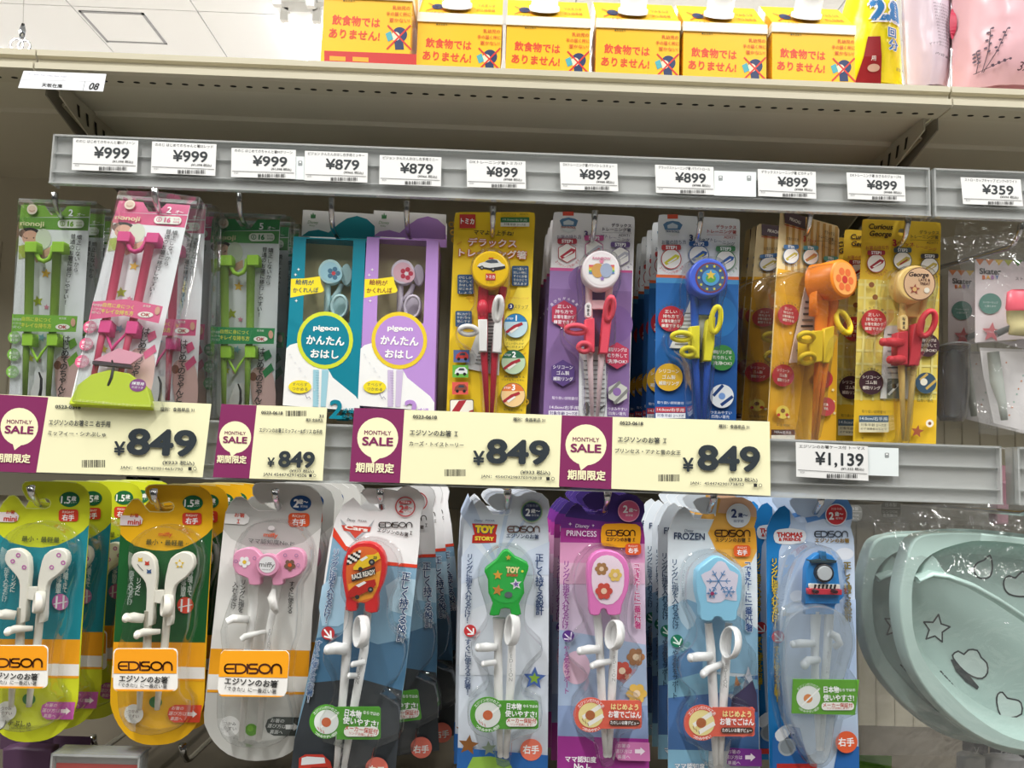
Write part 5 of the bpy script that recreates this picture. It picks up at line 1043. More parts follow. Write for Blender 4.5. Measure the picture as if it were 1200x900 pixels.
c.part('side_lettering').vtext('リングに指を入れるだけ！', 155, 460, 940, 38, '#2c5684', a1=88, bold=.02, out='#eef2f6', ow=.05).vtext('正しく持てる設計', 608, 610, 1060, 48, '#26466e', a1=572, bold=.025, out='#eef2f6', ow=.05).vtext('すぐに使えるお箸！', 42, 1050, 1455, 38, '#2c5684', a1=-30, bold=.02, out='#eef2f6', ow=.05)
c.view(350, 720, 5).part('arrow_badge').circ(190, 92, 38, '#b8383c').line([(170, 72), (205, 118)], 9, '#fff').line([(205, 80), (208, 120), (170, 110)], 9, '#fff')
c.part('side_lettering')
c.part('right_hand_badge').circ(470, 870, 66, '#ee7c6c').text('右手', 468, 880, 44, '#fff', w=92, bold=.03)
c.part('red_car_print').poly([(20, 900), (24, 810), (60, 788), (160, 788), (205, 830), (222, 900)], '#c23c30').poly([(36, 850), (40, 808), (70, 800), (170, 806), (176, 838)], '#dfe2e4').rect(90, 860, 190, 884, '#7e241e', 8)
c.part('red_base')
c.view(350, 720, 5)
estick(c, [(310, -60, 25), (300, 140, 27), (280, 400, 24), (250, 720, 20), (236, 880, 16)], [(420, -70, 22), (395, 200, 25), (345, 480, 24), (300, 740, 20), (280, 870, 16)], (380, 85, 34, 88, 4, 12), [[(185, 190, 28), (230, 180, 34), (300, 190, 30)], [(330, 275, 16), (400, 260, 16)], [(310, 340, 16), (350, 340, 16)]], lt=(385, 235, 390, 24, 352))
c.view(370, 560, 5.625)
RED = '#d42a2c'
c.part('head_disc').slab([(190, 640), (205, 520), (250, 440), (320, 415), (400, 425), (455, 480), (475, 570), (455, 680), (420, 760), (418, 870), (340, 866), (335, 815), (285, 815), (280, 862), (212, 858), (215, 790)], 9, 21, RED, 's', 7, 2)
c.part('head_print', 21.2).poly([(215, 640), (225, 530), (270, 460), (340, 445), (410, 465), (445, 540), (435, 660), (390, 780), (300, 808), (235, 760)], '#e06a2c', 2).poly([(228, 690), (440, 600), (425, 700), (385, 775), (300, 800), (238, 755)], '#f0a030', 1)
for k in range(5):
    for j in range(4):
        if (k+j) % 2: c.rect(228+k*17-j*3, 500+j*16-k*8, 245+k*17-j*3, 516+j*16-k*8, '#222')
        else: c.rect(228+k*17-j*3, 500+j*16-k*8, 245+k*17-j*3, 516+j*16-k*8, '#f0ece4')
c.poly([(262, 580), (300, 530), (350, 500), (400, 495), (425, 480), (440, 520), (400, 545), (370, 570), (300, 595), (265, 595)], '#ecc526', 1).poly([(305, 530), (345, 505), (360, 515), (320, 540)], '#eef0f0').circ(383, 545, 20, '#2c2c30').circ(383, 545, 9, '#888').circ(310, 590, 14, '#2c2c30').text('23', 405, 515, 16, '#3a5a3a', bold=.04)
c.poly([(252, 630), (405, 572), (408, 618), (255, 672)], '#26262a').text('RACE READY', 330, 624, 30, '#f4efe4', w=146, bold=.03, rot=21)
c.poly([(230, 735), (262, 705), (300, 680), (345, 668), (405, 655), (412, 690), (385, 720), (300, 760), (240, 775)], '#b8241c', 1).poly([(280, 695), (335, 668), (350, 678), (300, 708)], '#eef0f0').circ(376, 722, 18, '#2c2c30').circ(376, 722, 8, '#888').circ(290, 770, 14, '#2c2c30')
c.view(350, 720, 5); pill(c, 178, 606, 98, 490, 520, 708, '#4f9a2c', 'green', 21)
c.part('blister').view(370, 560, 5.625).blister([(175, 640), (195, 500), (250, 420), (340, 395), (450, 415), (540, 490), (560, 600), (530, 720), (490, 800), (500, 960), (600, 1080), (590, 1200), (540, 1320), (440, 1400), (560, 1470), (560, 1700), (400, 1760), (350, 1920), (150, 1920), (190, 1760), (60, 1720), (40, 1560), (120, 1440), (110, 1300), (60, 1200), (80, 1080), (190, 1000), (225, 880), (175, 760)], 26, sm=2)
c.end()
kk = behind(c, 3, 'white and blue blister pack with a red racing car head', .036, dx=[.0, .0, .0])
c.root.location.y -= .011
for i, (r, lean) in enumerate(zip(kk, (-1, -4, -5.5))):
    r.matrix_world = Matrix.Translation(P(446+i*6, 586, Y2)+Vector((.006, .036*(i+1), 0))) @ Matrix.Rotation(math.radians(lean), 4, 'Y')
ehook(446, 566, 'chrome hook carrying the white and blue racing car packs')

# --- green star pack --------------------------------------------------
OUT = [(62, 600), (70, 400), (76, 300), (105, 230), (150, 170), (180, 145), (205, 165), (240, 210), (270, 240), (360, 244), (385, 232), (390, 212), (378, 200), (340, 210), (300, 215), (262, 190), (234, 152), (250, 125), (290, 104), (390, 104), (425, 125), (448, 120), (480, 100), (530, 90), (590, 105), (630, 145), (640, 195), (625, 255), (630, 300), (636, 400)]
c = edi_card('pale blue blister pack of white chopsticks with a green star head', 594, 588, '#d5dde9', .4, (530, 560, 5.625), OUT+[(636, 1000), (628, 1960), (34, 1960), (46, 1200), (56, 800)], 1)
c.part('ray_print')
for a0, a1, b0, b1 in ((20, 130, 60, 180), (340, 400, 330, 380), (480, 600, 420, 500)): c.poly([(a0 if a0 > 70 else 76, 260), (a1, 140 if a1 < 300 else 110), (300, 560), (280, 560)], '#bccbe2')
c.poly([(60, 520), (130, 420), (270, 580), (260, 620), (58, 700)], '#c9d4e6').poly([(640, 420), (500, 480), (380, 600), (400, 640), (636, 640)], '#c9d4e6').poly([(52, 900), (300, 800), (636, 860), (634, 1300), (46, 1300)], '#dde3ec')
c.part('hanger_rim').line(OUT[4:28], 4, '#eef2f6')
c.part('logo_emblem').poly([(130, 300), (300, 306), (285, 366), (292, 378), (288, 426), (130, 430), (134, 378), (148, 372)], '#c8342c').text('TOY', 215, 338, 44, '#f2cf2c', w=128, bold=.09, out='#26406c', ow=.09).rect(136, 376, 286, 418, '#c8342c').text('STORY', 212, 399, 24, '#f2dc4c', w=124, bold=.06).text('Disney', 175, 280, 14, '#4a5a8c', w=54, sh=.2).text('PIXAR', 250, 281, 12, '#4a5a8c', w=60)
c.part('lettering').wordmark(469, 338, 216, 45, '#5c3428').text('エジソンのお箸', 463, 384, 28, '#2c3c5c', w=212, bold=.03)
c.part('age_badge').circ(523, 222, 74, '#b8c0a8').circ(523, 222, 68, '#3c4464').ring(523, 222, 62, 66, '#6aa46a').text('対象年齢', 528, 183, 18, '#a9b0c8', w=80).text('2', 498, 226, 46, '#f0f2f6', bold=.04).text('歳〜', 548, 218, 26, '#f0f2f6', w=60, bold=.03).text('就学前', 546, 246, 14, '#c8cdd8', w=48)
c.part('side_lettering').vtext('リングに指を入れるだけ！', 118, 500, 956, 36, '#26406c', a1=100, bold=.01).vtext('正しく持てる設計', 573, 500, 900, 46, '#26406c', a1=576, bold=.02)
c.view(530, 720, 5); c.vtext('すぐに使えるお箸！', 93, 140, 470, 32, '#26406c', a1=90, bold=.01)
c.part('arrow_badge').circ(105, 93, 36, '#c8383c').line([(88, 75), (122, 110)], 8, '#fff').line([(124, 80), (124, 112), (92, 112)], 8, '#fff')
c.part('ground_print').poly([(30, 775), (560, 820), (556, 960), (26, 960)], '#2c64a8').star(95, 760, 62, '#8a5a30', 8).star(215, 780, 46, '#8a9a84', -6).poly([(120, 830), (330, 850), (330, 960), (110, 960)], '#8fb84a', 2).star(480, 370, 70, '#4c68a8', 4).star(480, 370, 36, '#8ab040', 4)
c.part('right_hand_badge').circ(462, 787, 64, '#ee7c64').text('右手', 460, 786, 46, '#fff', w=92, bold=.03)
estick(c, [(275, 20, 38), (268, 160, 24), (270, 460, 26), (275, 600, 22), (282, 830, 16)], [(350, 20, 34), (350, 160, 22), (345, 360, 26), (328, 620, 22), (314, 835, 16)], (352, 90, 24, 88, -3, 12), [[(150, 195, 22), (200, 192, 26), (262, 192, 20)], [(180, 290, 16), (255, 280, 16)]], lt=(346, 230, 395, 24, 342))
c.view(530, 560, 5.625)
c.part('head_disc').slab([(225, 590), (290, 540), (330, 485), (372, 478), (415, 520), (495, 560), (500, 610), (470, 690), (475, 760), (440, 830), (455, 900), (390, 905), (380, 865), (320, 865), (310, 905), (245, 905), (268, 830), (238, 760), (235, 670), (212, 620)], 9, 21, '#23a43c', 's', 7, 2)
c.part('head_print', 21.2).poly([(250, 600), (330, 555), (420, 570), (470, 620), (455, 760), (400, 820), (310, 818), (255, 760)], '#2cae48', 2).text('TOY', 398, 606, 34, '#f2e6a0', w=84, bold=.08, out='#3c7a3c', ow=.08).text('STORY', 396, 641, 15, '#d8503c', w=74, bold=.06).star(300, 640, 34, '#e0a23c').star(300, 740, 40, '#c8843c', 12).star(420, 700, 40, '#e3e6e8', -8).star(420, 700, 22, '#7c58a8', -8).circ(370, 770, 26, '#5a6468', 20).star(370, 525, 20, '#c8a03c').circ(462, 615, 8, '#e9e04c')
c.view(530, 720, 5); pill(c, 208, 588, 104, 505, 505, 672, '#4f9a2c', 'green', 21)
c.part('blister').view(530, 560, 5.625).blister([(165, 680), (190, 560), (270, 470), (360, 445), (450, 470), (530, 560), (545, 680), (500, 800), (480, 920), (500, 1010), (590, 1100), (590, 1180), (500, 1270), (460, 1360), (480, 1440), (590, 1490), (590, 1640), (520, 1700), (400, 1740), (390, 1900), (290, 1900), (260, 1740), (160, 1700), (100, 1620), (110, 1480), (220, 1390), (230, 1290), (150, 1220), (120, 1120), (190, 1010), (230, 930), (200, 800)], 26, sm=2)
behind(c, 4, 'dark slate blister pack with a green star head', .034, dx=[-.004, -.006, -.007, -.008], dz=.001)
for o in COL.objects:
    if o.get('label', '').startswith('dark slate blister'): o['label'] = o['label'].replace('dark slate', 'pale blue')
ehook(595, 566, 'chrome hook carrying the green star head packs')

# --- purple and pink oval pack ----------------------------------------
def arrowlab(c, pts, x, y, col, s=1, white='#f2e4f0'):
    c.part('arrow_label').poly(pts, col).text('お箸の', x-45*s, y-32*s, 22*s, white, w=70*s).text('選び方は', x-45*s, y, 22*s, white, w=96*s).text('裏面へ', x-45*s, y+32*s, 22*s, white, w=72*s).poly([(x+20*s, y-12*s), (x+52*s, y-12*s), (x+52*s, y-24*s), (x+80*s, y), (x+52*s, y+24*s), (x+52*s, y+12*s), (x+20*s, y+12*s)], white)
OUT = [(92, 600), (92, 400), (98, 320), (130, 240), (170, 190), (205, 165), (235, 190), (275, 240), (380, 244), (402, 232), (405, 210), (385, 200), (330, 212), (285, 205), (250, 165), (238, 140), (262, 110), (300, 92), (430, 90), (480, 115), (540, 102), (600, 120), (645, 170), (650, 225), (628, 285), (640, 320), (650, 400)]
c = edi_card('purple and pink blister pack of white chopsticks with a pink oval head', 712, 592, '#d3c2d8', .2, (640, 560, 5.625), OUT+[(656, 1000), (680, 1960), (72, 1960), (82, 1200), (88, 800)], 1)
c.part('top_print').poly([(98, 320), (130, 240), (170, 190), (205, 165), (235, 190), (275, 240), (380, 244), (402, 232), (405, 210), (385, 200), (330, 212), (285, 205), (250, 165), (238, 140), (262, 110), (300, 92), (430, 90), (480, 115), (540, 102), (600, 120), (645, 170), (650, 225), (628, 285), (640, 320)], '#44307a', 0).poly([(96, 320), (640, 330), (650, 400), (650, 435), (92, 425)], '#a83a90').poly([(98, 290), (118, 255), (400, 290), (628, 292), (640, 335), (640, 345), (96, 330)], '#7a3490').poly([(92, 425), (650, 435), (651, 560), (90, 560)], '#d99ac0').poly([(90, 560), (651, 560), (652, 700), (88, 700)], '#dcb4cc')
c.poly([(86, 1000), (656, 1100), (668, 1500), (78, 1500)], '#a9bcd8').poly([(78, 1500), (668, 1500), (674, 1720), (76, 1700)], '#8fa4cc').poly([(76, 1700), (674, 1720), (680, 1960), (72, 1960)], '#a83c98').circ(200, 1250, 90, '#e6c2d6', 110)
for x_, y_, q_, cc in ((590, 1180, 62, '#b07c54'), (500, 1270, 66, '#cc5446'), (595, 1420, 70, '#e6bc5c'), (500, 1500, 50, '#c8a0c8')):
    for k in range(6): c.circ(x_+q_*.6*math.cos(k*1.047), y_+q_*.6*math.sin(k*1.047), q_*.38, cc)
    c.circ(x_, y_, q_*.34, '#f2d8b8')
c.part('logo_emblem').text('Disney', 238, 315, 24, '#efe4f2', w=90, sh=.2).text('PRINCESS', 232, 365, 36, '#efe4f2', w=196, bold=.01).star(157, 303, 13, '#efe4f2', 0, 4, .3).star(308, 313, 10, '#efe4f2', 0, 4, .3)
c.part('age_badge').circ(542, 218, 72, '#e4a0c0').circ(542, 218, 66, '#d8668c').text('2', 520, 205, 46, '#fff', bold=.04).text('歳〜', 570, 212, 26, '#fff', w=56, bold=.03).text('就学前', 545, 246, 14, '#fff', w=48)
c.part('brand_panel').poly(smooth([(365, 320), (385, 302), (490, 298), (590, 304), (618, 322), (622, 370), (615, 440), (590, 455), (490, 458), (385, 448), (360, 425), (358, 370)], 1), '#eaa41e').wordmark(487, 362, 196, 43, '#4a2a20').text('エジソンのお箸', 475, 404, 26, '#4a2a20', w=160, bold=.03).text('Ｉ', 574, 406, 24, '#4a2a20', bold=.03)
c.part('right_hand_badge').rect(518, 430, 622, 505, '#d8582c', 22).text('RIGHT', 570, 448, 13, '#f8e2d4', w=60).text('右手', 570, 477, 32, '#fff', w=66, bold=.03)
c.part('side_lettering').vtext('リングに指を入れるだけ', 132, 545, 990, 38, '#8c3c90', a1=125, bold=.01).vtext('「できた！」に一番近い箸', 592, 557, 984, 38, '#c03c80', a1=600, bold=.02, out='#f4e8f0', ow=.05)
c.view(640, 720, 5); c.vtext('やる気をサポート', 118, 175, 460, 30, '#9c3c90', a1=120, bold=.005)
c.part('arrow_badge').circ(128, 122, 35, '#5a3484').line([(108, 110), (140, 140)], 7, '#e8dcf0').line([(146, 100), (142, 142), (104, 138)], 7, '#e8dcf0')
c.part('footer_print').text('ママ認知度', 200, 840, 32, '#fff', w=176, bold=.03).text('No.1', 200, 882, 34, '#fff', w=76, bold=.03).text('※1', 250, 888, 12, '#fff')
arrowlab(c, [(420, 735), (600, 742), (604, 850), (420, 845), (402, 820), (400, 760)], 495, 792, '#d07cb4')
estick(c, [(295, -40, 24), (312, 150, 24), (325, 460, 24), (338, 640, 20), (350, 830, 14)], [(405, -20, 24), (398, 180, 24), (385, 460, 24), (378, 640, 20), (370, 830, 14)], (402, 120, 32, 84, -8, 12), [[(195, 215, 22), (250, 205, 26), (310, 205, 22)], [(268, 302, 18), (300, 288, 20), (375, 275, 16)]], lt=(400, 240, 395, 22, 396))
c.view(640, 560, 5.625)
c.part('head_disc').slab([(270, 640), (285, 540), (340, 485), (430, 480), (510, 520), (548, 610), (540, 740), (500, 840), (490, 900), (410, 905), (395, 868), (365, 868), (350, 905), (290, 900), (285, 820)], 9, 21, '#e47cc0', 's', 7, 2)
c.part('head_print', 21.2).poly([(300, 640), (315, 560), (365, 515), (440, 515), (500, 570), (515, 660), (500, 760), (440, 830), (360, 825), (310, 750)], '#f0dcea', 2)
for a, b, r_, cc, dd in ((365, 600, 34, '#a87a4c', '#ecccb0'), (455, 640, 34, '#e8c462', '#eed2b4'), (380, 745, 44, '#cc4c40', '#ecc8ac')):
    for k in range(6): c.circ(a+r_*.8*math.cos(k*1.047), b+r_*.8*math.sin(k*1.047), r_*.5, cc)
    c.circ(a, b, r_*.45, dd)
c.view(640, 720, 5); pill(c, 262, 590, 102, 560, 505, 670, '#e0604c', 'red', 21)
c.part('blister').view(640, 560, 5.625).blister([(185, 680), (210, 560), (290, 470), (390, 445), (480, 460), (560, 540), (580, 680), (550, 820), (540, 940), (560, 1050), (640, 1140), (600, 1280), (520, 1360), (500, 1420), (630, 1470), (635, 1650), (500, 1700), (450, 1900), (360, 1900), (330, 1760), (200, 1680), (190, 1500), (270, 1400), (270, 1300), (150, 1200), (160, 1080), (250, 1000), (270, 920), (200, 820)], 26, sm=2)
behind(c, 4, 'purple and pink blister pack with a pink oval head', .034, dx=[-.003, -.004, -.004, -.004], dz=.001)
ehook(712, 568, 'chrome hook carrying the purple and pink packs')

# --- pale blue crystal pack -------------------------------------------
OUT = [(72, 800), (70, 500), (72, 360), (100, 280), (140, 215), (180, 190), (210, 215), (245, 268), (370, 275), (390, 262), (392, 245), (380, 235), (330, 236), (290, 230), (258, 200), (238, 160), (262, 138), (300, 128), (400, 130), (450, 140), (500, 128), (560, 126), (620, 155), (655, 205), (656, 265), (640, 320), (655, 400)]
c = edi_card('pale blue blister pack of white chopsticks with an icy crystal head', 836, 596, '#d9e2e8', -.3, (770, 560, 5.625), OUT+[(662, 800), (664, 1200), (680, 1960), (72, 1960), (72, 1200)], 1)
c.part('hanger_rim').line(OUT[2:20], 4, '#f2f6f8')
c.part('orange_panel').poly([(400, 134), (450, 140), (500, 128), (560, 126), (620, 155), (655, 205), (656, 265), (640, 320), (655, 400), (658, 480), (620, 560), (560, 590), (480, 540), (390, 480), (335, 365), (385, 250)], '#eab052', 0).poly([(420, 134), (500, 128), (560, 126), (620, 155), (655, 205), (656, 260), (500, 240), (400, 230)], '#e6b896', 0).poly([(345, 345), (645, 330), (655, 400), (655, 470), (400, 470), (380, 440)], '#eaa838', 0)
c.part('scene_print').poly([(72, 850), (200, 800), (350, 860), (520, 900), (664, 1000), (664, 1300), (72, 1250)], '#8fb8d2').poly([(72, 1180), (220, 1120), (300, 1200), (300, 1400), (72, 1390)], '#5c88b4').poly([(130, 880), (170, 800), (260, 920), (200, 1000)], '#b9d3e4', 2).poly([(72, 1350), (664, 1300), (672, 1800), (72, 1800)], '#4a72a8').poly([(72, 1340), (300, 1280), (660, 1330), (664, 1390), (72, 1450)], '#7fb0c8').poly([(72, 1790), (340, 1795), (335, 1960), (72, 1960)], '#8cc0dc')
c.poly([(480, 1540), (520, 1300), (560, 1400), (600, 1240), (655, 1420), (662, 1540)], '#4a4464').poly([(580, 1310), (600, 1240), (628, 1330), (604, 1350)], '#e6e2ec').poly([(506, 1380), (520, 1300), (540, 1350), (524, 1370)], '#c88a5c')
c.part('logo_emblem').text('Disney', 210, 346, 17, '#2c3c5c', w=58, sh=.2).text('FROZEN', 212, 384, 44, '#2c3c5c', w=202, bold=.02)
c.part('lettering').wordmark(495, 364, 236, 47, '#4a3020').text('エジソンのお箸', 482, 408, 28, '#3c3424', w=198, bold=.03, rot=.5).text('Ｉ', 604, 408, 26, '#3c3424', bold=.03)
c.part('age_badge').circ(533, 248, 80, '#dfe6ec').ring(533, 248, 66, 72, '#dfe0e0').text('2', 504, 233, 54, '#3c4c7c', bold=.04).text('歳〜', 562, 246, 30, '#3c4c7c', w=64, bold=.03).text('就学前', 534, 284, 18, '#5a6a94', w=66)
c.part('right_hand_badge').rect(502, 442, 612, 518, '#e0602c', 22).text('RIGHT', 558, 459, 13, '#f8e2d4', w=60).text('右手', 557, 490, 34, '#fff', w=68, bold=.03)
c.part('side_lettering').vtext('リングに指を入れるだけ', 112, 534, 995, 38, '#2c4c6c', a1=120, bold=.01).vtext('「できた！」に一番近い箸', 592, 545, 1005, 42, '#2c4c84', a1=602, bold=.02, out='#e6eef4', ow=.05)
c.view(770, 720, 5); c.vtext('やる気をサポート', 103, 205, 490, 30, '#24425c', a1=103, bold=.005)
c.part('arrow_badge').circ(112, 152, 37, '#1f7a5c').line([(94, 130), (124, 166)], 8, '#e0f0e8').line([(138, 140), (126, 172), (92, 160)], 8, '#e0f0e8')
c.part('footer_print').text('ママ認知度', 188, 884, 34, '#f4f8fa', w=172, bold=.03, out='#3c5c94', ow=.04)
arrowlab(c, [(425, 775), (605, 785), (608, 884), (425, 880), (403, 868), (402, 830)], 490, 830, '#7c3490')
estick(c, [(300, 50, 22), (315, 200, 26), (330, 500, 26), (335, 680, 22), (345, 900, 14)], [(420, 50, 20), (402, 280, 26), (388, 520, 24), (378, 700, 20), (372, 900, 14)], (432, 165, 34, 92, -8, 13), [[(195, 255, 24), (240, 248, 26), (320, 245, 24)], [(268, 350, 22), (300, 322, 22), (380, 290, 18)]], lt=(404, 290, 430, 24, 398))
c.view(770, 560, 5.625)
c.part('head_disc').slab([(262, 620), (310, 570), (370, 525), (420, 520), (480, 560), (545, 610), (560, 680), (555, 800), (530, 880), (520, 940), (440, 945), (420, 920), (380, 920), (360, 945), (290, 935), (285, 850), (262, 760)], 9, 21, '#8fcbe8', 's', 7, 2)
c.part('head_print', 21.2).poly([(290, 640), (350, 610), (400, 550), (450, 560), (480, 610), (535, 640), (520, 740), (525, 810), (450, 800), (420, 820), (330, 815), (325, 720)], '#dcd6e6', 2)
for x_, y_, q_ in ((405, 680, 78), (360, 760, 34), (470, 750, 40)):
    for k in range(6):
        w = k*PI/3; c.line([(x_, y_), (x_+q_*math.cos(w), y_+q_*math.sin(w))], 6, '#5c8cbc'); c.line([(x_+q_*.6*math.cos(w)+q_*.25*math.cos(w+.9), y_+q_*.6*math.sin(w)+q_*.25*math.sin(w+.9)), (x_+q_*.6*math.cos(w), y_+q_*.6*math.sin(w)), (x_+q_*.6*math.cos(w)+q_*.25*math.cos(w-.9), y_+q_*.6*math.sin(w)+q_*.25*math.sin(w-.9))], 5, '#5c8cbc')
c.circ(360, 760, 12, '#9a2c5c')
c.view(770, 720, 5); pill(c, 262, 635, 105, 572, 545, 715, '#e0604c', 'red', 21)
c.part('blister').view(770, 560, 5.625).blister([(185, 720), (205, 600), (270, 520), (370, 490), (460, 495), (560, 580), (590, 700), (570, 850), (560, 960), (600, 1080), (660, 1160), (650, 1330), (520, 1440), (510, 1480), (645, 1530), (645, 1700), (500, 1740), (460, 1920), (340, 1920), (310, 1800), (190, 1740), (180, 1580), (250, 1480), (250, 1420), (160, 1340), (150, 1200), (230, 1100), (260, 1000), (200, 860)], 26, sm=2)
behind(c, 4, 'pale blue blister pack with an icy crystal head', .034, dx=[-.002, -.001, -.003, -.004], dz=.002)
ehook(836, 570, 'chrome hook carrying the pale blue crystal head packs')

# --- blue train pack with carrying case --------------------------------
OUT = [(45, 420), (50, 330), (80, 255), (130, 195), (165, 182), (200, 215), (250, 290), (370, 300), (390, 288), (392, 262), (375, 250), (300, 262), (250, 240), (205, 180), (200, 150), (225, 130), (300, 122), (440, 130), (520, 125), (580, 145), (612, 200), (612, 270), (600, 320), (622, 400)]
c = edi_card('sky blue blister pack of chopsticks in a clear case with a toy train head', 962, 596, '#bccfe8', -1.2, (890, 560, 5.625), OUT+[(632, 900), (658, 1960), (68, 1960), (50, 1200)], 1)
c.part('sky_print').poly([(45, 420), (50, 330), (80, 255), (130, 195), (165, 182), (200, 215), (205, 300), (130, 480), (110, 800), (180, 1960), (68, 1960), (50, 1200)], '#1f7cc0', 0).poly([(300, 262), (375, 250), (392, 262), (520, 125), (580, 145), (612, 200), (612, 270), (480, 300), (330, 330)], '#5c90d0', 0).poly([(300, 300), (420, 270), (540, 300), (605, 340), (625, 450), (630, 900), (620, 1200), (180, 1100), (200, 700), (320, 450)], '#c9d8ec', 0).poly([(190, 850), (300, 760), (430, 830), (634, 800), (640, 1400), (160, 1300)], '#b4c8e6', 0).poly([(520, 1760), (655, 1770), (658, 1960), (480, 1960)], '#2c68b0').circ(560, 500, 60, '#e6ebf4', 40).circ(250, 780, 50, '#e3eaf4', 40)
c.part('logo_emblem').poly(smooth([(92, 380), (110, 345), (160, 335), (200, 332), (250, 338), (295, 350), (308, 385), (290, 425), (240, 435), (200, 438), (150, 436), (105, 425)], 2), '#e9ecf0').text('THOMAS', 198, 375, 30, '#c83a34', w=170, bold=.06).text('& FRIENDS', 198, 405, 20, '#c83a34', w=146, bold=.05)
c.part('lettering').wordmark(470, 370, 222, 43, '#3c4450').text('エジソンのお箸', 476, 412, 28, '#8a6a20', w=228, bold=.04)
c.part('age_badge').circ(502, 242, 72, '#e8ecf4').circ(502, 242, 66, '#c83a40').text('対象年齢', 504, 204, 17, '#f0c8c0', w=70).text('2', 470, 250, 46, '#fff', bold=.04).text('歳〜', 520, 238, 28, '#fff', w=56, bold=.03).text('就学前', 522, 266, 14, '#fff', w=48)
c.part('side_lettering').vtext('リングに指を入れるだけ！', 94, 530, 988, 38, '#e8c83c', a1=100, bold=.01, out='#1c2c44', ow=.05).vtext('正しく持てる設計', 572, 552, 945, 42, '#8a7a3c', a1=580, bold=.02, out='#30405c', ow=.04)
c.view(890, 720, 5); c.vtext('すぐに使えるお箸！', 97, 180, 510, 32, '#e8c83c', a1=99, bold=.005, out='#1c2c44', ow=.05)
c.part('arrow_badge').circ(104, 128, 37, '#c83a40').line([(84, 110), (122, 148)], 8, '#fff').line([(126, 112), (126, 150), (90, 150)], 8, '#fff')
c.part('small_train_print').poly([(70, 720), (130, 640), (230, 660), (260, 780), (300, 900), (70, 900)], '#2c6cb4', 1).circ(155, 770, 52, '#aab4bc', 54).circ(155, 770, 40, '#8c969e', 42).rect(145, 690, 178, 722, '#1c1c20').poly([(85, 690), (150, 640), (175, 690), (110, 740)], '#e9eef4', 3).rect(95, 868, 330, 900, '#c8342c')
c.part('right_hand_badge').circ(502, 742, 64, '#e8643c').text('右手', 500, 742, 46, '#fff', w=92, bold=.03)
estick(c, [(330, -20, 30), (325, 150, 24), (325, 350, 22), (340, 600, 18), (345, 790, 12)], [(410, -20, 26), (400, 180, 24), (385, 350, 22), (372, 600, 18), (362, 790, 12)], None, [[(195, 175, 20), (240, 170, 24), (320, 170, 20)], [(262, 295, 26), (285, 270, 24), (350, 265, 18)]], K='#e4e8ec', lt=(405, 215, 350, 18, 398))
c.part('finger_ring').rod([(410, 110, 20, 22), (450, 130, 20, 24), (470, 170, 20, 20), (440, 190, 16, 18)], '#e4e8ec', 's', 10)
c.view(890, 560, 5.625)
c.part('train_head').slab([(302, 830), (310, 600), (330, 540), (380, 500), (430, 490), (480, 510), (515, 560), (530, 700), (530, 830)], 9, 18, '#2a84cc', 's', 6, 1)
c.slab([(340, 700), (520, 700), (560, 780), (500, 840), (490, 900), (300, 900), (310, 830)], 9, 15, '#2a84cc', 's', 4)
c.part('cab_roof').slab([(335, 545), (405, 535), (410, 510), (440, 510), (444, 535), (512, 545), (505, 562), (345, 562)], 12, 22, '#2c4048', 's', 3)
c.part('chimney').slab([(408, 486), (440, 486), (444, 545), (404, 545)], 14, 22, '#2a6a9a', 's', 3)
c.part('smokebox').slab(ell(433, 630, 60, 60, 26), 16, 24, '#2a2c30', 's', 4).slab(ell(433, 630, 48, 48, 26), 24, 26, '#b9bec2', 's', 3)
c.part('buffer_beam').slab([(322, 730), (545, 738), (545, 772), (322, 768)], 12, 23, '#c23444', 's', 3)
c.part('white_running_board').slab([(330, 698), (530, 704), (534, 732), (330, 728)], 12, 21, '#e9e6dc', 's', 2).part('running_board_stripes', 21.2)
for k in range(6): c.poly([(362+k*26, 702), (376+k*26, 702), (370+k*26, 730), (358+k*26, 730)], '#23262a')
for a in (380, 505): c.part('buffer').slab(ell(a, 752, 15, 13, 14), 20, 30, '#3a1c24', 's', 3)
c.part('wheel_row').slab([(340, 775), (520, 778), (505, 815), (360, 812)], 11, 15, '#6a4030', 's', 3)
c.view(890, 720, 5)
c.part('carrying_case').blister([(145, 180), (150, 60), (200, -10), (300, -50), (400, -50), (500, 0), (550, 90), (555, 200), (520, 330), (480, 480), (450, 640), (430, 800), (400, 870), (350, 890), (300, 860), (230, 740), (180, 600), (150, 400)], 27, kind='case', sm=2, ins=8)
c.part('pill_label', 30).slab([(198, 380), (585, 385), (560, 590), (190, 580)], 28.5, 30, '#5fa032', 'p'); c.lay = 3
c.circ(286, 488, 70, '#e4e8e6').circ(284, 492, 26, '#d88a54').line([(250, 530), (345, 440)], 8, '#f6f6f4').text('日本物', 420, 440, 34, '#fff', w=86, bold=.04).text('ならではの', 512, 442, 17, '#fff', w=90, bold=.02).text('使いやすさ!', 462, 488, 34, '#fff', w=170, bold=.03).poly(rrect(362, 514, 552, 560, 20), '#f3f1ec').text('メーカー保証付', 457, 530, 22, '#c8402c', w=164, bold=.02).text('リング交換します!', 457, 548, 12, '#c8402c', w=120).atext('エジソンだけの工夫', 286, 488, 80, -55, 55, 15, '#fff').atext('つかみやすい設計', 286, 488, 80, 228, 132, 15, '#fff', flip=True)
c.part('blister').view(890, 560, 5.625).blister([(165, 900), (190, 700), (240, 540), (330, 460), (430, 445), (520, 490), (575, 600), (600, 800), (635, 1000), (640, 1130), (600, 1260), (650, 1330), (655, 1560), (560, 1600), (520, 1800), (450, 1905), (380, 1920), (310, 1880), (220, 1740), (170, 1560), (140, 1350), (150, 1150)], 34, sm=2)
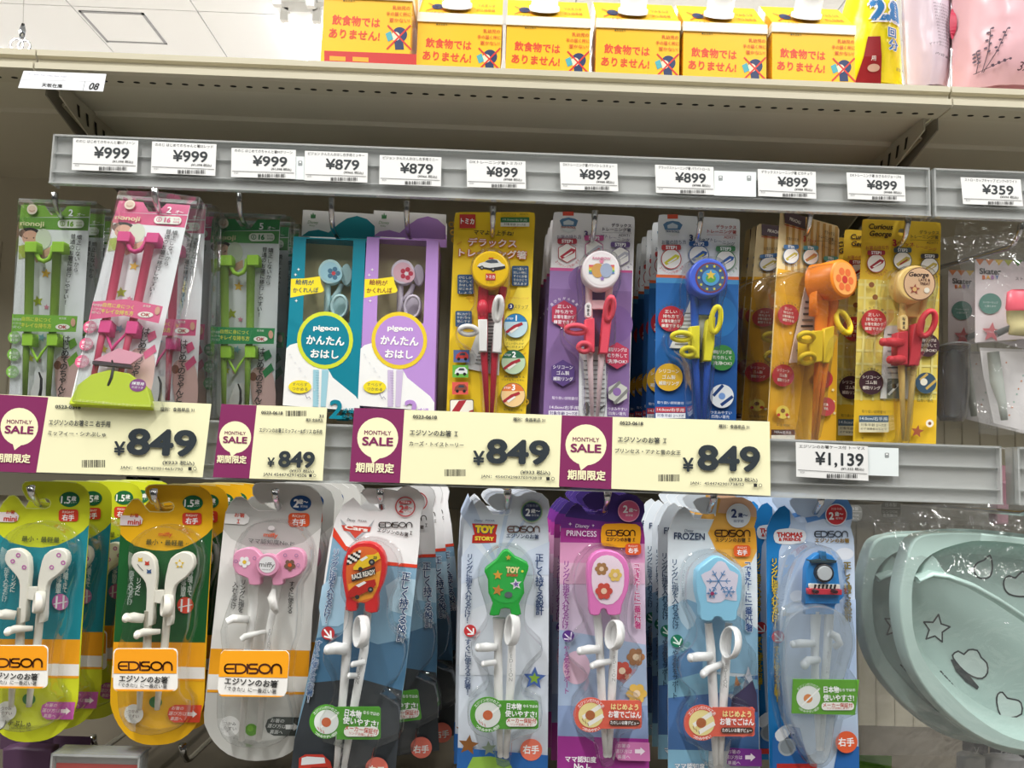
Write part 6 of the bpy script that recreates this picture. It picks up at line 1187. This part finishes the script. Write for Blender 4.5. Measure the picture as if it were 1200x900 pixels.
behind(c, 6, 'sky blue blister pack with a toy train head', .035, dx=[-.004, -.006, -.006, -.007, -.008, -.008], dz=.001, skip=('blister', 'carrying_case', 'wheel_row'))
ehook(962, 572, 'chrome hook carrying the sky blue train packs')
# ------------------------------------------------------------------ goods on the top shelf
def carton(u, v, w, label, red=False, Y=.862):
    """u, v: photo position of the upper left corner of the yellow front"""
    c = Card('beverage_style_carton', label, 'carton', 'yellow cartons on the top shelf', u, v, Y)
    c.root.name = 'yellow_carton'
    hgt = 92; m = .972
    H_ = (c.o.z-zt); wd = w*c.sc
    c.part('carton_body'); c.mb.box(0, wd, 0, .085, -H_, 0, '#ecb31a', 'p'); c.end()
    c.part('roof'); rz, ry = .055, .045; e = .010
    c.mb.add([(0, -.0005, e), (wd, -.0005, e), (wd, ry, rz), (0, ry, rz), (0, .085, e), (wd, .085, e)], [(0, 1, 2, 3), (3, 2, 5, 4), (0, 3, 4), (1, 5, 2)], '#edbd1e', 'p'); c.end()
    c.part('white_band'); c.mb.box(-.0008, wd+.0008, -.0016, .086, -.0005, e, '#e9e3d2', 'p'); c.end()
    c.part('roof_print')
    def rq(fx, fy): return (wd*fx, -.0009+ry*fy-.0003, e+(rz-e)*fy+.0003)
    def rtext(t, fx, fy, h, col, wf, bold, flip=0):
        g = tgeo(t, 0); bb = g[2]; k = wd*wf/(bb[1]-bb[0]); s_ = -1 if flip else 1; vs = []
        L_ = math.hypot(ry, rz-e)
        for x, z in g[0]:
            X = fx+s_*(x-(bb[0]+bb[1])/2)*k/wd; Z = fy+s_*(z-.37)*h/L_; vs.append(rq(X, Z))
        c.mb.add(vs, g[1], col, 'p')
    for i, t in enumerate(('飲食物では', 'ありません')): rtext(t, .80, .25+i*.28, .011, '#d8502c', .22, .03, 1)
    for k in range(2):
        pts = [rq(.08+.24*((1-k) if 0 else 0)+.0, .1), rq(.1, .1), rq(.34, .55), rq(.32, .55)] if k == 0 else [rq(.32, .1), rq(.34, .1), rq(.1, .55), rq(.08, .55)]
        c.mb.add(pts, [(0, 1, 2, 3)], '#c8402c', 'p')
    c.mb.add([rq(.21+.07*math.cos(a*PI/6), .36+.16*math.sin(a*PI/6)) for a in range(12)], [tuple(range(12))], '#2a3c64', 'p')
    rtext('いけません', .2, .0+.02, .006, '#d8502c', .22, .01)
    c.end()
    c.part('screw_cap')
    z0 = e+.012; cx = wd*.45; cy = .012
    d = Vector((0, -.045, .055)).normalized()
    m_ = MB; p0 = Vector((cx, cy-.002, z0+.002))
    c.mb.tube([(p0, .0165), (p0+d*.004, .0165), (p0+d*.0042, .0145), (p0+d*.02, .014), (p0+d*.022, .0125)], '#f0efec', 's', 20); c.end()
    c.part('front_print', 0)
    k = w/104; S_ = lambda a, b: (u+a*k, v+b*k)
    if red: c.poly([S_(0, 60), S_(104, 64), S_(104, 76), S_(0, 72)], '#b8302c').poly([S_(6, 66), S_(24, 67), S_(24, 72), S_(6, 71)], '#d89a2c').poly([S_(32, 67), S_(50, 68), S_(50, 73), S_(32, 72)], '#d89a2c')
    c.part('lettering', .1); c.text('飲食物では', *S_(36, 27), 12*k, '#d2442a', w=57*k, bold=.03, rot=-2).text('ありません!', *S_(34, 42), 12*k, '#d2442a', w=60*k, bold=.03, rot=-2)
    c.text('乳幼児の', *S_(87, 12), 5*k, '#c8502a', w=21*k, bold=.01).text('手の届く所に', *S_(84, 19), 5*k, '#c8502a', w=29*k, bold=.01).text('置かない!', *S_(85, 26), 5*k, '#c8502a', w=24*k, bold=.01).text('●製造番号', *S_(28, 4), 2.4*k, '#5a4a1c', w=14*k)
    c.part('warning_pictogram', .1); a, b = S_(84, 45)
    c.poly([(a-4*k, b+14*k), (a-5*k, b+4*k), (a+5*k, b+4*k), (a+6*k, b+14*k)], '#26365c').circ(a+1*k, b-3*k, 8.5*k, '#26365c').circ(a-3.5*k, b-1*k, 5*k, '#ecd0b4').poly([(a-15*k, b-4*k), (a-9*k, b-7*k), (a-6*k, b+2*k), (a-12*k, b+5*k)], '#4aa0a8')
    c.line([(a-12*k, b-13*k), (a+14*k, b+14*k)], 2*k, '#c8342c').line([(a+13*k, b-13*k), (a-13*k, b+13*k)], 2*k, '#c8342c')
    c.end(); return c
carton(380, -3, 108, 'yellow carton with a red stripe at its foot, first in the carton row', True, .85)
names = ['second yellow carton, right beside the red striped one', 'yellow carton above the police car pack, third in the row', 'yellow carton in the middle of the row, fourth along', 'yellow carton standing above the blue pack, fifth in the row', 'last yellow carton, beside the yellow refill pouch']
for i, (u, v) in enumerate(((490, 25), (594, 29), (699, 32), (801, 36), (905, 37))):
    carton(u, v, 103, names[i])

def pouch(name, label, cat, corners, Y, depth, col, y=0, flip=0, lean=0, kind='foil'):
    """bulging pouch: corners TL TR BR BL in photo pixels"""
    TL, TR, BR, BL = corners
    c = Card(name, label, cat, None, BL[0], BL[1], Y); c.view(0, 0, 1)
    q = [c.pt(*p) for p in corners]; n, m_ = 16, 16
    def fr(s, t): # s across, t up
        x = (q[3][0]*(1-s)+q[2][0]*s)*(1-t)+(q[0][0]*(1-s)+q[1][0]*s)*t; z = (q[3][1]*(1-s)+q[2][1]*s)*(1-t)+(q[0][1]*(1-s)+q[1][1]*s)*t; return x, z
    import functools
    def bl(s, t): return depth*(max(0, 1-abs(2*s-1)**2.4))**.7*(.65+.35*max(0, 1-abs(2*t-1)**4))
    def inv(x, z):
        t = max(0, min(1, (z-q[3][1])/(q[0][1]-q[3][1]+1e-9)))
        for _ in range(3):
            a = fr(0, t)[0]; b = fr(1, t)[0]; s = (x-a)/(b-a); zz = fr(s, t)[1]; t += (z-zz)/(q[0][1]-q[3][1])
        return max(0, min(1, s)), max(0, min(1, t))
    c.part('pouch_front'); rr = random.Random(3)
    vs = []
    for side in (-1, 1):
        for i in range(n+1):
            for j in range(m_+1):
                x, z = fr(i/n, j/m_); vs.append((x, side*bl(i/n, j/m_)+(rr.uniform(-.0012, .0012) if 0 < i < n else 0), z))
    fs = []
    for k in (0, 1):
        o_ = k*(n+1)*(m_+1)
        for i in range(n):
            for j in range(m_): fs.append((o_+i*(m_+1)+j, o_+(i+1)*(m_+1)+j, o_+(i+1)*(m_+1)+j+1, o_+i*(m_+1)+j+1))
    c.mb.add(vs, fs, col, kind, True); c.end()
    c.bulge = lambda x, z: -bl(*inv(x, z))-.0018
    return c
c = pouch('refill_pouch', 'bright yellow refill pouch printed 2.8 in blue, beside the last carton', 'pouch', [(1000, -30), (1044, -30), (1060, 104), (962, 104)], .99, .03, '#e9e022')
c.part('lettering').text('2.8', 1027, 27, 24, '#2a7cc0', w=44, bold=.07, out='#f2f4f4', ow=.07, rot=3).text('回', 1033, 52, 12, '#2a7cc0', bold=.04, out='#f2f4f4', ow=.06).text('分', 1035, 66, 13, '#2a7cc0', bold=.04, out='#f2f4f4', ow=.06)
c.part('red_panel').poly([(1004, 58), (1018, 58), (1020, 80), (1000, 80)], '#8c1c24').poly([(1000, 80), (1020, 80), (1023, 110), (992, 110)], '#8c1c24').text('用', 1011, 82, 6, '#eee').circ(1012, 92, 7, '#c9a89a', 4).text('詰替用', 1046, 91, 4, '#556', w=12).end()
c = pouch('refill_pouch', 'pale lilac refill pouch with fine print on its side, beside the yellow pouch', 'pouch', [(1056, -60), (1110, -60), (1110, 108), (1064, 108)], .915, .03, '#cdbcc8')
c.part('fine_print').poly([(1073, -2), (1106, 4), (1107, 26), (1074, 8)], '#d9ccd4').text('つめかえ用パック', 1092, 12, 3, '#b04a6a', w=30, rot=-14)
for k in range(14): c.text('使用上の注意 用途 使い方 成分 品名 用量', 1091+k*.5, 24+k*3.7, 2.1, '#57484f', w=30, rot=-14)
c.text('ママママ', 1080, 66, 3, '#444').text('内容量 880ml', 1096, 82, 3, '#444', w=34, rot=-16).end()
c = pouch('refill_pouch', 'pink refill pouch printed with dark lavender sprigs, over the next bay', 'pouch', [(1116, -70), (1235, -70), (1225, 112), (1116, 112)], .885, .04, '#d9adb4')
c.part('sprig_print')
for x0, y0, x1, y1 in ((1135, 98, 1140, 52), (1136, 98, 1155, 55), (1130, 98, 1129, 74), (1128, 98, 1158, 88)):
    c.line([(x0, y0), ((x0+x1)/2+1.5, (y0+y1)/2), (x1, y1)], .8, '#4a3c44')
    for k in range(7):
        a = x0+(x1-x0)*(1-k*.09); b = y0+(y1-y0)*(1-k*.09); c.circ(a+(-1)**k*1.6, b, 1.5, '#5a4a58', 1.2)
c.text('3x', 1176, 96, 10, '#4a2c34', sh=.3).circ(1114, 30, 3, '#b8304c', 18).end()
c = pouch('refill_pouch', 'dusky pink pouch corner with a silver eyelet, behind the pink pouch', 'pouch', [(1170, -60), (1260, -60), (1260, 112), (1190, 112)], .97, .03, '#cba4b0'); c.part('eyelet').ring(1198, 16, 2, 4, '#b9b9bd').end()
m = MB()

# ------------------------------------------------------------------ straw cup packs in clear bags
def cuppack(label, u, v, Y, ref=1):
    c = Card('bagged_straw_cup_cap', label, 'cup cap pack', 'bagged straw cup caps', 1194, 268, .88, 0, 0, 0)
    c.view(1100, 250, 6)
    c.part('header_card', 0).slab([(260, 325), (900, 345), (900, 940), (640, 870), (260, 900)], -.4, 0, '#eae0e2', 'p')
    c.part('bunting_print')
    for k, cc in enumerate(('#e0803c', '#e08a4c', '#ecc42c', '#bcc43c', '#5a9a3c', '#8aae9a', '#e0803c', '#ecc42c', '#5a9a3c')): c.poly([(262+k*66, 318+k*2), (325+k*66, 320+k*2), (292+k*66, 362+k*2)], cc)
    c.part('lettering').text('Skater', 364, 405, 42, '#333', w=156, bold=.02)
    for k, (ch, cc) in enumerate(zip('BABY', ('#e0702c', '#ecb02c', '#a86ab0', '#3c6cb0'))): c.text(ch, 318+k*30, 446, 28, cc, bold=.04)
    c.text('ストローカップ', 640, 460, 26, '#444', w=220)
    c.part('round_badge').circ(361, 630, 78, '#5a8c80', 72).text('ストローカップ', 361, 622, 16, '#dfeae6', w=110).text('に使えます', 361, 648, 16, '#dfeae6', w=80)
    c.part('star_print').star(370, 830, 72, '#e07c84', 5).text('ママ安心', 352, 826, 16, '#f2dede', w=72)
    c.part('cup_cap').rod([(640, 540, 30, 130), (640, 560, 30, 160), (640, 660, 30, 170), (650, 700, 30, 150)], '#dc6472', 's', 20, .3)
    c.part('cup_collar').rod([(640, 690, 30, 165), (640, 770, 30, 160), (640, 790, 30, 140), (640, 850, 30, 150)], '#e0d4a0', 's', 20, .3)
    c.part('grey_clip').rod([(405, 840, 10, 26), (500, 800, 14, 22), (560, 830, 12, 20)], '#7c8284', 's', 8)
    c.view(1090, 230, 2.432)
    c.part('lower_card').poly([(140, 428), (420, 440), (420, 700), (180, 640), (150, 500)], '#ece8e8').poly([(140, 428), (420, 440), (420, 446), (140, 436)], '#c9c5c4')
    c.part('straw').rod([(180, 440, 8, 16), (190, 520, 8, 18), (205, 580, 8, 12), (212, 632, 8, 9)], '#c9d0c8', 's', 8)
    c.part('print_dots')
    for k in range(9): c.circ(215+(k*47) % 60, 470+(k*37) % 170, 2.2, ('#e08a4c', '#8fbfae')[k % 2])
    c.part('clear_bag', kd='bag'); c.view(1100, 250, 6)
    pts = [(145, 60), (560, 90), (900, 90), (900, 1600), (400, 1500), (230, 900), (150, 200)]
    n_ = 14; vs = []; rr = random.Random(5)
    for i in range(n_+1):
        for j in range(24):
            f = j/23; xl = 145+ (0 if f < .1 else (f-.1)*170); x_ = xl+(900-xl)*i/n_; y_ = 60+f*1480+rr.uniform(-8, 8)
            q = c.pt(x_, y_, 20); vs.append((q[0], -.016-.012*math.sin(PI*i/n_)+rr.uniform(-.004, .004), q[1]))
    fs = [(i*24+j, (i+1)*24+j, (i+1)*24+j+1, i*24+j+1) for i in range(n_) for j in range(23)]
    c.mb.add(vs, fs, '#fafafa', 'bag', True); c.end()
    c.root.matrix_world = Matrix.Translation(P(u, v, Y)) @ c.R.to_4x4()
    return c
c = cuppack('bagged pink topped straw cup cap with bunting header, cut by the picture edge', 1194, 268, .87)
c2 = cuppack('bagged straw cup cap with bunting header, hanging just behind the front one', 1158, 284, .96)
hook(1196, 262, .85, 0, 'chrome hook carrying the bagged straw cup caps', .02, sx=-.07)
# clear cup body under the rear pack
c = Card('clear_tumbler', 'clear plastic cup hanging in its bag between the yellow pack and straw caps', 'cup', None, 1120, 400, .93).view(1090, 230, 2.432)
c.part('cup_body'); q = c.pt(65, 430, 0); q2 = c.pt(62, 640, 0)
c.mb.tube([(Vector((q[0], 0, q[1])), .0175), (Vector((q[0], 0, (q[1]+q2[1])/2)), .0165), (Vector((q2[0], 0, q2[1]+.006)), .0155), (Vector((q2[0], 0, q2[1])), .012)], '#c9cbd6', 'milky', 20)
c.part('rim'); c.tor(65, 430, 0, 44, 44, 3, '#d9dbe0', 80); c.end()

# ------------------------------------------------------------------ divided plates in bags
def plate(label, u, v, Y, prints=True):
    c = Card('divided_silicone_plate', label, 'plate', 'mint divided plates in clear bags', 1053, 640, Y2, 0, 0, 0)
    c.view(980, 560, 2.645); G_ = '#bcd6cf'; G2 = '#bfd8d2'
    O = smooth([(232, 215), (255, 185), (300, 172), (420, 170), (582, 185), (760, 215), (880, 300), (930, 450), (900, 640), (800, 800), (680, 860), (540, 850), (430, 805), (320, 715), (240, 600), (205, 480), (197, 370), (212, 280)], 3)
    I = smooth([(245, 300), (235, 400), (245, 500), (285, 590), (360, 680), (450, 760), (560, 820), (680, 830), (780, 770), (870, 630), (895, 450), (850, 310), (740, 240), (582, 205), (470, 195), (400, 200), (300, 235)], 3)
    c.part('rim').slab(O, -2, 18, G_, 'r', 5, 0, [I])
    c.part('plate_floor').slab(offs(O, 12), -14, -12, G2, 'r', 0, 0)
    # inner walls
    c.part('inner_wall'); li = [c.pt(*p, 18) for p in I]; l2 = offs([c.pt(*p, 18) for p in I], -.008); n = len(li)
    c.mb.add([(x, -.018, z) for x, z in li]+[(x, -.002, z) for x, z in offs(li, -.004)]+[(x, .010, z) for x, z in l2]+[(x, .012, z) for x, z in offs(li, -.014)], [(k*n+i, k*n+(i+1) % n, (k+1)*n+(i+1) % n, (k+1)*n+i) for k in range(3) for i in range(n)], G_, 'r', True)
    c.mb.add([(x, .0121, z) for x, z in offs(li, -.0135)], [tuple(range(n))], G2, 'r')
    c.part('divider').rod([(245, 315, 14, 12), (290, 298, 15, 11), (340, 305, 16, 10), (420, 335, 16, 10), (500, 380, 16, 10), (590, 440, 16, 10), (700, 520, 16, 10), (780, 640, 16, 10), (800, 770, 14, 12)], G_, 'r', 10, 3.0)
    c.part('corner_web').slab([(262, 300), (300, 240), (330, 280), (345, 305), (300, 300)], 6, 15, G_, 'r', 4, 2)
    c.part('pictogram_print', -11.9)
    def outl(pts, sm=0): 
        if sm: pts = smooth(pts, sm)
        c.poly(pts, '#d3e4e0'); c.line(pts, 5, '#2c3438', True)
    outl([(480, 240), (487, 262), (488, 285), (480, 308), (460, 314), (440, 308), (430, 285), (440, 265), (462, 256)], 2)
    outl([(311+44*(1 if k % 2 == 0 else .5)*math.sin(math.radians(10+36*k)), 472-46*(1 if k % 2 == 0 else .5)*math.cos(math.radians(10+36*k))) for k in range(10)])
    outl([(535, 690), (520, 672), (505, 678), (502, 705), (515, 748), (545, 752), (580, 740), (578, 705), (560, 695)], 2)
    outl([(524, 320), (540, 305), (560, 312), (580, 292), (606, 300), (616, 322), (640, 330), (640, 352), (618, 368), (570, 370), (540, 362), (526, 345)], 2)
    c.poly([(356, 568), (372, 568), (446, 655), (440, 664), (405, 640), (372, 605)], '#3a4244', 1)
    outl([(372, 575), (362, 555), (380, 542), (398, 552), (412, 538), (440, 540), (452, 562), (470, 580), (472, 610), (455, 628), (425, 622), (396, 602)], 2)
    c.part('lettering', -11.8).text('synapusyu', 362, 648, 20, '#2c3438', w=112, rot=-47, bold=.034).text('シナぷしゅ', 350, 648, 8, '#3c4448', w=40, rot=-47)
    c.part('bag', kd='bag'); vs = []; rr = random.Random(11); nx, nz = 22, 26
    for i in range(nx+1):
        for j in range(nz+1):
            a = 80+(980-80)*i/nx+((1-j/nz)*(-20)); b = 70+(905-70)*j/nz; q = c.pt(a, b, 20)
            e_ = min(i, nx-i)/nx*2; vs.append((q[0], -.004-.022*min(1, e_*4)*min(1, j/nz*3)+rr.uniform(-.0012, .0012), q[1]))
    c.mb.add(vs, [(i*(nz+1)+j, (i+1)*(nz+1)+j, (i+1)*(nz+1)+j+1, i*(nz+1)+j+1) for i in range(nx) for j in range(nz)], '#fafafa', 'bag', True)
    c.part('bag_lettering', 22).view(980, 440, 4.5).rect(236, 660, 340, 750, '#8f8f8a', 30).text('日本製', 288, 679, 19, '#d9d9d6', w=58).line([(240, 695), (335, 697)], 2, '#d9d9d6').text('レンジOK', 284, 715, 17, '#d9d9d6', w=78).text('食洗機OK', 284, 735, 17, '#d9d9d6', w=78)
    c.end(); c.root.matrix_world = Matrix.Translation(P(u, v, Y)) @ c.R.to_4x4()
    return c
c = plate('mint green divided silicone plate with outline prints in a clear bag, the front one', 1053, 640, Y2+.012)
kk = behind(c, 1, 'mint green divided plate in a clear bag', .05, dx=-.012, dz=-.006)
hook(1215, 580, Y2-.01, 0, 'chrome hook carrying the bagged plates, at the picture edge', .017)

# ------------------------------------------------------------------ third row below
z3 = P(300, 893, .70).z
r = rail(P(62, 890, .745).x, P(166, 890, .745).x, .745, P(165, 890, .745).z-.05, P(165, 884, .745).z, 'small ticket holder with a reddish card at the picture bottom, under the yellow packs')
m = MB(); m.box(.003, P(166, 890, .745).x-P(62, 890, .745).x-.003, .0005, .0015, -.0, .045, '#a8504c', 'p'); o = m.build('red_card', r)
for i, (u, v, Y, lab) in enumerate(((110, 862, .9, 'under the lime packs'), (215, 872, .86, 'under the yellow packs'), (1040, 905, .86, 'under the train pack'))):
    hook(u, v, Y-.05, 0, f'chrome hook of the row below, {lab}', .02)
def lowbag(u, v, w, h, Y, col, c2, label, txt):
    c = Card('hanging_pouch_pack', label, 'bagged goods', None, u, v, Y).view(u, v, 1)
    c.part('header_card', 0).slab([(0, 0), (w, w*.03), (w, 22), (0, 20)], -.4, 0, col, 'p')
    c.part('contents').slab([(2, 20), (w*.3, 17), (w*.7, 19), (w-2, 20), (w-2, h), (2, h)], 0, 14, c2, 'r', 3)
    c.part('lettering', .4).text(txt, w*.55, 11, 7, '#eee', bold=.02).end()
    return c
lowbag(0, 858, 62, 60, .80, '#5a4258', '#553a54', 'purple bagged goods hanging under the lime and teal pack', '')
lowbag(62, 862, 44, 60, .84, '#4a3448', '#46303e', 'dark plum bagged goods beside the purple ones at the picture bottom', '')
lowbag(985, 884, 60, 50, .80, '#5f8a34', '#547a2c', 'green topped pack peeking out under the train pack', '')
lowbag(1128, 868, 30, 60, .84, '#3c3a3c', '#d8d8d8', 'black and white headed pack at the bottom edge under the plates', 'V')
lowbag(1160, 870, 44, 60, .84, '#2c2a2c', '#cfcfd2', 'black headed pack reading candy at the bottom edge under the plates', 'candy')
lowbag(1165, 545, 20, 70, .98, '#b88a94', '#a87c88', 'small dusky pink pack in the shade between the two lower rails', '')
